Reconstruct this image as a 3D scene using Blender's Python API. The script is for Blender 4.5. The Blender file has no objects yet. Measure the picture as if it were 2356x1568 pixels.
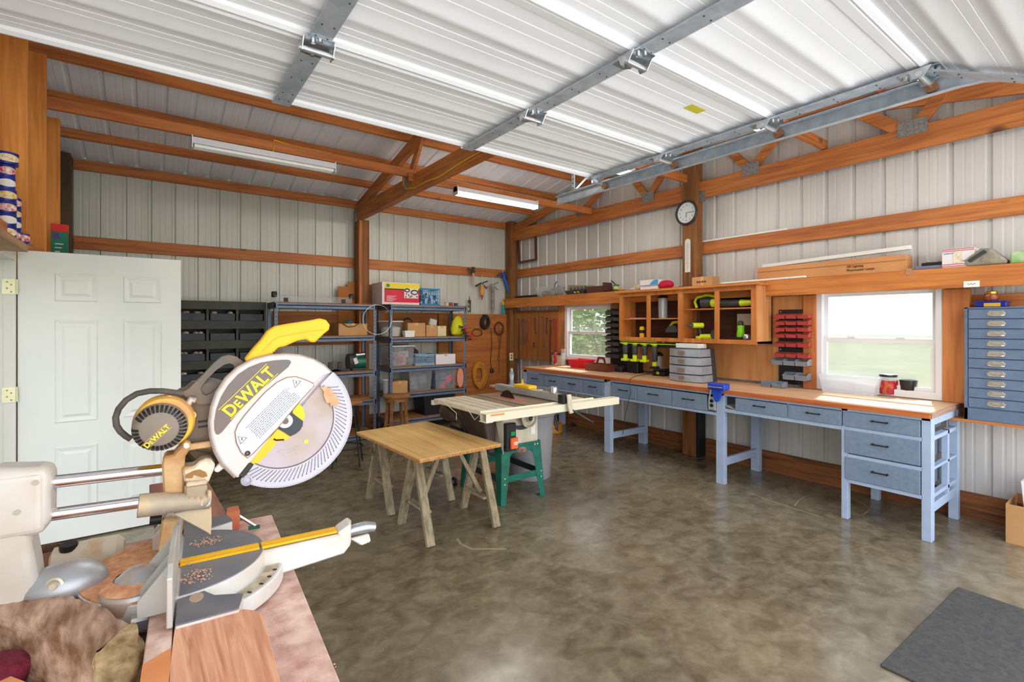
import bpy, bmesh, math, random
from mathutils import Vector as V, Matrix as M
random.seed(7)
C = bpy.context.scene.collection
PI = math.pi
# ------------------------------------------------------------------ camera
CAMH, YAW = 1.53, math.radians(53.67)
FPX, CXP, HOR = 1134.8, 1178.0, 745.2
cd = bpy.data.cameras.new('camera'); cam = bpy.data.objects.new('camera', cd); C.objects.link(cam)
cam.location = (0, 0, CAMH); cam.rotation_euler = (PI/2, 0, YAW - PI/2)
cd.sensor_width = 36; cd.lens = FPX/2356*36; cd.shift_y = (HOR-784)/2356
cd.clip_start = .05; cd.clip_end = 400
bpy.context.scene.camera = cam
vs = bpy.context.scene.view_settings
vs.view_transform = 'Standard'; vs.look = 'None'; vs.gamma = 1; vs.use_curve_mapping = False
vs.exposure = 0.3
# ------------------------------------------------------------------ world and sun
w = bpy.data.worlds.new('world'); bpy.context.scene.world = w; w.use_nodes = True
nt = w.node_tree; bg = nt.nodes['Background']
tc = nt.nodes.new('ShaderNodeTexCoord'); sx = nt.nodes.new('ShaderNodeSeparateXYZ'); cr = nt.nodes.new('ShaderNodeValToRGB')
nt.links.new(tc.outputs['Generated'], sx.inputs[0]); nt.links.new(sx.outputs['Z'], cr.inputs[0]); nt.links.new(cr.outputs[0], bg.inputs['Color'])
cr.color_ramp.elements[0].position = 0.0; cr.color_ramp.elements[0].color = (1, .99, .97, 1)
cr.color_ramp.elements[1].position = .6; cr.color_ramp.elements[1].color = (.80, .88, 1, 1)
bg.inputs['Strength'].default_value = 3.1
sd = bpy.data.lights.new('sun', 'SUN'); so = bpy.data.objects.new('sun', sd); C.objects.link(so)
sd.energy = 7.5; sd.angle = .03; sd.color = (1, .95, .86); so.rotation_euler = (0, math.radians(42), math.radians(14))
# ------------------------------------------------------------------ helpers
def ray(x, y):
    c, s = math.cos(YAW), math.sin(YAW); r = (x-CXP)/FPX
    return V((r*s+c, -r*c+s, -(y-HOR)/FPX))
def pix(x, y, X=None, Y=None, Z=None):
    d = ray(x, y); t = X/d.x if X is not None else Y/d.y if Y is not None else (Z-CAMH)/d.z
    return V((d.x*t, d.y*t, d.z*t+CAMH))
class B:
    def __init__(s): s.v = []; s.f = []
    def add(s, vs, fs):
        n = len(s.v); s.v += [tuple(p) for p in vs]; s.f += [tuple(i+n for i in f) for f in fs]; return s
    def box(s, x0, x1, y0, y1, z0, z1):
        return s.add([(x, y, z) for z in (z0, z1) for y in (y0, y1) for x in (x0, x1)],
                     [(0,2,3,1),(4,5,7,6),(0,1,5,4),(2,6,7,3),(0,4,6,2),(1,3,7,5)])
    def obb(s, c, sz, R=None):
        R = R or M.Identity(3); a, b, d = [q/2 for q in sz]
        return s.add([V(c)+R@V((x, y, z)) for z in (-d, d) for y in (-b, b) for x in (-a, a)],
                     [(0,2,3,1),(4,5,7,6),(0,1,5,4),(2,6,7,3),(0,4,6,2),(1,3,7,5)])
    def beam(s, p0, p1, w, h, up=(0, 0, 1)):
        p0, p1 = V(p0), V(p1); d = (p1-p0).normalized(); u = V(up); u = (u-d*u.dot(d)).normalized(); r = d.cross(u)
        return s.add([p+r*a*w/2+u*b*h/2 for p in (p0, p1) for a, b in ((-1,-1),(1,-1),(1,1),(-1,1))],
                     [(3,2,1,0),(4,5,6,7),(0,1,5,4),(1,2,6,5),(2,3,7,6),(3,0,4,7)])
    def cyl(s, p0, p1, r0, r1=None, n=16, cap=True):
        r1 = r0 if r1 is None else r1; p0, p1 = V(p0), V(p1); d = (p1-p0).normalized()
        a = d.orthogonal().normalized(); b = d.cross(a)
        vs = [p+(a*math.cos(2*PI*i/n)+b*math.sin(2*PI*i/n))*r for p, r in ((p0, r0), (p1, r1)) for i in range(n)]
        fs = [(i, (i+1) % n, n+(i+1) % n, n+i) for i in range(n)]
        if cap: fs += [tuple(range(n-1, -1, -1)), tuple(range(n, 2*n))]
        return s.add(vs, fs)
    def tube(s, pts, r, n=8, closed=False):
        pts = [V(p) for p in pts]; m = len(pts); vs = []; a = None
        for i, p in enumerate(pts):
            d = (pts[(i+1) % m]-pts[i-1]) if closed else (pts[min(i+1, m-1)]-pts[max(i-1, 0)])
            d = d.normalized() if d.length > 1e-9 else V((0, 0, 1))
            a = d.orthogonal() if a is None else a-d*a.dot(d)
            if a.length < 1e-6: a = d.orthogonal()
            a.normalize(); b = d.cross(a); rr = r[i] if isinstance(r, (list, tuple)) else r
            vs += [p+(a*math.cos(2*PI*k/n)+b*math.sin(2*PI*k/n))*rr for k in range(n)]
        fs = []
        for i in range(m if closed else m-1):
            j = (i+1) % m
            fs += [(i*n+k, i*n+(k+1) % n, j*n+(k+1) % n, j*n+k) for k in range(n)]
        if not closed: fs += [tuple(range(n-1, -1, -1)), tuple((m-1)*n+k for k in range(n))]
        return s.add(vs, fs)
    def prism(s, pts, vec):
        pts = [V(p) for p in pts]; vec = V(vec); n = len(pts)
        return s.add(pts+[p+vec for p in pts], [tuple(range(n-1, -1, -1)), tuple(range(n, 2*n))]+[(i, (i+1) % n, n+(i+1) % n, n+i) for i in range(n)])
    def frame(s, outer, inner, vec):      # ring prism between two loops of equal length
        n = len(outer); vec = V(vec); vs = [V(p)+q for q in (V(), vec) for L in (outer, inner) for p in L]; fs = []
        for i in range(n):
            j = (i+1) % n
            fs += [(i, n+i, n+j, j), (2*n+i, 2*n+j, 3*n+j, 3*n+i), (i, j, 2*n+j, 2*n+i), (n+i, 3*n+i, 3*n+j, n+j)]
        return s.add(vs, fs)
    def lathe(s, prof, c=(0, 0, 0), ax=(0, 0, 1), n=24, sc=(1, 1), cap=True):
        c = V(c); d = V(ax).normalized(); a = V((1, 0, 0)) if abs(d.z) > .99 else d.orthogonal().normalized(); b = d.cross(a); m = len(prof)
        vs = [c+d*z+(a*math.cos(2*PI*i/n)*sc[0]+b*math.sin(2*PI*i/n)*sc[1])*max(r, 1e-4) for r, z in prof for i in range(n)]
        fs = [(k*n+i, k*n+(i+1) % n, (k+1)*n+(i+1) % n, (k+1)*n+i) for k in range(m-1) for i in range(n)]
        if cap: fs += [tuple(range(n-1, -1, -1)), tuple((m-1)*n+i for i in range(n))]
        return s.add(vs, fs)
    def ball(s, c, r, n=12, m=8):
        r = (r, r, r) if not isinstance(r, (tuple, list)) else r; c = V(c)
        vs = [c+V((r[0]*math.sin(PI*(k+.001)/m)*math.cos(2*PI*i/n), r[1]*math.sin(PI*(k+.001)/m)*math.sin(2*PI*i/n), r[2]*math.cos(PI*k/m))) for k in range(m+1) for i in range(n)]
        return s.add(vs, [(k*n+i, (k+1)*n+i, (k+1)*n+(i+1) % n, k*n+(i+1) % n) for k in range(m) for i in range(n)])
    def tub(s, c, bot, top, h, t=.004, lip=0):    # open tapered box: c = centre of base
        x, y, z = c; (a, b), (A, D) = bot, top
        L = lambda w, d, zz: [(x-w/2, y-d/2, zz), (x+w/2, y-d/2, zz), (x+w/2, y+d/2, zz), (x-w/2, y+d/2, zz)]
        rings = [L(a, b, z), L(A, D, z+h)]
        if lip: rings += [L(A+2*lip, D+2*lip, z+h), L(A+2*lip, D+2*lip, z+h+lip), L(A-2*t, D-2*t, z+h+lip)]
        else: rings += [L(A-2*t, D-2*t, z+h)]
        rings += [L(a-2*t, b-2*t, z+t)]
        vs = [p for r in rings for p in r]; fs = [(3, 2, 1, 0)]
        for k in range(len(rings)-1): fs += [(4*k+i, 4*k+(i+1) % 4, 4*k+4+(i+1) % 4, 4*k+4+i) for i in range(4)]
        n = 4*(len(rings)-1); fs.append((n, n+1, n+2, n+3))
        return s.add(vs, fs)
def RZ(deg): return M.Rotation(math.radians(deg), 3, 'Z')
def RX(deg): return M.Rotation(math.radians(deg), 3, 'X')
def RY(deg): return M.Rotation(math.radians(deg), 3, 'Y')
def thing(name, label, cat, loc=(0, 0, 0), group=None, rz=0, kind=None):
    o = bpy.data.objects.new(name, None); C.objects.link(o); o.empty_display_size = .05
    o.location = loc; o.rotation_euler = (0, 0, math.radians(rz)); o['label'] = label
    if cat: o['category'] = cat
    if group: o['group'] = group
    if kind: o['kind'] = kind
    return o
def obj(name, b, m, parent=None, label=None, smooth=False, bev=0, local=False, cat=None, group=None, kind=None, seg=1, solid=0):
    me = bpy.data.meshes.new(name); vs = b.v; org = None
    if parent is None and not local:
        xs, ys, zs = zip(*vs); org = V(((min(xs)+max(xs))/2, (min(ys)+max(ys))/2, min(zs)))
        vs = [(V(p)-org)[:] for p in vs]
    me.from_pydata(vs, [], b.f)
    bm = bmesh.new(); bm.from_mesh(me); bmesh.ops.recalc_face_normals(bm, faces=bm.faces); bm.to_mesh(me); bm.free()
    if isinstance(m, (list, tuple)):
        for q in m: me.materials.append(q)
    else: me.materials.append(m)
    if smooth:
        for p in me.polygons: p.use_smooth = True
        if smooth is not True: me.set_sharp_from_angle(angle=math.radians(smooth))
        else: me.set_sharp_from_angle(angle=math.radians(42))
    o = bpy.data.objects.new(name, me); C.objects.link(o)
    if org is not None: o.location = org
    if parent is not None:
        o.parent = parent
        if parent.type == 'EMPTY' and not local:
            o.matrix_parent_inverse = (M.Translation(parent.location) @ parent.rotation_euler.to_matrix().to_4x4()).inverted()
        elif parent.type != 'EMPTY' and not local and parent.parent is None:
            o.matrix_parent_inverse = M.Translation(parent.location).inverted()
    if bev:
        q = o.modifiers.new('bevel', 'BEVEL'); q.width = bev; q.segments = seg; q.limit_method = 'ANGLE'; q.angle_limit = math.radians(50)
    if solid:
        q = o.modifiers.new('solid', 'SOLIDIFY'); q.thickness = solid
    if label: o['label'] = label
    if cat: o['category'] = cat
    if group: o['group'] = group
    if kind: o['kind'] = kind
    return o
def struct(name, b, m, parent=None, **k): return obj(name, b, m, parent, kind=None if parent else 'structure', **k)
KIDS = {}
def dup(root, loc, label=None, rz=None, name=None, group=None):
    r = root.copy(); C.objects.link(r); r.location = loc
    if rz is not None: r.rotation_euler = (0, 0, math.radians(rz))
    if label: r['label'] = label
    if group: r['group'] = group
    def rec(a, b):
        for ch in [o for o in bpy.data.objects if o.parent == a]:
            c = ch.copy(); C.objects.link(c); c.parent = b; rec(ch, c)
    rec(root, r)
    return r
# lettering: real mesh text laid on a surface. o = lower left corner, u = writing direction, n = outward normal
def text(s, o, u, n, h, m, parent, name='lettering', local=False, bold=0, sx=1, th=.0008, align='LEFT', lab=None):
    cu = bpy.data.curves.new(name, 'FONT'); cu.body = s; cu.size = 1; cu.extrude = th/h; cu.offset = bold; cu.align_x = align
    t = bpy.data.objects.new('tmp', cu); C.objects.link(t)
    me = bpy.data.meshes.new_from_object(t.evaluated_get(bpy.context.evaluated_depsgraph_get())); C.objects.unlink(t); bpy.data.objects.remove(t)
    u = V(u).normalized(); n = V(n).normalized(); vv = n.cross(u); k = h/.72
    b = B(); b.v = [tuple(V(o)+u*p.co.x*k*sx+vv*p.co.y*k+n*p.co.z*h) for p in me.vertices]; b.f = [tuple(p.vertices) for p in me.polygons]
    if not b.v: return None
    return obj(name, b, m, parent, local=local, label=lab)
# ------------------------------------------------------------------ materials
def lin(c):
    return tuple(((x/255)/12.92 if x/255 <= .04045 else ((x/255+.055)/1.055)**2.4) for x in c)+(1,)
MATS = {}
def mat(key, c=(200, 200, 200), rough=.5, metal=0, c2=None, sc=6, stretch=(1, 1, 1), bump=0, bsc=None, trans=0, alpha=1, emit=0, thr=(.35, .65), det=4, ior=1.45, coat=0, dist=0):
    if key in MATS: return MATS[key]
    m = bpy.data.materials.new(key); m.use_nodes = True; nt = m.node_tree; p = nt.nodes['Principled BSDF']; MATS[key] = m
    p.inputs['Base Color'].default_value = lin(c); p.inputs['Roughness'].default_value = rough; p.inputs['Metallic'].default_value = metal
    p.inputs['Transmission Weight'].default_value = trans; p.inputs['Alpha'].default_value = alpha; p.inputs['IOR'].default_value = ior
    p.inputs['Coat Weight'].default_value = coat
    if emit: p.inputs['Emission Color'].default_value = lin(c); p.inputs['Emission Strength'].default_value = emit
    if c2 or bump:
        t = nt.nodes.new('ShaderNodeTexCoord'); mp = nt.nodes.new('ShaderNodeMapping'); mp.inputs['Scale'].default_value = stretch
        nt.links.new(t.outputs['Object'], mp.inputs[0])
        n = nt.nodes.new('ShaderNodeTexNoise'); n.inputs['Scale'].default_value = sc; n.inputs['Detail'].default_value = det; n.inputs['Distortion'].default_value = dist
        nt.links.new(mp.outputs[0], n.inputs['Vector'])
        if c2:
            r = nt.nodes.new('ShaderNodeValToRGB'); r.color_ramp.elements[0].position = thr[0]; r.color_ramp.elements[1].position = thr[1]
            r.color_ramp.elements[0].color = lin(c); r.color_ramp.elements[1].color = lin(c2)
            nt.links.new(n.outputs['Fac'], r.inputs[0]); nt.links.new(r.outputs[0], p.inputs['Base Color'])
        if bump:
            if bsc:
                n = nt.nodes.new('ShaderNodeTexNoise'); n.inputs['Scale'].default_value = bsc; nt.links.new(mp.outputs[0], n.inputs['Vector'])
            bu = nt.nodes.new('ShaderNodeBump'); bu.inputs['Strength'].default_value = bump; bu.inputs['Distance'].default_value = .01
            nt.links.new(n.outputs['Fac'], bu.inputs['Height']); nt.links.new(bu.outputs[0], p.inputs['Normal'])
    return m
def wood(key, c, c2, ax='x', rough=.6, knots=None, sc=1.0, ring=1.0, bump=.15, dark=None):
    key = key+'_'+ax
    if key in MATS: return MATS[key]
    m = bpy.data.materials.new(key); m.use_nodes = True; nt = m.node_tree; N = nt.nodes; Lk = nt.links.new; p = N['Principled BSDF']; MATS[key] = m
    p.inputs['Roughness'].default_value = rough
    t = N.new('ShaderNodeTexCoord'); mp = N.new('ShaderNodeMapping')
    s = {'x': (.8, 14, 14), 'y': (14, .8, 14), 'z': (14, 14, .8)}[ax]; mp.inputs['Scale'].default_value = [q*sc for q in s]
    gi = N.new('ShaderNodeNewGeometry') if 0 else N.new('ShaderNodeObjectInfo')
    ad = N.new('ShaderNodeVectorMath'); ad.operation = 'ADD'; mu = N.new('ShaderNodeVectorMath'); mu.operation = 'SCALE'; mu.inputs['Scale'].default_value = 9
    Lk(gi.outputs['Random'], mu.inputs[0]); Lk(t.outputs['Object'], ad.inputs[0]); Lk(mu.outputs[0], ad.inputs[1]); Lk(ad.outputs[0], mp.inputs[0])
    n1 = N.new('ShaderNodeTexNoise'); n1.inputs['Scale'].default_value = 2.2; n1.inputs['Detail'].default_value = 6; n1.inputs['Distortion'].default_value = .6*ring; Lk(mp.outputs[0], n1.inputs['Vector'])
    r = N.new('ShaderNodeValToRGB'); e = r.color_ramp.elements; e[0].position = .3; e[0].color = lin(c2); e[1].position = .62; e[1].color = lin(c)
    Lk(n1.outputs['Fac'], r.inputs[0]); last = r.outputs[0]
    n2 = N.new('ShaderNodeTexNoise'); n2.inputs['Scale'].default_value = 1.3; n2.inputs['Detail'].default_value = 3; Lk(ad.outputs[0], n2.inputs['Vector'])
    mx = N.new('ShaderNodeMix'); mx.data_type = 'RGBA'; mx.blend_type = 'MULTIPLY'; r2 = N.new('ShaderNodeMapRange'); r2.inputs[1].default_value = .35; r2.inputs[2].default_value = .75; r2.inputs[3].default_value = 0; r2.inputs[4].default_value = .55
    Lk(n2.outputs['Fac'], r2.inputs[0]); Lk(r2.outputs[0], mx.inputs['Factor']); Lk(last, mx.inputs['A']); mx.inputs['B'].default_value = lin(dark or (205, 170, 140)); last = mx.outputs['Result']
    if knots:
        vo = N.new('ShaderNodeTexVoronoi'); vo.inputs['Scale'].default_value = knots; mp2 = N.new('ShaderNodeMapping'); q = [1.0, 1.0, 1.0]; q['xyz'.index(ax)] = .5; mp2.inputs['Scale'].default_value = q
        Lk(ad.outputs[0], mp2.inputs[0]); Lk(mp2.outputs[0], vo.inputs['Vector'])
        kr = N.new('ShaderNodeValToRGB'); kr.color_ramp.elements[0].position = .05; kr.color_ramp.elements[0].color = (1, 1, 1, 1); kr.color_ramp.elements[1].position = .1; kr.color_ramp.elements[1].color = (0, 0, 0, 1)
        Lk(vo.outputs['Distance'], kr.inputs[0]); m2 = N.new('ShaderNodeMix'); m2.data_type = 'RGBA'; Lk(kr.outputs[0], m2.inputs['Factor']); Lk(last, m2.inputs['A']); m2.inputs['B'].default_value = lin([q*.45 for q in c2]); last = m2.outputs['Result']
    Lk(last, p.inputs['Base Color'])
    bu = N.new('ShaderNodeBump'); bu.inputs['Strength'].default_value = bump; bu.inputs['Distance'].default_value = .006; Lk(n1.outputs['Fac'], bu.inputs['Height']); Lk(bu.outputs[0], p.inputs['Normal'])
    return m
def beamwood(ax): return wood('framing_lumber', (202, 126, 62), (160, 92, 42), ax, .6, knots=2.6, bump=.1)
def postwood(ax='z'): return wood('treated_post', (150, 98, 48), (98, 62, 32), ax, .75, knots=2.2)
white = mat('white_paint', (232, 232, 226), .45)
galv = mat('galvanised_steel', (170, 180, 192), .42, .35, c2=(196, 204, 212), sc=18)
black = mat('black_plastic', (26, 26, 28), .5)
yellow = mat('tool_yellow', (250, 196, 20), .42)
# ================================================================== building shell
XL, XR, YB = -.78, 5.25, 7.12        # sheet planes: left wall, right wall, back wall
EAVE, SL, RIDGE = 3.312, .205, 3.55    # roof height at the back wall, slope, ridge position
def roofz(y): return EAVE+SL*(YB-y) if y > RIDGE else EAVE+SL*(YB-RIDGE)-SL*(RIDGE-y)
# floor
def concrete():
    m = bpy.data.materials.new('polished_concrete'); m.use_nodes = True; nt = m.node_tree; N = nt.nodes; L = nt.links.new; p = N['Principled BSDF']
    t = N.new('ShaderNodeTexCoord')
    def noise(s, d, di=0, st=(1, 1, 1)):
        mp = N.new('ShaderNodeMapping'); mp.inputs['Scale'].default_value = st; L(t.outputs['Object'], mp.inputs[0])
        n = N.new('ShaderNodeTexNoise'); n.inputs['Scale'].default_value = s; n.inputs['Detail'].default_value = d; n.inputs['Distortion'].default_value = di; L(mp.outputs[0], n.inputs['Vector']); return n.outputs['Fac']
    def ramp(src, stops):
        r = N.new('ShaderNodeValToRGB'); e = r.color_ramp.elements
        while len(e) < len(stops): e.new(.5)
        for q, (a, c) in zip(e, stops): q.position = a; q.color = lin(c) if len(c) == 3 else c
        L(src, r.inputs[0]); return r.outputs[0]
    def mix(f, a, b, mode='MIX'):
        x = N.new('ShaderNodeMix'); x.data_type = 'RGBA'; x.blend_type = mode
        if isinstance(f, float): x.inputs['Factor'].default_value = f
        else: L(f, x.inputs['Factor'])
        L(a, x.inputs['A'])
        if isinstance(b, tuple): x.inputs['B'].default_value = lin(b)
        else: L(b, x.inputs['B'])
        return x.outputs['Result']
    a = ramp(noise(.9, 12, .25), [(.3, (98, 86, 64)), (.5, (122, 109, 85)), (.68, (150, 138, 113))])
    b = ramp(noise(7.5, 12, .5, (1, 1.2, 1)), [(.33, (84, 73, 52)), (.64, (162, 150, 126))])
    c = mix(.45, a, b)
    f = ramp(noise(26, 6), [(.35, (190, 190, 190)), (.7, (235, 235, 235))]); c = mix(.5, c, f, 'MULTIPLY')
    s = ramp(noise(3.1, 12, 1.6), [(.62, (0, 0, 0)), (.72, (110, 110, 110))]); c = mix(s, c, (176, 164, 136))
    L(c, p.inputs['Base Color'])
    rr = N.new('ShaderNodeMapRange'); rr.inputs[1].default_value = .3; rr.inputs[2].default_value = .7; rr.inputs[3].default_value = .13; rr.inputs[4].default_value = .32
    L(noise(2.2, 8, .5), rr.inputs[0]); L(rr.outputs[0], p.inputs['Roughness'])
    bu = N.new('ShaderNodeBump'); bu.inputs['Strength'].default_value = .12; bu.inputs['Distance'].default_value = .004; L(noise(9, 8), bu.inputs['Height']); L(bu.outputs[0], p.inputs['Normal'])
    p.inputs['Specular IOR Level'].default_value = .6
    return m
struct('floor', B().box(XL-.1, XR+.1, -.35, YB+.1, -.12, 0), concrete())
sheet = mat('wall_sheet_steel', (200, 197, 194), .42, .1, c2=(210, 207, 203), sc=3, stretch=(1, 1, .15))
sheet_b = mat('back_sheet_steel', (196, 197, 186), .45, .1, c2=(206, 206, 196), sc=3, stretch=(1, 1, .15))
roofm = mat('roof_sheet_steel', (226, 228, 236), .45, .05, c2=(234, 236, 242), sc=3)
def ribs(a0, a1, ref, pitch=.2292):
    prof = [(0, 0), (.012, .017), (.034, .017), (.046, 0), (.1, 0), (.106, .0014), (.116, .0014), (.122, 0), (.155, 0), (.161, .0014), (.171, .0014), (.177, 0)]
    k = math.floor((a0-ref)/pitch)-1; out = []
    while ref+k*pitch < a1+pitch:
        out += [(ref+k*pitch+u-.023, d) for u, d in prof]; k += 1
    out = [(min(max(s, a0), a1), d) for s, d in out]
    r = []
    for q in out:
        if not r or q[0] > r[-1][0]+1e-6: r.append(q)
    return r
def ribwall(fn, a0, a1, ref, z0, z1, holes=()):
    b = B(); pr = ribs(a0, a1, ref); cuts = sorted({c for h in holes for c in h[:2]})
    P = []
    for i, (s, d) in enumerate(pr):
        P.append((s, d))
        if i+1 < len(pr):
            s2, d2 = pr[i+1]
            for c in cuts:
                if s < c < s2: P.append((c, d+(d2-d)*(c-s)/(s2-s)))
    for (s, d), (s2, d2) in zip(P, P[1:]):
        iv = [(z0, z1 if not callable(z1) else None)]
        mid = (s+s2)/2
        for h in holes:
            if h[0] < mid < h[1]: iv = [(z0, h[2]), (h[3], None if callable(z1) else z1)]
        for lo, hi in iv:
            h1, h2 = (hi, hi) if hi is not None else (z1(s), z1(s2))
            b.add([fn(s, d, lo), fn(s2, d2, lo), fn(s2, d2, h2), fn(s, d, h1)], [(0, 1, 2, 3)])
    return b
W1 = (4.72, 5.63, 1.0, 1.82); W2 = (1.155, 2.075, .93, 1.86)      # window openings y0,y1,z0,z1
struct('wall_back', ribwall(lambda s, d, z: (s, YB+d, z), XL, XR, .463, 0, EAVE+.03), sheet_b)
struct('wall_right', ribwall(lambda s, d, z: (XR+d, s, z), -.3, YB, 2.037, 0, lambda y: roofz(y)+.02, (W1, W2)), sheet)
struct('wall_left', ribwall(lambda s, d, z: (XL-d, s, z), -.3, YB, 2.037, 0, lambda y: roofz(y)+.02, ((3.3, 4.62, -1, 2.03),)), sheet_b)
rb = B(); pr = ribs(XL-.3, XR+.3, .35)
for (s, d), (s2, d2) in zip(pr, pr[1:]):
    for ya, yb in ((YB+.3, RIDGE), (RIDGE, -.6)):
        rb.add([(s, ya, roofz(ya)+d+.02), (s2, ya, roofz(ya)+d2+.02), (s2, yb, roofz(yb)+d2+.02), (s, yb, roofz(yb)+d+.02)], [(0, 1, 2, 3)])
struct('ceiling', rb, roofm)
# driveway and yard outside
struct('ground_outside', B().box(-60, 90, -60, 90, -.3, -.13), mat('lawn', (62, 72, 36), .9, c2=(86, 90, 50), sc=.8, det=8))
struct('driveway', B().box(-3, 7, -9, -.36, -.14, -.02), mat('driveway_concrete', (222, 222, 220), .8, c2=(232, 232, 230), sc=3))
# baseboards of treated plank
bw = wood('skirt_plank', (150, 92, 46), (96, 56, 28), 'y', .75, knots=2)
struct('baseboard_right', B().box(5.205, 5.245, -.3, 7.0, 0, .2), bw)
struct('baseboard_back', B().box(-.66, 5.2, 7.075, 7.115, 0, .2), wood('skirt_plank', (150, 92, 46), (96, 56, 28), 'x', .75, knots=2))
# wall girts
for z0, z1, nm in ((2.345, 2.485, 'upper'),):
    struct('wall_beam', B().box(-.66, 5.2, 7.08, 7.118, z0, z1), beamwood('x'), bev=.003)
    struct('wall_beam', B().box(5.21, 5.248, -.3, 7.07, z0, z1), beamwood('y'), bev=.003)
struct('wall_beam', B().box(-.66, 5.2, 7.08, 7.118, 1.24, 1.38), beamwood('x'), bev=.003)
for a, b_ in ((-.3, 1.155), (2.075, 4.72), (5.63, 7.07)):
    struct('wall_beam', B().box(5.21, 5.248, a, b_, 1.62, 1.76), beamwood('y'), bev=.003)
struct('wall_beam', B().box(5.19, 5.248, -.3, 1.06, .8, .93), beamwood('y'), bev=.003)
# posts
def post(n, x0, x1, y0, y1, z1, m=None, z0=0): return struct(n, B().box(x0, x1, y0, y1, z0, z1), m or postwood(), bev=.006)
post('corner_column', 5.06, 5.205, 6.93, 7.07, 3.32)
post('corner_column', -.76, -.665, 6.9, 7.07, 3.32, mat('dark_post', (104, 80, 54), .8, c2=(76, 58, 40), sc=8, stretch=(1, 1, .2)))
post('wall_column', 2.375, 2.55, 6.93, 7.07, 3.02)
struct('wall_column', B().box(2.385, 2.43, 6.885, 6.93, .3, 3.0), beamwood('z'), bev=.003)
post('wall_column', 5.065, 5.2, 3.315, 3.5, 4.0)
struct('trim_1', B().box(5.06, 5.2, 3.28, 3.313, 0, .86), mat('black_angle_iron', (30, 32, 36), .5, .3), bev=.002)
# studs of the left wall above the entry door
for k, (y, zt) in enumerate(((4.18, 3.85), (4.86, 3.478), (5.54, 3.24))):
    struct('wall_column', B().box(-.77, -.6, y, y+.038, 2.09 if k == 0 else 0, zt), wood('pale_stud', (226, 150, 66), (192, 116, 42), 'z', .6, knots=3, bump=.08), bev=.003)
struct('wall_beam', B().box(-.77, -.63, -.3, 4.6, 2.035, 2.09), beamwood('y'), bev=.003)
# eave plates and roof purlins (running along x)
struct('eave_beam', B().box(-.66, 5.06, 7.06, 7.1, 3.2, 3.31), beamwood('x'), bev=.003)
for i in range(1, 12):
    y = 7.08-.612*i; z = roofz(y)
    s = 1 if y > RIDGE else -1
    p0, p1 = V((-.76, y, z-.045)), V((5.22, y, z-.045))
    struct('roof_beam', B().beam(p0, p1, .038, .09, (0, SL*s, 1)), beamwood('x'), bev=.003)
# trusses (span along y)
plate = mat('truss_plate', (150, 150, 150), .5, .6, c2=(120, 120, 122), sc=60)
def truss(name, x, t, zb=3.0, h=.185, lab=''):
    r = thing(name, lab, None, (x, 3.5, zb), kind='structure')
    obj('bottom_chord', B().box(x-t/2, x+t/2, -.2, 6.99, zb, zb+h), beamwood('y'), r, bev=.003)
    for y0, y1 in ((6.99, RIDGE), (-.2, RIDGE)):
        z0, z1 = roofz(y0)-.17, roofz(y1)-.17
        obj('top_chord', B().beam((x, y0, z0), (x, y1, z1), t*.6, .14), beamwood('y'), r, bev=.003)
    return r
tr = truss('roof_truss_beam', 2.395, .09, lab='double timber roof truss crossing over the middle wall post')
def web(x, a, b, par, t=.038, w=.09, up=(1, 0, 0)):
    obj('web', B().beam((x, a[0], a[1]), (x, b[0], b[1]), w, t, up), beamwood('y'), par, bev=.002)
for a, b in (((5.25, 3.15), (4.8, 3.72)), ((3.6, 3.15), (3.1, 3.9)), ((3.6, 3.15), (4.6, 3.78)), ((2.9, 3.15), (3.35, 3.9))): web(2.395, a, b, tr)
for y, z in ((6.93, 3.06), (5.25, 3.14), (3.62, 3.14)):
    obj('nail_plate', B().box(2.342, 2.349, y-.06, y+.06, z-.09, z+.08), plate, tr)
# right wall truss
X5 = 5.155
tw = truss('roof_truss_beam', X5, .05, zb=2.985, h=.19, lab='timber gable truss fixed flat against the right sheet wall')
def pw(p, q, w=.085):
    a, b = pix(*p, X=X5), pix(*q, X=X5)
    obj('web', B().beam((X5, a.y, a.z), (X5, b.y, b.z), w, .038, (1, 0, 0)), beamwood('y'), tw, bev=.002)
pw((1345, 480), (1405, 415)); pw((1450, 402), (1490, 455)); pw((1492, 455), (1530, 392)); pw((1662, 332), (1728, 392)); pw((1728, 392), (1812, 285))
pw((1985, 262), (2088, 306), .1); pw((2102, 300), (2205, 165), .09)
for p, s in (((1491, 455), .09), ((1727, 391), .09), ((2099, 296), .1), ((1335, 488), .07), ((1611, 455), .06)):
    a = pix(*p, X=X5-.03); obj('nail_plate', B().box(X5-.034, X5-.027, a.y-s, a.y+s, a.z-.05, a.z+.075), plate, tw)
# lengthwise braces lying on the bottom chords
for x0, x1, y, z, yy in ((-.76, 2.44, 5.12, 3.215, 0), (2.3, 5.2, 5.06, 3.155, 0), (-.76, 5.2, 3.45, 3.23, 0), (-.76, 5.2, 2.02, 3.23, 0)):
    struct('brace_beam', B().box(x0, x1, y-.02, y+.02, z-.045, z+.045), beamwood('x'), bev=.003)
# ledger board in front of the right wall, used as a shelf
struct('wall_beam', B().box(5.02, 5.06, -.3, 7.22, 1.81, 1.97), wood('ledger_board', (214, 138, 66), (178, 104, 44), 'y', .55, knots=1.2, bump=.08), bev=.003)
struct('trim_2', B().box(5.06, 5.245, -.3, 6.92, 1.945, 1.965), wood('ledger_board', (214, 138, 66), (178, 104, 44), 'y', .55, knots=1.2, bump=.08))
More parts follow.
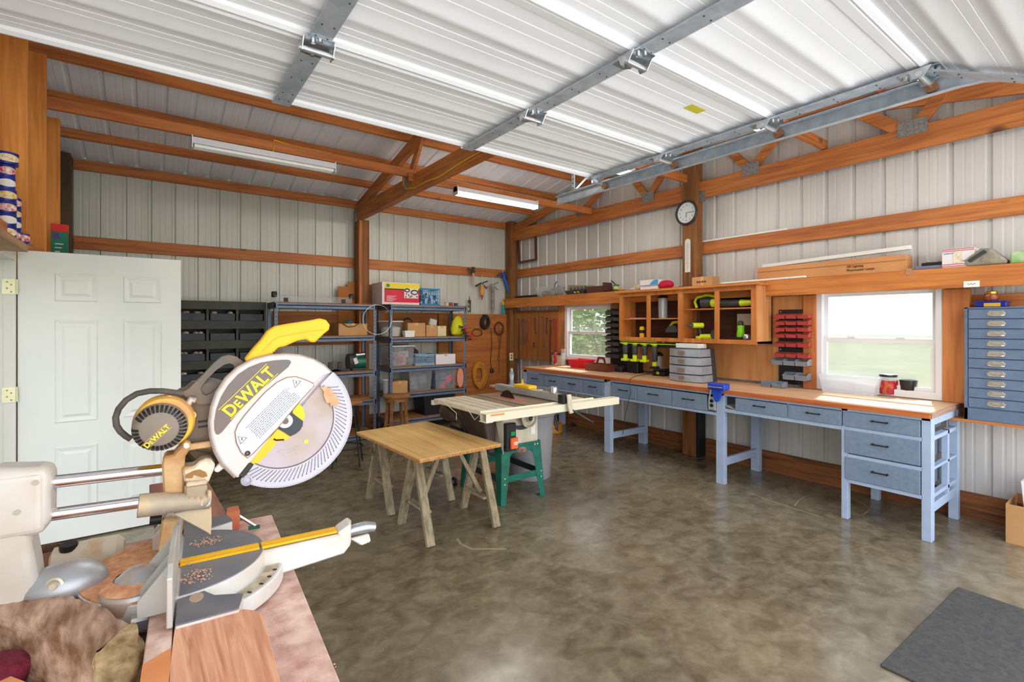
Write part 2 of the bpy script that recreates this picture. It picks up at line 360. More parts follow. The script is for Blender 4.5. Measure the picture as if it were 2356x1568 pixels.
# upright lumber framing the windows, plywood backs
for y0, y1 in ((.98, 1.15), (2.08, 2.2), (4.56, 4.7), (5.64, 5.78)):
    struct('window_column', B().box(5.15, 5.2, y0, y1, .906, 1.81), wood('pale_stud2', (214, 140, 78), (182, 108, 52), 'z', .6, knots=2.4, bump=.08), bev=.003)
ply = lambda a: wood('plywood_sheet', (214, 156, 98), (190, 128, 72), a, .6, sc=.35, ring=2.5, bump=.05)
struct('wall_panel_1', B().box(5.17, 5.2, 2.2, 4.56, .93, 1.81), ply('z'))
struct('wall_panel_2', B().box(5.14, 5.2, 5.78, 6.92, .93, 1.72), wood('plywood_dark', (176, 118, 60), (140, 86, 38), 'z', .65, sc=.5, ring=2))
struct('wall_panel_3', B().box(3.72, 5.05, 7.03, 7.075, .3, 1.7), wood('plywood_dark', (186, 116, 50), (146, 84, 32), 'x', .65, sc=.5, ring=2))
struct('wall_panel_4', B().box(1.3, 3.7, 7.04, 7.075, 1.38, 1.7), wood('plywood_dark', (186, 116, 50), (146, 84, 32), 'x', .65, sc=.5, ring=2))
# ------------------------------------------------------------------ windows
glass = mat('window_glass', (222, 230, 228), .3, alpha=.22, c2=(206, 216, 216), sc=4)
vinyl = mat('window_vinyl', (226, 226, 228), .4)
def window(name, W, lab, haze):
    y0, y1, z0, z1 = W; r = thing(name, lab, None, (5.2, (y0+y1)/2, z0), kind='structure')
    x0, x1 = 5.16, 5.26
    f = lambda b, a0, a1, b0, b1, t, xa, xb: b.frame([(xa, a0, b0), (xa, a1, b0), (xa, a1, b1), (xa, a0, b1)], [(xa, a0+t, b0+t), (xa, a1-t, b0+t), (xa, a1-t, b1-t), (xa, a0+t, b1-t)], (xb-xa, 0, 0))
    fr = obj('window_frame', f(B(), y0-.02, y1+.02, z0-.02, z1+.02, .06, x0, x1), vinyl, r, bev=.003)
    zm = z0+(z1-z0)*.49
    lo = obj('sash', f(B(), y0+.03, y1-.03, z0+.03, zm+.02, .042, 5.185, 5.215), vinyl, r, bev=.002)
    up = obj('sash', f(B(), y0+.03, y1-.03, zm-.02, z1-.03, .042, 5.217, 5.245), vinyl, r, bev=.002)
    obj('pane', B().box(5.198, 5.202, y0+.06, y1-.06, z0+.06, zm-.01), glass, lo); obj('pane', B().box(5.229, 5.233, y0+.06, y1-.06, zm+.01, z1-.06), glass, up)
    l = B()
    for k in (.3, .7): l.box(5.175, 5.195, y0+(y1-y0)*k-.03, y0+(y1-y0)*k+.03, zm+.02, zm+.035)
    obj('latch', l, vinyl, lo)
window('window_1', W1, 'smaller white double-hung window showing green bushes outside', 0)
window('window_2', W2, 'larger white double-hung window above the right end of the workbench', 0)
# ================================================================== overhead sectional door, lying open under the roof
gd = thing('door_2', 'white ribbed overhead garage door rolled open on galvanised tracks', None, (1.0, 1.2, 2.56), kind='structure')
DZ = 2.56; DX0, DX1 = -.5, 2.53
doorw = mat('door_skin_white', (246, 247, 250), .38, c2=(250, 251, 253), sc=2)
joints = [(2.44, DZ), (1.84, DZ), (1.22, DZ), (.61, DZ), (.1, 2.30)]
for k in range(4):
    (ya, za), (yb, zb) = joints[k], joints[k+1]; L = math.hypot(ya-yb, za-zb); d = V((0, (yb-ya)/L, (zb-za)/L)); n = V((0, d.z, -d.y))
    if n.z > 0: n = -n
    prof = [(0, 0), (0, .018), (.016, .022), (.03, .012), (.034, .0)]
    for c in (.17, .36):
        prof += [(c-.095, 0), (c-.094, -.003), (c-.09, 0), (c-.055, 0), (c-.054, -.003), (c-.05, 0), (c-.018, 0), (c-.0, .008), (c+.022, .008), (c+.04, 0)]
    prof += [(.445, 0), (.446, -.003), (.45, 0), (.5, 0), (.501, -.003), (.505, 0), (L-.05, 0), (L-.046, .012), (L-.012, .018), (L-.003, .014), (L-.002, 0)]
    prof = [(a*(L/.61), b) for a, b in prof]
    b = B(); P = []
    for x in (DX0, DX1): P += [V((x, ya, za))+d*a+n*h for a, h in prof]+[V((x, ya, za))+d*L-n*.03, V((x, ya, za))-n*.03]
    m = len(P)//2; b.v = [tuple(p) for p in P]; b.f = [(i, (i+1) % m, m+(i+1) % m, m+i) for i in range(m)]+[tuple(range(m-1, -1, -1)), tuple(range(m, 2*m))]
    obj('door_section', b, doorw, gd, smooth=30)
    for x, wd in ((.484, .075), (1.47, .075), (2.475, .075)):
        s = B(); q = V((x, ya, za))
        s.add([q+V((a, 0, 0))+d*t+n*h for t in (.0 if k else -.0, L) for a, h in ((-wd/2, .022), (wd/2, .022), (wd/2, .03), (-wd/2, .03))], [(3,2,1,0),(4,5,6,7),(0,1,5,4),(1,2,6,5),(2,3,7,6),(3,0,4,7)])
        st = obj('stile', s, galv, gd, bev=.001)
        rv = B()
        for t in (.06, .14, .3, .46, L-.05):
            for a in (-.02, .02): rv.cyl(q+V((a, 0, 0))+d*t+n*.03, q+V((a, 0, 0))+d*t+n*.0325, .003, n=6)
        obj('rivet', rv, mat('dark_hole', (50, 52, 56), .6), st)
hing = mat('hinge_zinc', (196, 202, 208), .28, .9)
for k, (y, z) in enumerate(joints[1:4]):
    for x in (.484, 1.47, 2.475):
        h = B(); h.prism([(x-.045, y-.06, z-.031), (x+.045, y-.06, z-.031), (x+.055, y+.01, z-.031), (x+.03, y+.075, z-.031), (x-.03, y+.075, z-.031), (x-.055, y+.01, z-.031)], (0, 0, -.004))
        for s in (-1, 1): h.prism([(x+s*.052, y-.04, z-.031), (x+s*.052, y+.035, z-.031), (x+s*.052, y+.02, z-.068), (x+s*.052, y-.015, z-.068)], (s*.003, 0, 0))
        hg = obj('hinge', h, hing, gd)
        obj('hinge_pin', B().cyl((x-.06, y, z-.055), (x+.06, y, z-.055), .011, n=12), mat('zinc_roller', (214, 216, 218), .25, .8), hg, smooth=True)
        bl = B()
        for a, c in ((0, -.045), (0, .06), (-.02, -.03), (.022, .045)): bl.cyl((x+a, y+c, z-.035), (x+a, y+c, z-.044), .008, n=6)
        obj('bolt', bl, hing, hg)
for y, z in joints[:4]:
    yy = y-.03 if y > 2.4 else y
    r = obj('roller', B().cyl((2.5, yy, z-.06), (2.575, yy, z-.06), .006, n=8).cyl((2.572, yy, z-.06), (2.592, yy, z-.06), .023, n=16), mat('roller_brown', (150, 110, 80), .5), gd, smooth=True)
tb = B().box(2.43, 2.52, 2.375, 2.39, 2.49, 2.53); tb.cyl((2.49, 2.41, 2.5), (2.49, 2.34, 2.54), .02, n=12)
obj('top_bracket', tb, hing, gd)
obj('sticker', B().box(2.05, 2.16, 1.36, 1.41, DZ-.0015, DZ-.0005), mat('yellow_sticker', (214, 206, 70), .5), gd, label='small yellow warning sticker')
# horizontal track, its reinforcing angle and hangers
t = thing('garage_door_track', 'long galvanised steel track holding the right edge of the overhead door', 'track', (2.59, 1.5, 2.5))
def chan(path, x, wd, hh, th=.0025):
    b = B(); prof = [(0, hh/2), (wd, hh/2), (wd, -hh/2), (0, -hh/2), (0, -hh/2+th), (wd-th, -hh/2+th), (wd-th, hh/2-th), (0, hh/2-th)]
    m = len(prof)
    for i, (y, z) in enumerate(path):
        y0, z0 = path[max(i-1, 0)]; y1, z1 = path[min(i+1, len(path)-1)]; l = math.hypot(y1-y0, z1-z0); ny, nz = -(z1-z0)/l, (y1-y0)/l
        if nz < 0: ny, nz = -ny, -nz
        if abs(nz) < .05 and y0 < .5: ny, nz = 1, 0
        b.v += [(x+u, y+ny*v, z+nz*v) for u, v in prof]
    for i in range(len(path)-1): b.f += [(i*m+j, i*m+(j+1) % m, (i+1)*m+(j+1) % m, (i+1)*m+j) for j in range(m)]
    b.f += [tuple(range(m)), tuple((len(path)-1)*m+j for j in range(m))]
    return b
path = [(2.93, DZ-.06), (.52, DZ-.06)]+[(.52-.36*math.sin(a), DZ-.06-.36+.36*math.cos(a)) for a in [PI/16*i for i in range(1, 9)]]
obj('track_rail', chan(path, 2.57, .03, .062), galv, t)
obj('reinforcing_angle', B().box(2.604, 2.607, .45, 2.9, DZ-.06, DZ-.005).box(2.604, 2.64, .45, 2.9, DZ-.008, DZ-.005), galv, t)
hl = B()
for i in range(14): hl.box(2.6005, 2.6035, .7+i*.155, .74+i*.155, DZ-.065, DZ-.055)
obj('slot', hl, mat('dark_hole', (50, 52, 56), .6), t)
hb = B().box(2.605, 2.608, 2.74, 2.775, 2.48, 3.34).box(2.605, 2.635, 2.772, 2.775, 2.48, 3.34)
hg = obj('hanger_strap', hb, galv, t)
hh = B()
for i in range(24): hh.cyl((2.6035, 2.757, 2.5+i*.034), (2.6045, 2.757, 2.5+i*.034), .006, n=8)
obj('hole', hh, mat('dark_hole', (50, 52, 56), .6), hg)
obj('sway_brace', B().beam((2.64, 2.77, 2.56), (3.2, 2.77, 3.1), .03, .003, (0, 0, 1)), galv, t)
# ------------------------------------------------------------------ strip lights
tube_on = mat('lit_tube', (255, 250, 240), .3, emit=32); tube_off = mat('unlit_tube', (240, 240, 236), .3)
def fixture(x0, x1, y, z, on, lab):
    r = thing('strip_light', lab, 'light', ((x0+x1)/2, y, z+.09))
    b = B(); b.prism([(x0, y-.028, z+.07), (x0, y+.028, z+.07), (x0, y+.05, z+.015), (x0, y+.05, z+.01), (x0, y-.05, z+.01), (x0, y-.05, z+.015)], (x1-x0, 0, 0))
    obj('housing', b, mat('fixture_white', (228, 228, 232), .4), r, bev=.002)
    for x in (x0, x1-.008): obj('end_cap', B().box(x, x+.008, y-.055, y+.055, z-.03, z+.075), mat('fixture_white', (228, 228, 232), .4), r)
    for d in (-.03, .03): obj('tube', B().cyl((x0+.02, y+d, z-.008), (x1-.02, y+d, z-.008), .0165, n=12), tube_on if on else tube_off, r, smooth=True)
    return r
fixture(.293, 1.507, 5.07, 3.075, False, 'unlit white fluorescent strip light under the brace near the left wall')
fixture(2.86, 4.06, 5.0, 3.055, True, 'glowing fluorescent strip light under the brace near the back corner')
fixture(2.86, 4.06, 3.42, 3.1, True, 'glowing fluorescent strip light partly hidden above the door track')
fixture(.293, 1.507, 3.42, 3.12, True, 'added unseen fluorescent strip light brightening the roof above the open garage door')  # unseen extra fixture, added lit to brighten the left part of the roof
fixture(2.86, 4.06, 1.99, 3.1, True, 'glowing fluorescent strip light whose end shows under the track near the gable truss')
# yellow wire on the truss
r = thing('power_cable', 'thin yellow electrical cable stapled along the middle roof truss', 'cable', (2.34, 4.4, 3.0))
pts = [pix(x, y, X=2.338) for x, y in ((930, 408), (928, 425), (934, 434), (955, 432), (980, 418), (1010, 407), (1045, 384), (1080, 362), (1112, 346))]
obj('cable', B().tube(pts, .006, 6), mat('cable_yellow', (222, 180, 30), .5), r, smooth=True)
single = lambda name, b, m, lab, cat, group=None, **k: obj(name, b, m, label=lab, cat=cat, group=group, **k)
single('power_cable', B().tube([(1.5, 5.14, 3.27), (1.1, 5.13, 3.268), (.95, 5.09, 3.27), (.95, 5.085, 3.2), (.94, 5.08, 3.15)], .005, 6), MATS['cable_yellow'], 'short yellow cable feeding the unlit strip light from the brace above', 'cable', smooth=True)
# ------------------------------------------------------------------ entry door, open into the room
dr = thing('door_1', 'white six panel entry door standing open against the shelves', None, (-.716, 4.65, 0), kind='structure')
dw = mat('entry_door_white', (216, 220, 216), .42, c2=(224, 226, 220), sc=2)
b = B().box(-.716, .2, 4.65, 4.692, .012, 2.03)
slab = obj('door_slab', b, dw, dr, bev=.002)
def dpanel(x0, x1, z0, z1, y=4.65):
    o = [(x0, y, z0), (x1, y, z0), (x1, y, z1), (x0, y, z1)]; ins = lambda k, yy: [(x0+k, yy, z0+k), (x1-k, yy, z0+k), (x1-k, yy, z1-k), (x0+k, yy, z1-k)]
    R = [ins(0, y-.0005), ins(.006, y-.006), ins(.018, y-.004), ins(.03, y+.003-.004), ins(.038, y-.0012), ins(.055, y-.009)]
    b = B(); vs = [p for q in R for p in q]; fs = []
    for k in range(len(R)-1): fs += [(4*k+i, 4*k+(i+1) % 4, 4*k+4+(i+1) % 4, 4*k+4+i) for i in range(4)]
    n = 4*(len(R)-1); fs.append((n, n+1, n+2, n+3)); return b.add(vs, fs)
for x0, x1 in ((-.53, -.3), (-.155, .075)):
    for z0, z1 in ((1.69, 1.885), (.84, 1.56), (.2, .67)): obj('door_panel', dpanel(x0, x1, z0, z1), dw, dr)
brass = mat('brass', (206, 160, 60), .2, .95)
obj('door_knob', B().lathe([(.028, 0), (.03, .006), (.012, .012), (.011, .035), (.024, .045), (.029, .058), (.024, .07), (.01, .076)], (.13, 4.65, .93), (0, -1, 0), 20), brass, dr, smooth=True)
for z in (.3, 1.06, 1.78):
    h = B().box(-.785, -.72, 4.618, 4.622, z-.05, z+.05).cyl((-.716, 4.63, z-.05), (-.716, 4.63, z+.05), .007, n=10)
    hg = obj('hinge', h, mat('hinge_cream', (222, 220, 180), .4, .3), dr)
    sc = B()
    for a, c in ((-.76, .03), (-.74, .012), (-.76, -.012), (-.74, -.035)): sc.cyl((a, 4.618, z+c), (a, 4.614, z+c), .005, n=6)
    obj('screw', sc, mat('screw_grey', (120, 116, 96), .4, .6), hg)
fr = thing('door_frame', 'white wooden frame of the entry door opening', None, (-.8, 4.63, 0), kind='structure')
jam = mat('jamb_white', (214, 214, 206), .5)
obj('jamb', B().box(-.9, -.72, 4.622, 4.648, 0, 2.03).box(-.9, -.83, 4.6, 4.622, 0, 2.0), jam, fr, bev=.002)
obj('head', B().box(-.9, -.72, 3.3, 4.622, 1.955, 2.03).box(-.9, -.82, 3.3, 4.6, 1.9, 1.955), jam, fr, bev=.002)
obj('storm_door_stile', B().box(-.92, -.905, 4.3, 4.6, 0, 1.9), jam, fr)
# plank over the door with the snack tins
struct('trim_3', B().box(-.77, -.585, 1.6, 4.1, 1.96, 2.005), wood('grey_plank', (188, 150, 112), (140, 108, 78), 'y', .7), bev=.003)
blue = mat('tin_blue', (28, 36, 128), .3, .3, c2=(40, 52, 150), sc=9)
def tin(loc, h, lab, r=.046, lblc=(214, 170, 40)):
    t = thing('snack_tin', lab, 'tin', loc, 'blue snack tins stacked on the plank over the door')
    x, y, z = loc
    obj('can_body', B().lathe([(r*.97, 0), (r, .003), (r, h-.012), (r*.96, h-.01), (r*.96, h-.008), (r*1.02, h-.008), (r*1.02, h), (r*.95, h), (r*.94, h-.002)], loc, n=24), blue, t, smooth=True)
    b = B(); n = 10
    for i in range(n):
        a0, a1 = [-PI*.75+PI*.75*(i+q)/n for q in (0, 1)]
        w = h*.2*math.sin(PI*(i+.5)/n)+.008
        b.add([(x+(r+.0008)*math.cos(a), y+(r+.0008)*math.sin(a), z+h*.5+s*w) for a, s in ((a0, -1), (a1, -1), (a1, 1), (a0, 1))], [(0, 1, 2, 3)])
    obj('label', b, mat('tin_label_%d_%d' % lblc[:2], lblc, .4, c2=(236, 228, 210), sc=60), t)
    return t
tins = [((20, 507), 5, 'A'), ((46, 520), 3, 'B'), ((66, 548), 3, 'C')]
zt = 2.006
names = ['wide topmost tin of the tallest blue stack over the entry door', 'second tin down in the tallest blue stack', 'third tin down in the tallest blue stack', 'fourth tin down in the tallest blue stack', 'fifth tin down in the tallest blue stack', 'sixth tin down in the tallest blue stack', 'bottom tin of the tallest blue stack']
for i in range(7): tin((-.645, 3.88, zt+i*.068), .066, names[6-i], .054 if i == 6 else .04 if i in (5, 4) else .045, ((214, 170, 40), (226, 226, 230), (200, 30, 60))[i % 3])
for i, n_ in enumerate(('bottom', 'second', 'third', 'red sided topmost')): tin((-.64, 3.985, zt+i*.062), .06, n_+' tin of the middle stack beside the tallest blue stack', .043, ((200, 30, 60), (226, 226, 230), (214, 170, 40), (200, 30, 60))[i])
tin((-.605, 4.055, zt), .055, 'lone low tin at the very end of the plank', .034, (200, 30, 60)); tin((-.68, 4.055, zt), .066, 'lower tin of the short stack by the plank end', .04, (60, 140, 220)); tin((-.68, 4.055, zt+.068), .066, 'light blue labelled tin topping the short stack by the plank end', .038, (60, 140, 220))
# things on the little shelf behind the studs
struct('trim_4', B().box(-.77, -.5, 5.0, 5.5, 1.93, 1.965), beamwood('y'))
bx = thing('carton', 'tall narrow green carton with a red top between the wall studs', 'carton', (-.57, 5.3, 1.966))
obj('box_body', B().box(-.622, -.525, 5.27, 5.33, 1.966, 2.32), mat('carton_green', (18, 118, 92), .5, c2=(24, 128, 100), sc=4), bx, bev=.002)
obj('red_band', B().box(-.624, -.523, 5.268, 5.332, 2.26, 2.322), mat('carton_red', (214, 44, 40), .5), bx, bev=.002)
obj('label_panel', B().box(-.61, -.575, 5.266, 5.268, 2.2, 2.245), mat('carton_purple', (90, 60, 140), .5), bx)
g = B()
for k in range(6): g.box(-.6, -.55-.02*(k % 3)*.5, 5.2665, 5.269, 2.16-.03*k, 2.168-.03*k)
obj('print', g, mat('print_white', (214, 226, 220), .5), bx)
j = thing('glass_jar', 'small glass jar with a black lid beside the green carton', 'jar', (-.48, 5.32, 1.966))
obj('jar_body', B().lathe([(.038, 0), (.042, .01), (.042, .085), (.035, .1)], (-.5, 5.4, 1.966)), mat('smoky_glass', (150, 150, 136), .15, alpha=.7), j, smooth=True)
obj('jar_lid', B().lathe([(.038, 0), (.038, .03), (.03, .033)], (-.5, 5.4, 2.066)), black, j, smooth=True)
# ================================================================== blue workbench along the right wall
blueF = mat('bench_blue_frame', (168, 186, 212), .5, c2=(160, 178, 204), sc=7); blueD = mat('drawer_slate_blue', (112, 130, 152), .55, c2=(122, 139, 160), sc=30)
wb = thing('workbench', 'long pale blue workbench with slate drawers under the windows', 'workbench', (4.75, 3.4, 0))
bt = wood('bench_top_ply', (222, 188, 150), (196, 152, 112), 'y', .55, sc=.4, ring=2, bump=.05)
edge = wood('bench_edge', (200, 112, 52), (160, 78, 34), 'y', .5)
obj('worktop', B().box(4.4, 5.2, 1.045, 5.72, .87, .905), bt, wb, bev=.002)
obj('worktop_edge', B().box(4.384, 4.4, 1.045, 5.72, .868, .906), edge, wb)
obj('worktop_edge', B().box(4.4, 5.2, 1.036, 1.045, .868, .9065), wood('bench_edge_grey', (170, 140, 118), (136, 104, 84), 'x', .6), wb)
F = B().box(4.405, 4.425, 1.045, 4.07, .848, .87).box(4.405, 4.425, 4.07, 5.7, .835, .87)
F.box(4.405, 4.46, 1.6, 2.59, .695, .727).box(4.405, 4.46, 2.66, 4.03, .65, .677).box(4.405, 4.46, 4.13, 5.66, .645, .668)
for z in (.702, .49, .292): F.box(4.405, 4.45, 1.09, 1.56, z-.002, z+.026)
F.box(4.405, 4.45, 1.585, 1.595, .727, .85).box(4.405, 4.45, 1.998, 2.007, .727, .85)
obj('front_rail', F, blueF, wb, bev=.002)
for y0, y1, z in ((1.04, 1.097, .868), (1.553, 1.599, .868), (2.585, 2.668, .868), (4.02, 4.12, .868), (5.63, 5.71, .868)):
    obj('leg', B().box(4.405, 4.48 if y0 < 1.2 else 4.46, y0, y1, 0, z), blueF, wb, bev=.003)
for y0, y1 in ((1.04, 1.1), (1.56, 1.62), (2.6, 2.69), (4.06, 4.17), (5.61, 5.7)):
    obj('leg', B().box(5.09, 5.15, y0, y1, 0, .868), blueF, wb, bev=.003)
for y0, y1, z0, z1 in ((1.05, 1.09, .19, .255), (2.62, 2.65, .16, .235), (4.04, 4.08, .16, .235), (5.64, 5.67, .16, .235)):
    obj('stretcher', B().box(4.46, 5.09, y0, y1, z0, z1), blueF, wb, bev=.002)
s = B()
for z0, z1 in ((.81, .868), (.7, .73), (.49, .51), (.29, .318)): s.box(4.48, 5.09, 1.05, 1.09, z0, z1)
s.box(4.86, 4.9, 1.05, 1.09, .25, .73); obj('side_rail', s, blueF, wb, bev=.002)
obj('end_panel', B().box(4.45, 5.1, 1.568, 1.58, .3, .84), blueD, wb)
obj('back_rail', B().box(5.1, 5.14, 1.1, 5.6, .78, .868), blueF, wb)
def drawer(y0, y1, z0, z1, hw=.09, d=.55):
    dd = obj('drawer', B().box(4.396, 4.414, y0, y1, z0, z1), blueD, wb, bev=.003)
    obj('drawer_box', B().box(4.414, 4.414+d, y0+.012, y1-.012, z0+.012, z1-.03), mat('drawer_grey_wood', (96, 104, 116), .7), dd)
    yc, zc = (y0+y1)/2, (z0+z1)/2+.012; h = B().beam((4.374, yc-hw/2-.008, zc), (4.374, yc+hw/2+.008, zc), .009, .009)
    for s in (-1, 1): h.box(4.37, 4.397, yc+s*hw/2-.006, yc+s*hw/2+.006, zc-.006, zc+.006)
    obj('pull_handle', h, black, dd, bev=.001)
for a in ((2.01, 2.47, .728, .842), (1.6, 1.994, .728, .844), (1.102, 1.576, .73, .846)): drawer(*a)
drawer(1.102, 1.572, .524, .703); drawer(1.102, 1.572, .32, .492)
for a in ((5.24, 5.62), (4.86, 5.23), (4.48, 4.85), (4.125, 4.47)): drawer(*a, .67, .828, .1)
for a in ((3.625, 3.995), (3.167, 3.618), (2.76, 3.16)): drawer(*a, .68, .838, .11)
o = B().box(4.396, 4.406, 2.67, 2.745, .7, .825); op = obj('outlet_plate', o, mat('outlet_steel', (190, 194, 200), .35, .4), wb, bev=.002)
oo = B()
for z in (.742, .785): oo.cyl((4.397, 2.708, z), (4.391, 2.708, z), .017, n=16)
obj('outlet_socket', oo, black, op)
obj('outlet_plate', B().box(4.4, 4.41, 4.0, 4.02, .69, .8), mat('outlet_steel', (190, 194, 200), .35, .4), wb)
# papers in the open slot beside the vise
single('paper', B().obb((4.55, 2.53, .745), (.28, .1, .004), RX(14)).obb((4.58, 2.51, .76), (.25, .08, .003), RX(-24)), mat('paper_grey', (190, 190, 186), .7), 'loose grey papers in the open slot beside the blue vise', 'paper')
BZ = .906
# ------------------------------------------------------------------ wall cupboard without doors
cw = lambda ax: wood('cupboard_wood', (214, 140, 68), (182, 106, 44), ax, .5, sc=.6, bump=.05)
cb = thing('wall_cupboard', 'open orange wood wall cupboard with four bays of tools', 'cupboard', (5.0, 3.4, 1.33))
XF, Y0, Y1, CZ0, CZ1 = 4.84, 2.5, 4.27, 1.325, 1.925
obj('top_board', B().box(4.8, 5.16, Y0-.03, Y1+.04, CZ1-.005, CZ1+.022), cw('y'), cb, bev=.002)
obj('bottom_board', B().box(4.86, 5.16, Y0, Y1, CZ0+.01, CZ0+.03), cw('y'), cb)
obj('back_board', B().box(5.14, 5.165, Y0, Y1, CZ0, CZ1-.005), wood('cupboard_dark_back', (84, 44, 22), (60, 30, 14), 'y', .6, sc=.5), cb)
for y0, y1 in ((Y0, Y0+.02), (3.36, 3.38), (Y1-.02, Y1)): obj('side_panel', B().box(4.86, 5.14, y0, y1, CZ0+.01, CZ1-.005), wood('plywood_sheet', (214, 156, 98), (190, 128, 72), 'z', .6, sc=.35, ring=2.5, bump=.05) if y0 == Y0 else cw('z'), cb)
fr = B().box(XF, XF+.02, Y0, Y1, CZ1-.05, CZ1-.005).box(XF, XF+.02, Y0, Y1, CZ0, CZ0+.045)
for y0, y1 in ((Y0, Y0+.055), (2.9, 2.95), (3.34, 3.4), (3.79, 3.84), (Y1-.05, Y1)): fr.box(XF, XF+.02, y0, y1, CZ0+.045, CZ1-.05)
obj('face_frame', fr, cw('z'), cb, bev=.001)
SH1, SH2 = 1.60, 1.70
obj('shelf', B().box(4.87, 5.14, 3.38, Y1-.02, SH1-.012, SH1), cw('y'), cb); obj('shelf', B().box(4.87, 5.14, Y0+.02, 3.36, SH2-.012, SH2), cw('y'), cb)
FL = CZ0+.031
lime = mat('tool_lime', (206, 226, 30), .4); limeg = mat('tool_green', (130, 210, 20), .4); dgrey = mat('tool_dark_grey', (58, 60, 62), .5); steel = mat('brushed_steel', (190, 192, 196), .3, .9)
clear = mat('clear_plastic', (214, 220, 226), .12, alpha=.35); frost = mat('frosted_plastic', (226, 230, 236), .3, alpha=.38); frosti = mat('frosted_dim', (200, 206, 208), .2, alpha=.2)
t = thing('spray_can', 'yellow spray can with black nozzle in the lower left cupboard bay', 'spray can', (4.98, 4.02, FL))
obj('can_body', B().lathe([(.028, 0), (.03, .004), (.03, .13), (.02, .145)], (4.98, 4.02, FL)), yellow, t, smooth=True)
obj('can_label', B().lathe([(.0305, .06), (.0305, .1)], (4.98, 4.02, FL)), black, t); obj('nozzle', B().lathe([(.012, .145), (.011, .18), (.006, .205)], (4.98, 4.02, FL)), black, t, smooth=True)
t = thing('clear_canister', 'tall clear plastic canister with black lid in the upper cupboard bay', 'canister', (4.97, 3.68, SH1))
obj('canister_body', B().lathe([(.05, 0), (.052, .01), (.056, .24)], (4.97, 3.7, SH1)), clear, t, smooth=True); obj('canister_lid', B().lathe([(.058, .24), (.06, .25), (.04, .275), (.01, .28)], (4.97, 3.7, SH1)), black, t, smooth=True)
obj('inner_column', B().lathe([(.016, .01), (.018, .23)], (4.97, 3.7, SH1)), mat('pale_column', (210, 206, 200), .5), t, smooth=True)
single('paper', B().box(4.9, 5.08, 3.9, 4.15, SH1, SH1+.008), mat('pinkish_paper', (200, 170, 168), .6), 'thin stack of pinkish papers on the upper left cupboard shelf', 'paper')
# circular saw
t = thing('circular_saw', 'lime and black cordless circular saw in the cupboard bay', 'circular saw', (4.95, 3.5, FL))
obj('blade_guard', B().prism([(4.9, 3.53+.085*math.cos(a), FL+.075+.085*math.sin(a)) for a in [PI*i/12 for i in range(13)]], (.04, 0, 0)), dgrey, t, bev=.004)
obj('base_plate', B().box(4.87, 5.05, 3.42, 3.64, FL, FL+.008), steel, t); obj('motor_body', B().cyl((4.94, 3.5, FL+.08), (5.05, 3.5, FL+.08), .045), black, t, smooth=True)
obj('grip', B().tube([(4.97, 3.6, FL+.14), (4.97, 3.56, FL+.19), (4.97, 3.49, FL+.2), (4.97, 3.44, FL+.15)], .018, 10), lime, t, smooth=True)
# drill upright on battery used for several tools
def drill(loc, lab, rz=0, cat='drill', group=None, flip=False, body=None):
    t = thing('cordless_drill', lab, cat, loc, group, rz)
    s = -1 if flip else 1; f = lambda p: (p[0], p[1], s*p[2])
    obj('motor_housing', B().cyl(f((-.02, -.05, .16)), f((-.02, .07, .16)), .03, .028), body or lime, t, smooth=True, local=True)
    obj('chuck', B().cyl(f((-.02, .07, .16)), f((-.02, .12, .16)), .022, .012), dgrey, t, smooth=True, local=True)
    obj('grip', B().tube([f((-.02, -.01, .14)), f((-.02, -.02, .08)), f((-.02, -.035, .03))], .018, 10), dgrey, t, smooth=True, local=True)
    obj('battery', B().obb(f((-.02, -.03, .02)), (.07, .1, .04)), body or lime, t, bev=.006, local=True)
    return t
drill((4.95, 3.22, FL), 'lime cordless drill lying at the left of the lower middle bay', 60)
t = thing('angle_grinder', 'lime and grey angle grinder lying in the lower middle bay', 'grinder', (4.95, 3.05, FL))
obj('grinder_body', B().cyl((4.95, 3.18, FL+.035), (4.95, 3.02, FL+.035), .028, .034), lime, t, smooth=True); obj('gear_head', B().cyl((4.95, 3.0, FL+.01), (4.95, 3.0, FL+.075), .04), dgrey, t, smooth=True)
obj('disc_guard', B().cyl((4.9, 2.98, FL+.06), (4.91, 2.98, FL+.06), .055, n=20), dgrey, t)
# blower
t = thing('leaf_blower', 'lime and dark grey cordless blower lying along the upper cupboard shelf', 'blower', (4.97, 2.9, SH2))
obj('fan_housing', B().lathe([(.03, -.06), (.06, -.04), (.065, .03), (.045, .08)], (4.97, 3.13, SH2+.066), (0, -1, 0)), dgrey, t, smooth=True)
obj('loop_handle', B().tube([(4.97, 3.24+.0, SH2+.012), (4.97, 3.27, SH2+.08), (4.97, 3.24, SH2+.13), (4.97, 3.12, SH2+.15), (4.97, 3.0, SH2+.13)], .016, 10), lime, t, smooth=True)
obj('lime_band', B().lathe([(.05, .08), (.045, .16)], (4.97, 3.13, SH2+.06), (0, -1, 0)), lime, t, smooth=True)
obj('blower_tube', B().lathe([(.044, .16), (.036, .4)], (4.97, 3.13, SH2+.05), (0, -1, 0)), dgrey, t, smooth=True); obj('nozzle', B().lathe([(.037, .4), (.03, .5), (.018, .56)], (4.97, 3.13, SH2+.05), (0, -1, 0)), lime, t, smooth=True)
t = thing('trim_router', 'green trim router on a black base in the right cupboard bay', 'router', (4.95, 2.7, FL))
obj('router_base', B().box(4.89, 5.0, 2.66, 2.78, FL, FL+.04), black, t, bev=.004); obj('router_body', B().lathe([(.036, .04), (.042, .06), (.034, .12), (.036, .16)], (4.95, 2.72, FL)), limeg, t, smooth=True)
obj('router_cap', B().lathe([(.03, .16), (.026, .2), (.01, .21)], (4.95, 2.72, FL)), dgrey, t, smooth=True)
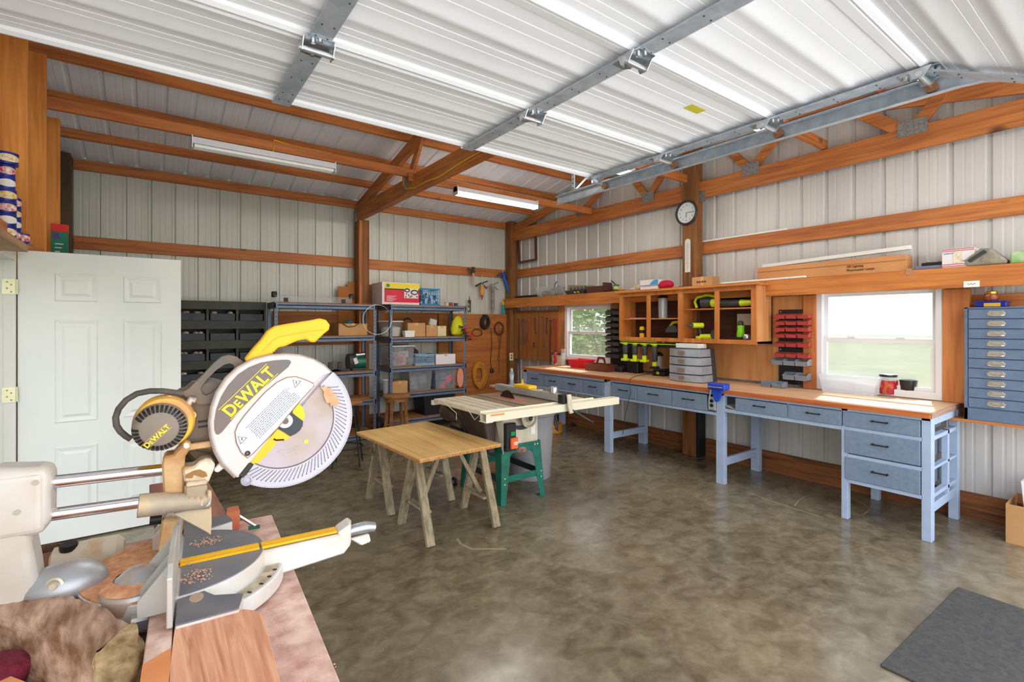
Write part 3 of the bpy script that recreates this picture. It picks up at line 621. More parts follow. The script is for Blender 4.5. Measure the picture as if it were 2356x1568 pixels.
single('chrome_lamp', B().lathe([(.015, 0), (.035, .02), (.04, .05), (.03, .07)], (4.9, 2.63, FL)), steel, 'small chrome work lamp by the green router', 'lamp', smooth=True)
p = B().box(5.13, 5.138, 2.56, 2.86, 1.52, 1.64); t = single('peg_strip', p, mat('ivory_strip', (224, 216, 196), .5), 'ivory perforated strip fixed inside the right cupboard bay', 'strip')
# things on the cupboard roof
TZ = CZ1+.023
t = thing('mask_box', 'white carton with blue swoosh leaning on the cupboard roof', 'box', (4.95, 3.86, TZ))
obj('lower_carton', B().box(4.9, 5.05, 3.72, 3.98, TZ, TZ+.055), mat('carton_white', (226, 228, 232), .6), t, bev=.002)
u = thing('mask_box', 'upper white carton with pale blue print on the cupboard roof', 'box', (4.95, 3.86, TZ+.056))
obj('carton_body', B().box(4.88, 5.05, 3.7, 3.97, TZ+.056, TZ+.12), mat('carton_white', (226, 228, 232), .6), u, bev=.002); obj('blue_print', B().prism([(4.878, 3.7, TZ+.06), (4.878, 3.83, TZ+.06), (4.878, 3.76, TZ+.115), (4.878, 3.7, TZ+.115)], (.001, 0, 0)), mat('print_blue', (60, 150, 210), .6), u)
cl = lambda key, c, c2: mat(key, c, .85, c2=c2, sc=14, bump=.8, bsc=40)
single('rag', B().ball((4.95, 3.64, TZ+.05), (.07, .1, .055), 20, 12), cl('red_cloth', (206, 24, 62), (170, 14, 44)), 'crumpled crimson rag on the cupboard roof', 'rag', smooth=True)
single('rag', B().ball((4.98, 4.06, TZ+.04), (.07, .1, .045), 18, 10).ball((4.94, 4.13, TZ+.02), (.05, .06, .025)), cl('beige_cloth', (206, 196, 176), (176, 164, 144)), 'crumpled beige rag at the left end of the cupboard roof', 'rag', smooth=True)
t = thing('carton', 'small tan cardboard box on the cupboard roof near the post', 'box', (4.95, 3.1, TZ)); card = mat('cardboard', (196, 150, 100), .8, c2=(184, 138, 88), sc=5)
obj('box_body', B().box(4.87, 5.02, 3.0, 3.24, TZ, TZ+.1), card, t, bev=.002); obj('tape', B().box(4.869, 5.021, 3.1, 3.13, TZ+.0, TZ+.102), mat('tape_tan', (214, 172, 112), .5), t)
g = B()
for k in range(4): g.box(4.868, 4.87, 3.16-.03*k, 3.18-.03*k, TZ+.035, TZ+.055)
obj('print', g, mat('ink_brown', (90, 62, 40), .7), t)
single('pliers', B().beam((4.93, 3.28, TZ+.008), (4.93, 3.42, TZ+.01), .02, .014).beam((4.95, 3.28, TZ+.008), (4.91, 3.44, TZ+.01), .014, .012), dgrey, 'dark pliers lying between the rag and tan box', 'pliers')
a, b_ = pix(1660, 651, X=4.83), pix(1853, 643, X=4.79)
single('plastic_trim', B().beam((4.83, a.y, TZ+.01), (4.79, b_.y, TZ+.014), .03, .014), white, 'white plastic trim strip sticking out past the cupboard roof', 'trim')
# green can and basket, trays on the ledger
LZ = 1.971
t = thing('putty_can', 'green putty can with handle on the ledger left of the cupboard', 'can', (5.1, 4.5, LZ))
obj('can_body', B().lathe([(.04, 0), (.042, .005), (.042, .09), (.039, .095)], (5.1, 4.55, LZ)), mat('can_green', (20, 110, 60), .4), t, smooth=True)
b = B().lathe([(.0428, .03), (.0428, .07)], (5.1, 4.55, LZ)); obj('can_label', b, mat('label_cream', (224, 206, 130), .5, c2=(190, 150, 60), sc=40), t, smooth=True)
obj('brush_handle', B().beam((5.1, 4.55, LZ+.09), (5.08, 4.62, LZ+.15), .02, .012), black, t)
single('corn_cob', B().ball((5.06, 4.42, LZ+.015), (.02, .07, .015)), mat('dull_yellow', (190, 160, 60), .7), 'small dull yellow scraps beside the green putty can', 'scrap', smooth=True)
t = thing('wicker_basket', 'low brown woven basket on the ledger above the small window', 'basket', (5.12, 4.85, LZ)); brown = mat('basket_brown', (104, 66, 50), .8, c2=(74, 44, 34), sc=50, stretch=(1, 1, 3), bump=.5)
obj('basket_body', B().tub((5.12, 4.9, LZ), (.14, .3), (.17, .36), .09, .008), brown, t); obj('folded_lid', B().obb((5.14, 4.74, LZ+.075), (.16, .03, .12), RX(-12)), brown, t)
t = thing('parts_tray', 'black tray holding dark jars and yellow capped markers on the ledger', 'tray', (5.12, 5.3, LZ))
obj('tray_shell', B().tub((5.12, 5.3, LZ), (.15, .36), (.17, .42), .06, .006), dgrey, t)
single('craft_board', B().obb((5.17, 5.3, LZ+.1), (.02, .55, .07), RX(4)), mat('olive_board', (150, 140, 112), .7), 'olive grey board leaning behind the black parts tray', 'board')
for k in range(5): single('bottle', B().lathe([(.022, 0), (.024, .01), (.024, .06), (.012, .08), (.012, .1)], (5.1, 5.14+.075*k, LZ+.007)), mat('bottle_dark', (52, 48, 46), .3), ['rightmost', 'second', 'middle', 'fourth', 'leftmost'][k]+' dark bottle from the right in the black ledger tray', 'bottle', 'dark bottles in the ledger tray', smooth=True)
for k in range(2): single('marker', B().cyl((5.035, 5.2+.07*k, LZ+.02), (5.035, 5.235+.07*k, LZ+.03), .009), yellow, ['right', 'left'][k]+' yellow marker cap showing at the black tray front', 'marker')
t = thing('plastic_bin', 'clear plastic bin of odds and ends at the corner end of the ledger', 'bin', (5.12, 5.9, LZ))
obj('bin_shell', B().tub((5.12, 5.95, LZ), (.2, .36), (.23, .46), .14, .003, .008), frosti, t)
obj('bin_contents', B().ball((5.12, 6.03, LZ+.05), (.07, .1, .05)).ball((5.12, 5.86, LZ+.06), (.06, .08, .06)), mat('contents_mix', (168, 150, 132), .8, c2=(80, 86, 90), sc=20), t, smooth=True)
single('hook_tool', B().tube([(5.12, 5.85, LZ+.1), (5.12, 5.82, LZ+.19), (5.12, 5.78, LZ+.22)], .008), dgrey, 'dark bent tool poking out of the clear ledger bin', 'tool', smooth=True)
single('wire_loop', B().tube([(5.06, 5.65+.07*math.cos(a), LZ+.075+.07*math.sin(a)) for a in [2*PI*i/20 for i in range(20)]], .004, 6, True), steel, 'thin steel wire loop standing between the bin and tray', 'wire', smooth=True)
single('cable_tray', B().box(5.03, 5.12, 6.2, 6.75, LZ, LZ+.035), black, 'flat black strip lying on the ledger by the corner post', 'strip')
# long lamp carton, tube, usps box etc on the ledger right of the cupboard
a, b_ = pix(1743, 640, X=5.03), pix(2084, 625, X=5.03)
t = thing('lamp_carton', 'long cardboard fluorescent lamp carton lying on the ledger above the large window', 'carton', (5.1, (a.y+b_.y)/2, LZ)); kraft = mat('kraft_card', (206, 146, 92), .75, c2=(196, 134, 82), sc=4)
obj('carton_body', B().prism([(5.03, a.y, LZ), (5.2, a.y, LZ), (5.2, a.y, LZ+.09), (5.03, a.y, LZ+.09)], (0, b_.y-a.y, .0)).box(5.028, 5.2, b_.y, a.y, LZ+.09, LZ+.135), kraft, t, bev=.002)
obj('flap', B().box(5.026, 5.03, b_.y, a.y, LZ+.088, LZ+.092), mat('kraft_line', (150, 100, 58), .8), t)
yy = pix(1948, 620, X=5.027).y
text('GE Lighting', (5.027, yy, LZ+.062), (0, -1, 0), (-1, 0, 0), .02, mat('ink_brown', (90, 62, 40), .7), t, bold=.015); text('Fluorescent Lamps', (5.027, yy, LZ+.03), (0, -1, 0), (-1, 0, 0), .02, mat('ink_brown', (90, 62, 40), .7), t, bold=.015)
a2, b2 = pix(1756, 612, X=5.12), pix(2096, 572, X=5.12)
single('plastic_channel', B().beam((5.12, a2.y, LZ+.155), (5.12, b2.y, LZ+.2), .05, .035), white, 'long white plastic channel resting on the lamp carton', 'channel', bev=.003)
single('kraft_scrap', B().prism([(5.018, 1.35, 1.99), (5.018, 1.31, 1.985), (5.018, 1.3, 1.94), (5.018, 1.325, 1.925), (5.018, 1.35, 1.94)], (-.002, 0, 0)), mat('scrap_tan', (176, 128, 96), .8), 'small rounded tan scrap hanging over the ledger edge', 'scrap')
t = thing('tool_box_small', 'dark small tool set with chrome studs beside the lamp carton', 'tool set', (5.1, 1.22, LZ))
obj('case', B().box(5.05, 5.16, 1.12, 1.3, LZ, LZ+.03), mat('tray_bluegrey', (120, 120, 140), .4), t, bev=.004); obj('tray_top', B().box(5.06, 5.17, 1.11, 1.26, LZ+.03, LZ+.055), black, t, bev=.004)
for y in (1.15, 1.22): obj('chrome_stud', B().ball((5.07, y, LZ+.065), .009), steel, t, smooth=True)
a, b_ = pix(2167, 618, X=5.04), pix(2242, 616, X=5.04)
t = thing('mailing_box', 'white postal box with red stripes and a torn label on the ledger', 'box', (5.12, (a.y+b_.y)/2, LZ))
obj('box_body', B().box(5.04, 5.2, b_.y, a.y, LZ, LZ+.145), mat('mail_white', (228, 222, 224), .6), t, bev=.002)
g = B()
for z0 in (.008, .022, .125, .137): g.box(5.038, 5.04, b_.y, a.y, LZ+z0, LZ+z0+.005)
obj('red_stripe', g, mat('mail_red', (200, 60, 70), .6), t)
obj('torn_label', B().box(5.037, 5.04, b_.y+.07, a.y-.07, LZ+.03, LZ+.12), mat('torn_paper', (240, 236, 224), .8, c2=(206, 186, 140), sc=30), t)
text('UNITED STATES', (5.0385, a.y-.01, LZ+.105), (0, -1, 0), (-1, 0, 0), .008, mat('mail_blue', (50, 70, 150), .6), t); text('POSTAL SERVICE', (5.0385, b_.y+.075, LZ+.042), (0, -1, 0), (-1, 0, 0), .008, mat('mail_blue', (50, 70, 150), .6), t)
t = thing('sleeping_bag', 'grey fabric pouch with a dark rolled opening on the ledger', 'pouch', (5.1, .9, LZ))
obj('pouch_body', B().prism([(5.03, .985, LZ), (5.03, .995, LZ+.05), (5.03, .9, LZ+.13), (5.03, .84, LZ+.12), (5.03, .76, LZ+.03), (5.03, .76, LZ)], (.14, 0, 0)), cl('pouch_grey', (160, 152, 134), (130, 122, 106)), t, bev=.015, seg=2)
obj('pouch_mouth', B().beam((5.026, .965, LZ+.035), (5.026, .87, LZ+.105), .012, .028, (0, -.6, 1)), dgrey, t, bev=.004)
single('seedling_tray', B().box(5.04, 5.16, .6, .74, LZ, LZ+.085), mat('pale_green_box', (176, 196, 150), .6, c2=(120, 170, 90), sc=12), 'pale green box at the right end of the ledger', 'box', bev=.004)
t = thing('name_tag', 'small white sticker on the ledger face above the blue cabinet', 'sticker', (5.017, .9, 1.84)); a, b_ = pix(2217, 661, X=5.018), pix(2254, 645, X=5.018)
obj('sticker_paper', B().box(5.016, 5.019, b_.y, a.y, a.z, b_.z), white, t)
obj('scribble', B().tube([(5.015, a.y-.02-.006*k, (a.z+b_.z)/2+.006*math.sin(k*2)) for k in range(9)], .0014, 4), dgrey, t)
# ------------------------------------------------------------------ clock, thermometer, strip, frame
t = thing('wall_clock', 'round white wall clock with dark rim on the timber post', 'clock', (5.05, 3.43, 2.83)); cc = V((5.062, 3.43, 2.828))
obj('clock_rim', B().lathe([(.118, 0), (.142, .002), (.146, .02), (.138, .034), (.124, .03), (.118, .012)], cc, (-1, 0, 0), 40, cap=False), mat('rim_dark', (44, 46, 54), .35), t, smooth=True)
face = obj('clock_face', B().lathe([(.001, .012), (.122, .012), (.122, .014)], cc, (-1, 0, 0), 40), mat('face_white', (226, 230, 232), .5), t)
ink = mat('ink_black', (36, 36, 40), .6)
for k in range(12):
    a = PI/6*(k+1); text(str(k+1), cc+V((-.0145, .088*-math.sin(a), .088*math.cos(a)-.009)), (0, -1, 0), (-1, 0, 0), .02, ink, face, 'numeral', align='CENTER', th=.0004)
obj('hour_hand', B().beam(cc+V((-.017, 0, 0)), cc+V((-.017, -.055*math.sin(math.radians(182)), .055*math.cos(math.radians(182)))), .006, .001, (1, 0, 0)), ink, t); obj('minute_hand', B().beam(cc+V((-.019, 0, 0)), cc+V((-.019, -.085*math.sin(math.radians(92)), .085*math.cos(math.radians(92)))), .005, .001, (1, 0, 0)), ink, t)
t = thing('thermometer', 'long white wall thermometer with rounded top on the timber post', 'thermometer', (5.06, 3.43, 2.13)); a, b_ = pix(1582, 626, X=5.058), pix(1582, 549, X=5.058)
pts = [(5.063, a.y+.035, a.z), (5.063, a.y-.035, a.z)]+[(5.063, a.y-.035*math.cos(q), b_.z-.035+.035*math.sin(q)) for q in [PI*i/8 for i in range(9)]]
bd = obj('board', B().prism(pts, (-.008, 0, 0)), mat('therm_white', (226, 224, 216), .5), t, bev=.001)
g = B()
for k in range(13): g.cyl((5.055, a.y+.014, a.z+.06+k*.022), (5.053, a.y+.014, a.z+.06+k*.022), .003, n=6); g.cyl((5.055, a.y-.014, a.z+.06+k*.022), (5.053, a.y-.014, a.z+.06+k*.022), .003, n=6)
obj('scale_mark', g, ink, bd); obj('glass_tube', B().cyl((5.053, a.y, a.z+.02), (5.053, a.y, a.z+.33), .003, n=8), mat('tube_grey', (190, 190, 190), .2), t); obj('bulb', B().beam((5.053, a.y, a.z+.02), (5.053, a.y, a.z+.05), .008, .004), ink, t)
a, b_ = pix(1610, 553, X=5.205), pix(1811, 522, X=5.205)
single('plastic_strip', B().beam((5.22, a.y, 2.495), (5.22, b_.y, 2.495), .03, .018), white, 'thin white strip lying on the upper wall beam right of the clock', 'strip')
t = thing('picture_frame', 'empty dark brown wooden frame hanging by the corner post', 'frame', (5.19, 6.75, 2.52))
A_ = [(1188, 527), (1232, 513), (1234, 598), (1192, 606)]; q = [pix(x, y, X=5.17) for x, y in A_]; cen = sum(q, V())/4
obj('frame_moulding', B().frame(q, [cen+(p-cen)*.84 if 0 else V((p.x, cen.y+(p.y-cen.y)*.84, cen.z+(p.z-cen.z)*.9)) for p in q], (.025, 0, 0)), wood('frame_wood', (104, 62, 34), (74, 42, 22), 'z', .5), t)
# ------------------------------------------------------------------ parts bins
def bin_mesh(w, d, h, t=.003):
    b = B(); pf = [(0, 0), (d, 0), (d, h), (d*.35, h), (0, h*.5), (-d*.12, h*.55)]
    for s in (-1, 1): b.prism([(x, s*w/2-(t if s > 0 else 0), z) for x, z in [(0, 0), (d, 0), (d, h), (d*.4, h), (-d*.1, h*.62)]], (0, t, 0))
    b.box(0, d, -w/2, w/2, 0, t).box(d-t, d, -w/2, w/2, 0, h)
    b.prism([(0, -w/2, 0), (t, -w/2, 0), (t-d*.1, -w/2, h*.62), (-d*.1, -w/2, h*.62)], (0, w, 0))
    b.box(-d*.14, -d*.08, -w/2-.002, w/2+.002, h*.58, h*.68)
    return b
binred = mat('bin_red', (176, 66, 62), .45); bingrey = mat('bin_grey', (136, 142, 152), .45); binblack = mat('bin_black', (74, 70, 72), .4)
protos = {}
def pbin(loc, col, w, d, h, lab, group, rz=0):
    k = (col.name, w, d, h)
    if k not in protos:
        o = obj('parts_bin', bin_mesh(w, d, h), col, local=True); o['category'] = 'bin'; protos[k] = o
    else: o = protos[k].copy(); C.objects.link(o)
    o.location = loc; o.rotation_euler = (0, 0, math.radians(rz)); o['label'] = lab; o['group'] = group; return o
t = thing('louvred_panel', 'black slotted steel panel holding red and grey bins by the large window', 'panel', (5.15, 2.28, .93))
obj('panel_sheet', B().box(5.158, 5.168, 2.11, 2.435, .93, 1.675), black, t, bev=.002)
for z in (1.655, 1.275, .95):
    for y in (2.13, 2.415): obj('screw', B().cyl((5.158, y, z), (5.153, y, z), .006, n=8), steel, t)
rows = ['top', 'second', 'third', 'fourth', 'fifth', 'sixth']; cols = ['left', 'middle', 'right']
for i, z in enumerate((1.583, 1.52, 1.457, 1.395, 1.305, 1.2)):
    for k in range(3): pbin((5.07, 2.385-.108*k, z), binred, .1, .085, .05, cols[k]+' red bin in the '+rows[i]+' row of the black wall panel', 'red parts bins on the black panel')
for k in range(3): pbin((5.05, 2.4-.113*k, 1.125), bingrey, .108, .105, .065, cols[k]+' grey bin in the row of three below the red bins', 'grey parts bins')
for k in range(2): pbin((5.05, 2.29-.113*k, .985), bingrey, .108, .105, .07, ['left', 'right'][k]+' grey bin in the pair just above the worktop', 'grey parts bins')
for k in range(2): pbin((4.95, 2.46-.105*k, BZ), bingrey, .1, .12, .055, ['left grey bin filled with screws standing on the worktop', 'right grey bin standing on the worktop below the black panel'][k], 'grey parts bins')
# black bins beside the small window
t = thing('bin_rail', 'black upright rail carrying black bins beside the small window', 'rail', (5.13, 4.5, .91))
obj('rail_panel', B().box(5.13, 5.148, 4.3, 4.68, .95, 1.74), black, t)
for i in range(10):
    for k in range(2):
        if i < 8: pbin((5.03, 4.62-.125*k, 1.655-.083*i), binblack, .115, .1, .07, ['left', 'right'][k]+' black bin in the '+(rows+['seventh', 'eighth'])[i]+' row beside the small window', 'black parts bins beside the small window')
t = thing('tool_case', 'low black plastic case under the black bins by the small window', 'case', (5.0, 4.5, BZ))
obj('case_body', B().box(4.92, 5.12, 4.3, 4.67, BZ, BZ+.075), black, t, bev=.008); obj('case_rim', B().box(4.915, 5.122, 4.295, 4.675, BZ+.05, BZ+.058), dgrey, t)
single('battery_charger', B().box(4.98, 5.1, 4.09, 4.27, BZ, BZ+.14), black, 'black boxy charger on the worktop right of the bins', 'charger', bev=.01)
# hanging drills below the cupboard
t = thing('tool_rack', 'lime plastic tool hanging rack below the cupboard left half', 'rack', (4.95, 3.9, 1.29))
r = B().box(4.86, 4.92, 3.44, 4.27, 1.298, 1.31).box(4.86, 4.868, 3.44, 4.27, 1.288, 1.32)
for y in (4.2, 4.04, 3.9, 3.75): r.lathe([(.02, -.01), (.045, .0), (.045, .01)], (4.87, y, 1.285), n=16)
obj('rack_tray', r, lime, t)
obj('rack_back', B().box(4.92, 4.93, 3.44, 4.27, 1.25, 1.325), dgrey, t)
for k, y in enumerate((4.2, 4.05, 3.9, 3.75)):
    d = thing('cordless_drill', ['leftmost hanging drill under the cupboard', 'second hanging drill from the left under the cupboard', 'third hanging drill from the left under the cupboard', 'rightmost hanging drill, its long lime grip reaching lowest'][k], 'drill', (4.88, y, 1.1), 'drills hanging under the cupboard')
    low = .07 if k == 3 else 0
    obj('motor_housing', B().lathe([(.02, 1.285-low*0), (.034, 1.26), (.034, 1.17-low), (.026, 1.15-low)], (4.88, y, 0)), dgrey, d, smooth=True)
    obj('front_collar', B().lathe([(.028, 1.288), (.03, 1.265)], (4.88, y, 0)), lime, d, smooth=True)
    obj('grip', B().box(4.86, 4.9, y-.025, y+.025, 1.09-low, 1.15-low), lime, d, bev=.008)
    obj('battery', B().box(4.84, 4.92, y-.045, y+.045, 1.065-low, 1.095-low), lime if k != 3 else black, d, bev=.006)
for k, (y, z) in enumerate(((3.66, 1.312), (3.56, 1.312), (3.48, 1.312))):
    single('battery_pack', B().box(4.85, 4.92, y-.04, y+.04, z, z+.055), black, ['left', 'middle', 'right'][k]+' black battery pack on the lime rack', 'battery', 'battery packs on the lime rack', bev=.006)
# charger and lantern on the worktop
cb2 = pix(1516, 864, Z=BZ)
t = thing('battery_charger', 'black dual battery charger with lime logo on the worktop', 'charger', (cb2.x, cb2.y, BZ)); x, y = cb2.x+.05, cb2.y
obj('charger_base', B().box(x-.07, x+.07, y-.09, y+.1, BZ, BZ+.055), black, t, bev=.012); obj('charger_top', B().box(x-.05, x+.06, y-.08, y-.005, BZ+.055, BZ+.085), black, t, bev=.01)
obj('charger_top', B().box(x-.05, x+.06, y+.015, y+.09, BZ+.055, BZ+.08), dgrey, t, bev=.01); obj('charger_badge', B().box(x-.073, x-.07, y-.02, y+.02, BZ+.02, BZ+.05), lime, t)
t = thing('camping_lantern', 'clear lantern with black cap standing on the black charger', 'lantern', (x, y+.045, BZ+.09)); lc = (x+.02, y+.05, BZ+.085)
obj('lantern_glass', B().lathe([(.045, 0), (.045, .02), (.042, .15)], lc), clear, t, smooth=True); obj('lantern_core', B().lathe([(.018, 0), (.018, .15)], lc), mat('core_white', (214, 206, 200), .5), t, smooth=True)
obj('lantern_cap', B().lathe([(.05, .15), (.052, .17), (.02, .195), (.01, .2)], lc), black, t, smooth=True); obj('red_stem', B().cyl((lc[0], lc[1]-.032, lc[2]+.01), (lc[0], lc[1]-.032, lc[2]+.08), .008), mat('stem_red', (170, 40, 50), .4), t)
single('extension_lead', B().tube([pix(x_, y_, X=X_) if X_ else pix(x_, y_, Z=BZ+.005) for x_, y_, X_ in ((1500, 856, 0), (1480, 861, 0), (1458, 866, 0), (1449, 872, 4.375), (1451, 905, 4.37), (1443, 935, 4.37), (1437, 960, 4.37), (1435, 985, 4.45), (1432, 1000, 4.45))], .0035, 6), dgrey, 'thin dark cord hanging over the workbench edge', 'lead', smooth=True)
single('extension_lead', B().tube([pix(x_, y_, Z=BZ+.005) for x_, y_ in ((1538, 864), (1545, 862), (1550, 855), (1556, 859), (1562, 868), (1548, 872), (1538, 868))], .0035, 6), dgrey, 'dark cord loop lying between charger and grey chest', 'lead', smooth=True)
# grey bow front chest
t = thing('drawer_chest', 'grey bow-fronted four drawer steel chest on the worktop', 'chest', (4.75, 3.2, BZ)); cg = mat('chest_grey', (150, 156, 166), .4, .2, c2=(166, 170, 178), sc=9); rust = mat('rusty_patch', (130, 84, 50), .8, c2=(120, 100, 84), sc=20)
a, b_ = pix(1571, 870, Z=BZ), pix(1664, 876, Z=BZ); cx = 4.8
H = [.0, .082, .178, .268, .36]
def bow(z0, z1, lean0, lean1, x_back, grow):
    b = B(); n = 10; vs = []
    for z, le in ((z0, lean0), (z1, lean1)):
        y0, y1 = b_.y+le, a.y-.0
        row = [(cx-.1-.045*math.sin(PI*i/n)+le*.3, y0+(y1-y0)*i/n, z) for i in range(n+1)]
        vs += row+[(x_back, y1, z), (x_back, y0, z)]
    m = n+3; b.v = vs; b.f = [(i, (i+1) % m, m+(i+1) % m, m+i) for i in range(m)]+[tuple(range(m-1, -1, -1)), tuple(range(m, 2*m))]; return b
obj('chest_body', bow(BZ, BZ+H[-1], .012, .05, 4.98, 0), dgrey, t, smooth=35)
for k in range(4):
    le = .012+.038*k/4; bb = bow(BZ+H[k]+.006, BZ+H[k+1]-.006, le-.005, le, 4.9, 0); bb.v = [(x-.012, y, z) for x, y, z in bb.v]
    d = obj('drawer', bb, cg, t, smooth=35); ym = (a.y+b_.y)/2+.02
    obj('label_holder', B().box(cx-.162, cx-.154, ym-.035, ym+.035, BZ+H[k]+.025, BZ+H[k]+.065), mat('holder_brass', (150, 130, 110), .5, .4), d)
single('gift_box', B().box(4.74, 4.9, b_.y+.09, a.y-.05, BZ+H[-1]+.001, BZ+H[-1]+.05), white, 'flat white box on top of the grey chest', 'box', bev=.003)
# vise
t = thing('bench_vise', 'small blue bench vise clamped to the workbench edge', 'vise', (4.4, 2.6, BZ)); vb = mat('vise_blue', (24, 60, 176), .35, c2=(34, 72, 190), sc=12)
a = pix(1650, 880, X=4.36); b_ = pix(1690, 884, X=4.36)
vb_ = B().box(4.34, 4.44, 2.545, 2.72, .907, .965); obj('jaw', vb_, vb, t, bev=.006)
obj('clamp_body', B().prism([(4.352, 2.69, .907), (4.352, 2.57, .907), (4.352, 2.6, .83), (4.352, 2.62, .79), (4.352, 2.65, .79), (4.352, 2.67, .84)], (.028, 0, 0)), vb, t, bev=.004)
obj('clamp_screw', B().cyl((4.35, 2.69, .9), (4.35, 2.71, .78), .007), steel, t, smooth=True); obj('slide_bar', B().cyl((4.33, 2.56, .93), (4.33, 2.71, .93), .006), steel, t, smooth=True)
# goods below the large window
t = thing('paper_roll_tray', 'small red container with tissue at the left of the window sill', 'container', (5.0, 2.0, BZ)); a = pix(1885, 893, Z=BZ)
obj('tray_shell', B().tub((a.x, a.y, BZ), (.08, .09), (.09, .11), .05, .004), mat('toy_red', (214, 40, 36), .35), t); obj('tissue', B().ball((a.x, a.y, BZ+.055), (.03, .04, .025)), cl('tissue_white', (232, 226, 224), (210, 200, 196)), t, smooth=True)
def cbin(px, py, w, d, h, lab, m=None):
    a = pix(px, py, Z=BZ); t = thing('plastic_bin', lab, 'bin', (a.x+d/2, a.y, BZ), 'clear plastic bins under the large window')
    obj('bin_shell', B().tub((a.x+d/2, a.y, BZ), (d, w*.85), (d*1.15, w), h, .003, .006), frost if m is None else m, t)
    obj('bin_contents', B().box(a.x+.02, a.x+d-.02, a.y-w*.36, a.y+w*.36, BZ+.006, BZ+h*.4), mat('contents_pale', (214, 208, 210), .7), t)
cbin(1925, 900, .27, .14, .1, 'wide clear plastic bin left in the row under the large window'); cbin(1985, 906, .2, .13, .075, 'lower clear plastic bin between the wide bin and snack jar')
t = thing('lidded_tub', 'tall frosted plastic tub behind the clear bins at the window', 'tub', (5.08, 1.8, BZ))
obj('tub_shell', B().tub((5.08, 1.78, BZ), (.1, .4), (.12, .46), .155, .003, .006), frost, t)
a = pix(2038, 911, Z=BZ); t = thing('snack_jar', 'clear round snack jar with a pretzel label and black lid', 'jar', (a.x+.07, a.y, BZ)); jc = (a.x+.065, a.y, BZ)
obj('jar_body', B().lathe([(.06, 0), (.068, .01), (.068, .155), (.06, .165)], jc, n=32), clear, t, smooth=True); obj('jar_label', B().lathe([(.0688, .02), (.0688, .135)], jc, n=32, cap=False), mat('label_crimson', (170, 20, 44), .4, c2=(190, 90, 50), sc=16, thr=(.5, .56)), t, smooth=True)
obj('jar_lid', B().lathe([(.062, .165), (.066, .168), (.066, .185), (.06, .188)], jc, n=32), mat('lid_black', (30, 34, 36), .3), t, smooth=True); obj('jar_contents', B().lathe([(.055, .006), (.06, .13)], jc), mat('pretzels', (150, 80, 40), .7), t)
a = pix(2085, 915, Z=BZ); t = thing('bucket', 'small black plastic bucket at the right of the snack jar', 'bucket', (a.x+.06, a.y, BZ)); jc = (a.x+.06, a.y, BZ)
obj('bucket_shell', B().lathe([(.047, 0), (.05, .004), (.062, .14), (.066, .14), (.066, .15), (.058, .15), (.046, .008), (.001, .008)], jc, n=32), mat('bucket_black', (34, 36, 38), .3), t, smooth=True); obj('bucket_contents', B().lathe([(.001, .1), (.056, .1)], jc), mat('leafy_green', (70, 96, 60), .8), t)
# left end of the bench
def at(px, py): return pix(px, py, Z=BZ)
a = at(1279, 838); t = thing('wipes_canister', 'red and white canister at the far left end of the worktop', 'canister', (a.x, a.y, BZ))
obj('canister_body', B().lathe([(.036, 0), (.038, .004), (.038, .17), (.034, .18)], a), mat('canister_red', (196, 34, 44), .4, c2=(224, 216, 214), sc=14, thr=(.55, .6)), t, smooth=True); obj('canister_cap', B().lathe([(.034, .18), (.03, .195), (.01, .2)], a), mat('canister_red2', (190, 30, 44), .4), t, smooth=True); obj('nozzle', B().cyl(a+V((0, 0, .2)), a+V((0, 0, .225)), .006), black, t)
a = at(1296, 840); t = thing('straw_jar', 'tall frosted jar of white sticks beside the red canister', 'jar', (a.x, a.y, BZ)); obj('jar_body', B().lathe([(.03, 0), (.034, .01), (.036, .19)], a), frost, t, smooth=True)
s = B(); [s.cyl(a+V((.012*math.cos(k), .012*math.sin(k), .02)), a+V((.03*math.cos(k), .03*math.sin(k), .25)), .003, n=6) for k in range(7)]; obj('sticks', s, white, t)
a = at(1315, 836); single('carton', B().box(5.06, 5.14, a.y-.09, a.y+.1, BZ, BZ+.15), mat('cream_carton', (214, 200, 156), .6), 'cream carton with dark top standing against the small window', 'carton', bev=.002); single('book', B().box(5.05, 5.15, a.y-.1, a.y+.1, BZ+.152, BZ+.175), dgrey, 'dark slim box lying on the cream carton', 'box')
a = at(1325, 846); t = thing('dish_basin', 'bright red plastic basin with rim on the worktop', 'basin', (a.x+.1, a.y, BZ)); obj('basin_shell', B().tub((a.x+.1, a.y, BZ), (.16, .26), (.22, .34), .11, .004, .008), mat('basin_red', (214, 26, 38), .35), t)
a = at(1372, 853); t = thing('tool_caddy', 'brown wooden tool caddy with cut-out handle on the worktop', 'caddy', (a.x+.08, a.y, BZ)); cbn = wood('caddy_brown', (122, 62, 42), (92, 44, 30), 'y', .5)
x, y = a.x+.08, a.y-.01; obj('caddy_box', B().tub((x, y, BZ), (.2, .4), (.2, .4), .09, .012), cbn, t)
hp = [(-.11, .08), (-.08, .1), (-.06, .17), (-.045, .185), (.045, .185), (.06, .17), (.08, .1), (.11, .08)]; hi = [(-.075, .105), (-.06, .11), (-.045, .145), (-.035, .155), (.035, .155), (.045, .145), (.06, .11), (.075, .105)]
obj('caddy_handle', B().frame([(x-.01, y+u, BZ+v) for u, v in hp], [(x-.01, y+u, BZ+v) for u, v in hi], (.02, 0, 0)), cbn, t)
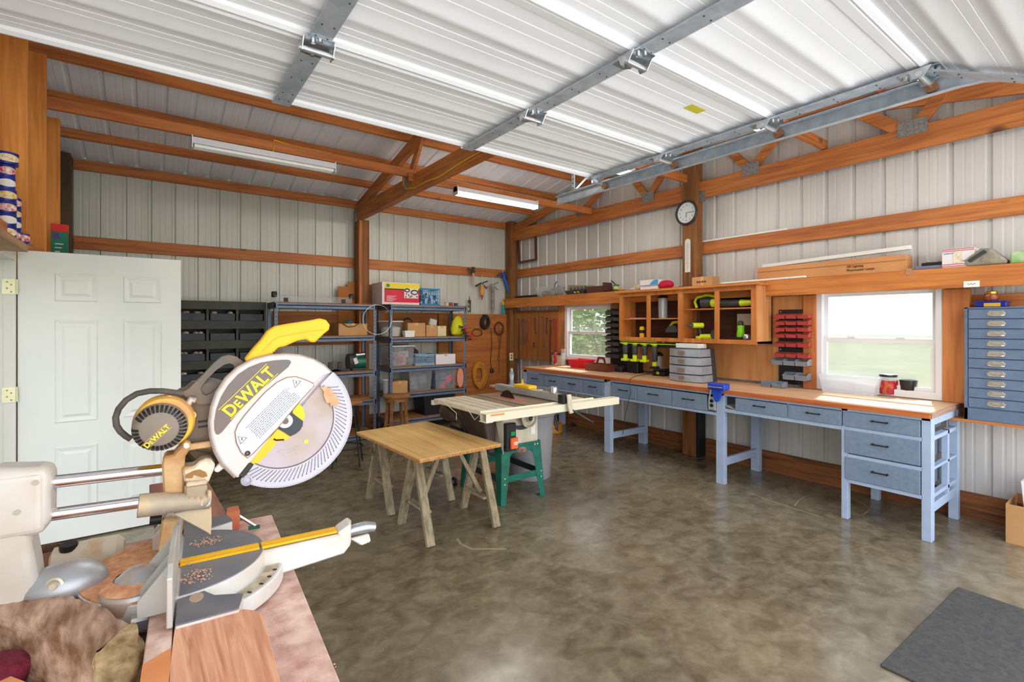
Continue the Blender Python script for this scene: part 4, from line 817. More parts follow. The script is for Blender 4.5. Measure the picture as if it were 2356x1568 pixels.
# ------------------------------------------------------------------ blue steel drawer cabinet on the wall
t = thing('drawer_cabinet', 'tall slate blue steel cabinet of ten shallow labelled drawers', 'cabinet', (5.0, .82, .81)); db = mat('cabinet_slate', (94, 112, 136), .45, .1, c2=(102, 120, 144), sc=20)
sh = B().box(5.0, 5.18, .63, .985, .81, 1.656).box(4.992, 5.0, .963, .985, .81, 1.656).box(4.992, 5.0, .63, .985, 1.645, 1.656).box(4.992, 5.0, .63, .652, .81, 1.656).box(4.992, 5.0, .63, .985, .81, .9); obj('cabinet_body', sh, db, t, bev=.002)
chrome = mat('label_pull', (214, 206, 190), .25, .8)
for k in range(10):
    z1 = 1.642-.0738*k; d = obj('drawer', B().box(4.985, 5.0, .656, .959, z1-.07, z1-.003), db, t, bev=.0015); zc = z1-.034; yc = .808
    p = [(4.983, yc+.056*math.cos(q)*(1 if abs(math.cos(q)) > .3 else 1), zc+.017*math.sin(q)) for q in [2*PI*i/24 for i in range(24)]]
    obj('label_pull', B().tube([(4.975, yc-.045, zc-.012), (4.965, yc-.03, zc-.014), (4.962, yc, zc-.016), (4.965, yc+.03, zc-.014), (4.975, yc+.045, zc-.012)], .005, 6).prism([(4.984, yc-.052, zc), (4.984, yc-.035, zc-.018), (4.984, yc+.035, zc-.018), (4.984, yc+.052, zc), (4.984, yc+.035, zc+.02), (4.984, yc-.035, zc+.02)], (-.003, 0, 0)), chrome, d, bev=.001)
    obj('label_card', B().box(4.979, 4.981, yc-.02, yc+.02, zc-.004, zc+.013), mat('card_dull', (150, 148, 142), .6), d)
struct('trim_5', B().box(4.98, 5.2, .3, 1.1, .79, .81), wood('ledger_board', (214, 138, 66), (178, 104, 44), 'y', .55))
t = thing('cookie_tin', 'dark blue rectangular tin on top of the blue drawer cabinet', 'tin', (5.08, .84, 1.657)); obj('tin_body', B().box(5.02, 5.16, .76, .93, 1.657, 1.695), blue, t, bev=.006); obj('tin_lid', B().box(5.016, 5.164, .755, .935, 1.69, 1.702), blue, t, bev=.003); obj('tin_picture', B().box(5.018, 5.02, .79, .88, 1.66, 1.687), mat('tin_gold', (200, 160, 60), .4), t)
t = thing('nut_jar', 'amber glass jar with gold lid on the blue tin', 'jar', (5.08, .85, 1.703)); obj('jar_body', B().lathe([(.035, 0), (.042, .01), (.042, .045), (.034, .055)], (5.08, .85, 1.703)), mat('amber_glass', (150, 74, 40), .15, c2=(110, 50, 26), sc=30), t, smooth=True); obj('jar_lid', B().lathe([(.036, .055), (.036, .068), (.03, .072)], (5.08, .85, 1.703)), brass, t, smooth=True)
# floor box at the far right
t = thing('moving_box', 'open brown cardboard box on the floor at the right wall', 'box', (4.9, .6, 0)); a = pix(2313, 1247, Z=0)
obj('box_shell', B().tub((a.x+.2, a.y-.2, 0), (.38, .4), (.38, .4), .27, .006), card, t)
u = thing('milk_jug_box', 'white carton with green and blue stripes standing in the brown box', 'carton', (a.x+.2, a.y-.17, .02))
obj('carton_body', B().obb((a.x+.19, a.y-.2, .23), (.2, .24, .42), RX(-5)), mat('mail_white', (228, 222, 224), .6), u, bev=.003)
obj('green_stripe', B().obb((a.x+.088, a.y-.2, .27), (.004, .24, .02), RX(-5)), mat('stripe_green', (60, 140, 90), .6), u); obj('blue_stripe', B().obb((a.x+.088, a.y-.2, .245), (.004, .24, .012), RX(-5)), mat('stripe_blue', (40, 70, 140), .6), u)
t = thing('door_mat', 'dark grey ribbed rubber mat on the concrete floor', 'mat', (3.2, .6, 0)); q = [pix(2025, 1533, Z=0), pix(2203, 1353, Z=0)]
q0, q1 = q; dd = (q1-q0).normalized(); nn = V((dd.y, -dd.x, 0)); obj('mat_body', B().prism([q0, q1, q1+nn*.75, q0+nn*.75], (0, 0, .012)), mat('mat_rubber', (60, 62, 64), .8, c2=(78, 76, 70), sc=40, bump=.5), t, bev=.004)
# ================================================================== back wall: shelving, bins, hanging goods
shelfblue = mat('shelving_blue_grey', (108, 122, 142), .45, .2, c2=(96, 110, 130), sc=10); chip = mat('chipboard', (158, 112, 66), .8, c2=(140, 96, 54), sc=20)
hole = mat('dark_hole', (50, 52, 56), .6)
def shelving(x0, x1, y0, y1, zs, h, lab):
    t = thing('shelving_unit', lab, 'shelving unit', ((x0+x1)/2, (y0+y1)/2, 0))
    for x, sx in ((x0, 1), (x1, -1)):
        for y, sy in ((y0, 1), (y1, -1)):
            u = obj('upright', B().box(min(x, x+sx*.04), max(x, x+sx*.04), min(y, y+sy*.002), max(y, y+sy*.002), 0, h).box(min(x, x+sx*.002), max(x, x+sx*.002), min(y, y+sy*.04), max(y, y+sy*.04), 0, h), shelfblue, t)
            if sy == 1:
                q = B()
                for k in range(34): q.box(x+sx*.02-.004, x+sx*.02+.004, y-.0008, y+.0002, .06+k*.05, .078+k*.05)
                obj('slot', q, hole, u)
    for z in zs:
        b = B()
        for y, s in ((y0+.003, 1), (y1-.003, -1)): b.prism([(x0, y, z), (x0, y+s*.012, z+.005), (x0, y+s*.012, z-.015), (x0, y, z-.02), (x0, y, z-.03), (x0, y+s*.012, z-.035), (x0, y+s*.018, z-.06), (x0, y, z-.062)], (x1-x0, 0, 0))
        for x in (x0+.003, x1-.018): b.box(x, x+.015, y0, y1, z-.062, z)
        sh = obj('shelf_beam', b, shelfblue, t)
        obj('shelf_board', B().box(x0+.004, x1-.004, y0+.004, y1-.004, z-.002, z+.012), chip, t)
    return t
Y1F, Y2F = 6.42, 6.55
S1 = [1.785, 1.37, .9, .52, .07]; S2 = [1.795, 1.335, .915, .54, .17]
shelving(1.2, 2.46, Y1F, 6.86, S1, 1.8, 'blue grey steel shelving unit left of the middle wall post'); shelving(2.7, 3.94, Y2F, 7.01, S2, 1.81, 'blue grey steel shelving unit right of the middle wall post')
def on(x0, x1, z, y, X=None): a, b = pix(x0, 745, Y=y), pix(x1, 745, Y=y); return a.x, b.x
def carton(px0, px1, z, h, y, d, lab, m=None, name='carton', cat='carton', flap=False):
    x0, x1 = on(px0, px1, z, y); t = thing(name, lab, cat, ((x0+x1)/2, y+d/2, z)); obj('box_body', B().box(x0, x1, y, y+d, z, z+h), m or card, t, bev=.003)
    obj('tape', B().box((x0+x1)/2-.02, (x0+x1)/2+.02, y-.001, y+d, z+h*.8, z+h+.001), mat('tape_tan', (214, 172, 112), .5), t); return t, x0, x1
def cup(px0, px1, z, h, y, lab, m, cat='tub', name='plastic_tub', lid=None, inner=None):
    x0, x1 = on(px0, px1, z, y); r = (x1-x0)/2; c = ((x0+x1)/2, y+r, z); t = thing(name, lab, cat, c)
    obj('tub_shell', B().lathe([(r*.82, 0), (r*.86, .005), (r*.97, h*.97)], c), m, t, smooth=True)
    if lid: obj('tub_lid', B().lathe([(r, h*.95), (r*1.04, h*.96), (r*1.04, h), (r*.9, h*1.03)], c), lid, t, smooth=True)
    if inner: obj('tub_contents', B().lathe([(r*.7, .01), (r*.78, h*.6), (r*.3, h*.7)], c), inner, t, smooth=True)
    return t
def tote(px0, px1, z, h, y, d, lab, m, inner, lid=None, im=None):
    x0, x1 = on(px0, px1, z, y); w = x1-x0; c = ((x0+x1)/2, y+d/2, z); t = thing('storage_tote', lab, 'tote', c)
    obj('tote_shell', B().tub(c, (w*.88, d*.9), (w, d), h, .004, .008), m, t)
    if inner:
        bb = B(); random.seed(int(px0))
        for k in range(11): bb.obb((c[0]+random.uniform(-.3, .3)*w, c[1]+random.uniform(-.3, .2)*d, z+h*random.uniform(.2, .62)), (w*.34, d*.3, h*.34), RZ(random.uniform(0, 90)) @ RX(random.uniform(-30, 30)))
        obj('tote_contents', bb, inner, t)
    if lid: obj('tote_lid', B().box(x0-.012, x1+.012, y-.012, y+d+.012, z+h+.009, z+h+.028), lid, t, bev=.006)
    return t
# unit 2 top
z = S2[0]+.012; x0, x1 = on(879, 965, z, 6.57)
t = thing('kit_box', 'large printed box in yellow and red on top of the right shelving unit', 'box', ((x0+x1)/2, 6.78, z)); y0 = 6.57
obj('box_body', B().box(x0, x1, y0, 6.97, z, z+.31), mat('kit_white', (226, 214, 214), .6), t, bev=.003)
w_ = x1-x0; h_ = .31
obj('yellow_band', B().box(x0+w_*.06, x1, y0-.001, y0, z+h_*.72, z+h_*.97), mat('kit_yellow', (230, 206, 40), .5), t); obj('dark_band', B().box(x0+w_*.06, x1, y0-.0015, y0, z+h_*.66, z+h_*.72), mat('kit_dark', (70, 40, 30), .5), t)
obj('red_field', B().box(x0+w_*.06, x1, y0-.001, y0, z+h_*.1, z+h_*.66), mat('kit_red', (204, 24, 56), .5), t); obj('picture_field', B().box(x0+w_*.58, x0+w_*.96, y0-.002, y0, z+h_*.3, z+h_*.76), mat('kit_white', (226, 214, 214), .6), t)
obj('logo', B().prism([(x0+w_*(.15+.05*math.cos(a)), y0-.0018, z+h_*(.85+.08*math.sin(a))) for a in [2*PI*i/16 for i in range(16)]], (0, .001, 0)), mat('kit_teal', (50, 120, 110), .5), t)
g = B()
for k in range(6): g.box(x0+w_*.12, x0+w_*(.28+.05*(k % 3)), y0-.002, y0, z+h_*(.15+.045*k), z+h_*(.165+.045*k))
obj('print', g, mat('kit_white', (226, 214, 214), .6), t)
g = B()
for dx, dz, r in ((.66, .66, .03), (.86, .58, .042)): g.tube([(x0+w_*dx+r*1.2*math.cos(a), y0-.003, z+h_*dz+r*.7*math.sin(a)) for a in [2*PI*i/14 for i in range(14)]], .009, 5, True)
for dx, dz in ((.64, .5), (.74, .36), (.7, .44), (.78, .4), (.93, .38), (.62, .36)): g.box(x0+w_*dx-.008, x0+w_*dx+.008, y0-.004, y0-.002, z+h_*dz-.012, z+h_*dz+.012)
obj('parts_picture', g, dgrey, t)
def basket(px0, px1, z, h, y, d, lab, m, inner=None):
    x0, x1 = on(px0, px1, z, y); t = thing('plastic_basket', lab, 'basket', ((x0+x1)/2, y+d/2, z)); b = B(); w = x1-x0
    b.box(x0, x1, y, y+d, z, z+.006)
    for zz in (z+.006, z+h-.02): b.box(x0, x1, y, y+.004, zz, zz+.02).box(x0, x1, y+d-.004, y+d, zz, zz+.02).box(x0, x0+.004, y, y+d, zz, zz+.02).box(x1-.004, x1, y, y+d, zz, zz+.02)
    n = 9
    for k in range(n+1): q = x0+(w-.006)*k/n; b.box(q, q+.006, y, y+.004, z, z+h).box(q, q+.006, y+d-.004, y+d, z, z+h)
    for k in range(1, 5): b.box(x0, x1, y, y+.004, z+h*k/5-.003, z+h*k/5+.003)
    for k in range(6): q = y+(d-.006)*k/5; b.box(x0, x0+.004, q, q+.006, z, z+h).box(x1-.004, x1, q, q+.006, z, z+h)
    obj('basket_body', b, m, t)
    if inner: obj('basket_contents', B().box(x0+.02, x0+w*.5, y+.03, y+d-.03, z+.01, z+h*.45).box(x0+w*.55, x1-.02, y+.03, y+d-.03, z+.01, z+h*.6).box(x0+w*.2, x0+w*.45, y+.03, y+d-.05, z+h*.5, z+h*.9), inner, t)
basket(967, 1012, z, .25, 6.6, .3, 'bright blue slotted plastic basket beside the printed box', mat('basket_blue', (20, 140, 200), .4), mat('contents_bw', (214, 214, 220), .6, c2=(40, 60, 90), sc=14, thr=(.48, .52)))
for k, (p0, p1, h, c_, nm) in enumerate(((1026, 1034, .06, (214, 206, 196), 'white'), (1036, 1044, .055, (150, 70, 60), 'brownish red'), (1047, 1056, .05, (70, 84, 104), 'slate blue'))): cup(p0, p1, z, h, 6.7, nm+' small jar at the right end of the top shelf', mat('jar_%d' % k, c_, .5), 'jar', 'small_jar', dgrey)
# unit 2 second shelf
z = S2[1]+.012
cup(882, 938, z, .225, 6.62, 'large clear tub with pale contents on the second shelf', frosti, lid=white, inner=mat('contents_cream', (214, 204, 190), .8))
x0, x1 = on(930, 953, z, 6.58)
t = thing('food_container', 'small white lidded container in front of the tan carton', 'container', ((x0+x1)/2, 6.62, z)); obj('container_body', B().tub(((x0+x1)/2, 6.6, z), (x1-x0-.02, .08), (x1-x0, .09), .075, .003), white, t); obj('container_lid', B().box(x0, x1, 6.555, 6.645, z+.076, z+.09), white, t, bev=.003)
carton(938, 979, z, .2, 6.68, .25, 'tan carton in the middle of the second shelf'); carton(981, 1006, z, .17, 6.66, .22, 'narrower tan carton right of the middle of the second shelf'); carton(1007, 1027, z, .155, 6.64, .2, 'cream white carton near the right end of the second shelf', mat('cream_carton', (214, 200, 156), .6))
single('black_cable', B().tube([(3.08+.07*math.cos(a), 6.8, z+.205+.06*math.sin(a)) for a in [PI*i/10 for i in range(11)]], .012), black, 'black cable arching over the tan carton', 'cable', smooth=True)
single('paper_bag', B().obb((3.45, 6.72, z+.21), (.12, .06, .1), RY(14)), mat('pale_pack', (190, 192, 188), .6), 'pale plastic pack standing on the narrow carton', 'pack', bev=.01)
xa = pix(1058, 745, Y=6.6).x
single('yellow_bag', B().lathe([(.05, 0), (.11, .03), (.125, .12), (.1, .22), (.05, .29), (.02, .31)], (xa, 6.66, z), sc=(1, .6)), mat('bag_yellow', (218, 214, 20), .6, c2=(190, 186, 10), sc=8, bump=.6), 'bright yellow bag at the right end of the second shelf', 'bag', smooth=True)
redp = mat('clamp_red', (190, 30, 36), .4)
for k in range(5):
    c = pix(1062+5*k, 752+7*k, Y=6.5); t = thing('spring_clamp', ['topmost', 'second highest', 'middle', 'second lowest', 'lowest'][k]+' red and black spring clamp gripping the shelving upright', 'clamp', c, 'spring clamps on the shelving upright')
    obj('clamp_jaw', B().beam(c+V((-.05, 0, .02)), c+V((.02, 0, 0)), .02, .014).beam(c+V((-.05, 0, -.01)), c+V((.02, 0, 0)), .02, .014), black, t, bev=.003); obj('clamp_grip', B().beam(c+V((.02, 0, 0)), c+V((.07, 0, .03)), .02, .014).beam(c+V((.02, 0, 0)), c+V((.07, 0, -.025)), .02, .014), redp, t, bev=.004)
# third shelf
z = S2[2]+.012
tote(898, 953, z, .27, 6.6, .36, 'clear lidded tote of papers on the third shelf', frosti, mat('papers_mix', (206, 196, 192), .7, c2=(150, 90, 110), sc=6), mat('lid_white', (214, 218, 218), .4))
basket(955, 1000, z, .16, 6.58, .26, 'pale blue slotted basket on the third shelf', mat('basket_pale', (150, 186, 214), .5))
single('wooden_birdhouse', B().prism([(3.05, 6.85, z+.1), (3.28, 6.85, z+.1), (3.28, 6.85, z+.2), (3.16, 6.85, z+.29), (3.05, 6.85, z+.2)], (0, .1, 0)), mat('dark_wood_flat', (70, 44, 30), .7), 'dark wooden house shaped piece behind the pale basket', 'woodwork')
carton(1003, 1048, z, .15, 6.58, .3, 'white flat carton at the right of the third shelf', mat('mail_white', (228, 222, 224), .6))
# fourth shelf
z = S2[3]+.012
cup(884, 900, z, .2, 6.6, 'white plastic bottle at the left of the fourth shelf', frost, 'bottle', 'plastic_bottle', white)
carton(903, 938, z, .17, 6.57, .26, 'small tan carton on the fourth shelf'); tote(941, 995, z, .3, 6.6, .36, 'clear tote of mixed scraps on the fourth shelf', frosti, mat('scraps_mix', (150, 140, 124), .8, c2=(90, 110, 130), sc=12)); tote(1001, 1052, z, .3, 6.58, .36, 'clear tote with red and blue bags on the fourth shelf', frosti, mat('red_blue', (206, 26, 60), .6, c2=(60, 80, 130), sc=3, thr=(.52, .56)))
z = S2[4]+.012; tote(975, 1048, z, .3, 6.6, .38, 'large black tote on the bottom shelf', black, None, black)
c = pix(1059, 868, Y=6.53); t = thing('fly_swatter', 'pink oval paddle with wire rim hanging on the shelving upright', 'paddle', c); pk = mat('paddle_pink', (222, 140, 112), .6)
obj('paddle_blade', B().prism([c+V((.06*math.cos(a), 0, .15*math.sin(a))) for a in [2*PI*i/24 for i in range(24)]], (0, .006, 0)), pk, t); obj('rim', B().tube([c+V((.062*math.cos(a), 0, .152*math.sin(a))) for a in [2*PI*i/24 for i in range(24)]], .004, 5, True), dgrey, t)
# unit 1
z = S1[0]+.012; x0, x1 = on(632, 810, z, 6.5)
t = thing('storage_case', 'long flat clear storage case with black latches on the left shelving unit', 'case', ((x0+x1)/2, 6.6, z)); obj('case_shell', B().box(x0, x1, 6.48, 6.8, z, z+.085), frosti, t, bev=.008)
for x in (x0+.12, x1-.12): obj('latch', B().box(x-.025, x+.025, 6.47, 6.48, z+.005, z+.055), black, t)
for x in (x0, x1): obj('corner_clip', B().box(x-.03, x+.03, 6.5, 6.56, z+.06, z+.13), black, t, bev=.01)
z = S1[1]+.012; t, x0, x1 = carton(779, 845, z, .155, 6.46, .3, 'long tan carton with a handle cord on the left shelving unit')
obj('cord_handle', B().tube([(x0+.05, 6.45, z+.155), (x0+.12, 6.45, z+.11), (x0+.2, 6.45, z+.12), (x0+.26, 6.45, z+.155)], .005, 6), black, t, smooth=True); text('KIRBY', (x0+.24, 6.459, z+.05), (1, 0, .1), (0, -1, 0), .035, mat('ink_brown', (90, 62, 40), .7), t) if 0 else None
single('bag', B().ball((1.45, 6.6, z+.07), (.14, .1, .07)), mat('bag_orange', (206, 130, 50), .7, c2=(214, 206, 190), sc=9, thr=(.5, .55)), 'orange and white bundle at the left of the second shelf', 'bundle', smooth=True)
single('blue_cap', B().ball((2.2, 6.75, z+.17), (.05, .05, .03)), mat('cap_blue', (40, 130, 170), .5), 'small teal blue cap behind the long tan carton', 'cap', smooth=True)
z = S1[2]+.012; c = pix(818, 838, Y=6.6)
t = thing('bench_grinder', 'green and dark bench grinder on the third shelf of the left unit', 'grinder', (c.x, 6.6, z)); gg = mat('machine_green', (22, 104, 76), .4)
obj('motor', B().cyl((c.x-.02, 6.62, z+.1), (c.x+.13, 6.62, z+.1), .08, n=24), gg, t, smooth=True); obj('wheel_guard', B().cyl((c.x-.1, 6.62, z+.11), (c.x-.03, 6.62, z+.11), .11, n=28), dgrey, t, smooth=True); obj('top_cylinder', B().cyl((c.x, 6.6, z+.2), (c.x+.12, 6.6, z+.21), .03), steel, t, smooth=True)
obj('base', B().box(c.x-.06, c.x+.14, 6.54, 6.7, z, z+.03), dgrey, t, bev=.004); obj('tag', B().obb((c.x-.03, 6.5, z+.13), (.05, .004, .08), RY(-20)), mat('tag_white', (226, 220, 220), .6), t)
for k, x in enumerate((1.78, 1.9, 2.02)): single('pipe_clamp', B().beam((x-.12, 6.55, z+.015), (x+.12, 6.55, z+.015), .03, .02).box(x-.03, x+.02, 6.53, 6.57, z+.02, z+.12), dgrey, ['left', 'middle', 'right'][k]+' dark iron clamp lying on the third shelf left of the grinder', 'clamp', 'iron clamps on the third shelf')
single('plank', B().box(1.3, 2.4, 6.5, 6.8, S1[3]+.012, S1[3]+.03), wood('stool_wood', (176, 124, 66), (130, 84, 40), 'x', .6), 'bare tan plank lying on the fourth shelf of the left unit', 'plank')
# loose cardboard behind the post
for k, (a, b_, y, z0, z1, l) in enumerate(((778, 802, 7.02, 1.4, 2.06, 'narrow tan cardboard sheet left of the middle post'), (800, 822, 7.035, 1.4, 2.13, 'taller tan cardboard sheet directly behind the middle post'), (846, 886, 7.02, 1.4, 2.11, 'tan cardboard sheet right of the middle post'))):
    x0, x1 = on(a, b_, 0, y); single('cardboard_sheet', B().box(x0, x1, y, y+.006, z0, z1), mat('kraft_dark', (176, 112, 52), .8), l, 'cardboard')
# wire hoop between the units
single('wire_hoop', B().tube([pix(868+33*math.cos(a), 735+34*math.sin(a), Y=6.38) for a in [2*PI*i/30 for i in range(30)]], .0025, 5, True), steel, 'large thin wire hoop hanging between the two shelving units', 'wire', smooth=True)
# dark green grey bin cabinet on the left
t = thing('bin_cabinet', 'dark grey green wooden cabinet with rows of pull-out bins', 'cabinet', (.5, 6.95, 0)); dg = mat('cabinet_grey_green', (70, 72, 62), .6, c2=(60, 62, 54), sc=14); dk = mat('bin_dark', (44, 48, 52), .5, c2=(58, 66, 72), sc=6)
YC = 6.82; xr = pix(613, 745, Y=YC).x; xd = [pix(474.7, 745, Y=YC).x, pix(543.5, 745, Y=YC).x]; pw_ = xd[1]-xd[0]; xl = xd[0]-pw_*2
obj('back_panel', B().box(xl, xr, 7.05, 7.07, .05, 1.8), dg, t)
rails = [(1.706, 1.805)]; zz = 1.572
while zz > .2: rails.append((zz-.1, zz)); zz -= .237
for a, b_ in rails: obj('rail', B().box(xl, xr, YC, YC+.02, a, b_), dg, t, bev=.001); obj('shelf', B().box(xl, xr, YC+.02, 7.05, b_-.015, b_), dg, t)
xs = [xl, xd[0]-pw_, xd[0], xd[1], xr-.026]
for x in xs: obj('divider', B().box(x, x+.026, YC+.005, 7.05, .05, 1.8), dg, t)
for i in range(5):
    zt = rails[i+1][1]
    for k in range(4):
        d = obj('drawer', B().box(xs[k]+.04, xs[k+1]-.012, YC+.012, YC+.2, zt, zt+.085), dk, t, bev=.003)
        if (i, k) in ((0, 2), (1, 1), (0, 1), (3, 1), (2, 1)):
            g = B(); random.seed(i*7+k)
            for q in range(4): g.ball((random.uniform(xs[k]+.07, xs[k+1]-.05), YC+.05, zt+.09), (.03, .03, .022), 8, 6)
            obj('loose_item', g, mat('bin_items', (190, 186, 172), .6, c2=(120, 90, 70), sc=20), t, smooth=True)
# ------------------------------------------------------------------ hanging goods on the back wall
YW = 7.0
def hpx(x, y, Y=YW): return pix(x, y, Y=Y)
def caulk(px, py, L, m, lab, tilt=0, Y=YW, hm=None):
    c = hpx(px, py, Y); t = thing('caulking_gun', lab, 'caulking gun', c); s = math.sin(math.radians(tilt)); k = math.cos(math.radians(tilt))
    e = c+V((s*L, 0, -k*L)); obj('barrel', B().cyl(c, e, .028, n=14), m, t, smooth=True); obj('trigger_grip', B().beam(c+V((-.01, 0, .03)), c+V((-.13, 0, -.03)), .018, .03).beam(c+V((0, 0, .03)), c+V((.12, 0, .07)), .015, .02).beam(c+V((0, 0, .02)), c+V((.1, 0, -.06)), .015, .02), hm or dgrey, t, bev=.004)
    obj('push_rod', B().cyl(c, c+V((-s*.1, 0, .17)), .004), steel, t); obj('nozzle', B().cyl(e, e+V((s*.06, 0, -.06)), .012, .003), hm or dgrey, t)
caulk(1109, 655, .2, mat('gun_yellow_red', (226, 160, 30), .4, c2=(200, 40, 30), sc=4, stretch=(.1, .1, 1), thr=(.45, .55)), 'caulking gun with a yellow and red tube hanging on the back wall')
caulk(1134, 658, .42, mat('gun_grey', (150, 140, 136), .5, c2=(110, 100, 100), sc=18), 'grey caulking gun right of the yellow and red one', hm=mat('gun_grey2', (140, 138, 134), .5))
caulk(1158, 632, .34, mat('gun_blue', (28, 84, 176), .4), 'blue caulking gun hanging tilted by the corner post', 22, hm=mat('gun_blue2', (24, 70, 156), .4))
c = hpx(1086, 622); t = thing('square_tool', 'dark hand clamp with a clear blade hung over the wall beam', 'tool', c); obj('clamp_head', B().beam(c+V((-.08, -.0, .03)), c+V((.04, 0, -.02)), .02, .02).beam(c+V((-.07, 0, -.06)), c+V((.02, 0, 0)), .016, .016).box(c.x, c.x+.05, c.y-.02, c.y+.01, c.z-.04, c.z+.06), dgrey, t, bev=.003); obj('blade', B().box(c.x+.005, c.x+.045, c.y-.004, c.y, c.z-.24, c.z-.03), mat('blade_pinkish', (186, 156, 146), .4), t)
def ctube(px, py, h, m1, m2, lab):
    c = hpx(px, py); t = thing('sealant_tube', lab, 'tube', c); obj('tube_body', B().cyl(c+V((0, 0, -h)), c, .024), m1, t, smooth=True); obj('tube_nozzle', B().cyl(c, c+V((0, 0, .07)), .01, .004), m2, t, smooth=True); obj('tube_band', B().lathe([(.0245, -.05), (.0245, 0)], c, cap=False), m2, t)
ctube(1080, 690, .2, mat('tube_white', (214, 214, 200), .5, c2=(60, 70, 60), sc=16, thr=(.5, .56)), dgrey, 'white and dark sealant tube at the top edge of the plywood'); ctube(1157, 694, .22, mat('tube_teal', (20, 150, 150), .5), mat('tube_amber', (214, 160, 40), .5), 'teal sealant tube with amber cap beside the corner post')
def coil(px, py, rx, rz, n, rad, m, lab, Y=YW+.005, name='cable_coil', cat='coil', jit=.01, seed=3):
    random.seed(seed); c = hpx(px, py, Y); b = B()
    t = thing(name, lab, cat, c)
    for k in range(n):
        ox, oz, sx, sz = random.uniform(-jit, jit), random.uniform(-jit, jit), random.uniform(.66, 1.06), random.uniform(.7, 1.06)
        b.tube([c+V((ox+rx*sx*math.cos(a), random.uniform(-.002, .002)-.004*k % .05, oz+rz*sz*math.sin(a))) for a in [2*PI*i/28 for i in range(28)]], rad, 6, True)
    obj('loop_bundle', b, m, t, smooth=True); return t, c
coil(1115, 740, .082, .105, 16, .011, mat('hose_black', (40, 40, 42), .5), 'thick black hose coil hanging on the plywood', jit=.014)
t, c = coil(1148, 755, .105, .105, 4, .005, mat('cord_brown', (92, 58, 38), .6), 'loose brown cord coil hanging right of the black hose coil')
obj('hanging_end', B().tube([c+V((0, 0, .05)), c+V((.01, 0, -.4)), c+V((0, 0, -.75))], .004, 6), mat('cord_brown', (92, 58, 38), .6), t, smooth=True); obj('hanging_end', B().tube([c+V((.06, 0, .0)), c+V((.03, 0, -.3)), c+V((-.03, 0, -.55))], .004, 6), mat('cord_brown', (92, 58, 38), .6), t, smooth=True)
coil(1101, 862, .125, .2, 18, .007, mat('cord_orange', (206, 140, 40), .5), 'large orange extension cord coil hanging low on the plywood', jit=.02, seed=5)
t, c = coil(1098, 765, .12, .06, 2, .004, mat('hose_black', (40, 40, 42), .5), 'thin black cord loop left of the hose coil'); 
single('extension_lead', B().tube([hpx(1130, 755), hpx(1132, 790), hpx(1129, 830), hpx(1131, 848)], .005, 6).ball(hpx(1132, 852), (.035, .03, .045), 10, 8), mat('hose_black', (40, 40, 42), .5), 'black lead with a plug hanging straight down the plywood', 'lead', smooth=True)
t = thing('wall_outlet', 'cream electrical outlet box on the corner post', 'outlet', (5.1, 6.92, 1.1)); a, b_ = pix(1172, 829, Y=6.925), pix(1180.5, 811, Y=6.925)
obj('outlet_cover', B().box(a.x, b_.x, 6.915, 6.93, a.z, b_.z), mat('outlet_cream', (228, 218, 180), .5), t, bev=.003); zc = (a.z+b_.z)/2; obj('socket', B().box((a.x+b_.x)/2-.014, (a.x+b_.x)/2+.014, 6.913, 6.915, zc+.01, zc+.036).box((a.x+b_.x)/2-.014, (a.x+b_.x)/2+.014, 6.913, 6.915, zc-.036, zc-.01), dgrey, t)
# straps and cords on the right wall plywood
colr = {'d': mat('cord_dark', (60, 42, 36), .6), 'r': mat('cord_red', (170, 50, 40), .6), 'b': mat('cord_bluegrey', (84, 84, 96), .6)}
R_ = [(1193, 735, 1197, 905, 'd'), (1204, 735, 1208, 790, 'b'), (1216, 737, 1214, 822, 'r'), (1230, 733, 1233, 768, 'd'), (1228, 790, 1230, 800, 'd'), (1249, 730, 1251, 796, 'b'), (1258, 732, 1258, 768, 'd'), (1266, 738, 1266, 838, 'd'), (1272, 735, 1268, 800, 'r'), (1276, 735, 1277, 812, 'r'), (1282, 735, 1281, 800, 'r'), (1296, 738, 1296, 795, 'b')]
nm = ['long dark strap hung nearest the corner post', 'blue grey strap second from the corner post', 'thin wavy red cord third from the corner post', 'short dark strap fourth from the corner post', 'tiny dark hook hanging below the short strap', 'blue grey rod with a knob in the middle of the cord row', 'short dark strap right of the blue grey rod', 'long dark strap left of the red cords', 'leftmost of the bunched red cords', 'middle of the bunched red cords', 'rightmost of the bunched red cords', 'blue grey strap nearest the small window']
for (xa, ya, xb, yb, k), l in zip(R_, nm):
    a, b_ = pix(xa, ya, X=5.125), pix(xb, yb, X=5.125); m_ = (a+b_)/2+V((0, .012, 0))
    bb = B().tube([a, a.lerp(m_, .5)+V((0, -.006, 0)), m_, m_.lerp(b_, .5), b_], .007, 6)
    if 'knob' in l: bb.ball(b_, .016, 8, 6)
    bb.box(a.x-.01, 5.14, a.y-.008, a.y+.008, a.z-.002, a.z+.014)
    single('hanging_strap', bb, colr[k], l, 'strap', 'straps and cords hanging left of the small window', smooth=True)
single('bungee_loop', B().tube([pix(1204+9*math.cos(a), 762+28*math.sin(a), X=5.12) for a in [2*PI*i/20 for i in range(20)]], .005, 6, True), colr['b'], 'oval bungee loop hanging beside the blue grey strap', 'bungee', smooth=True)
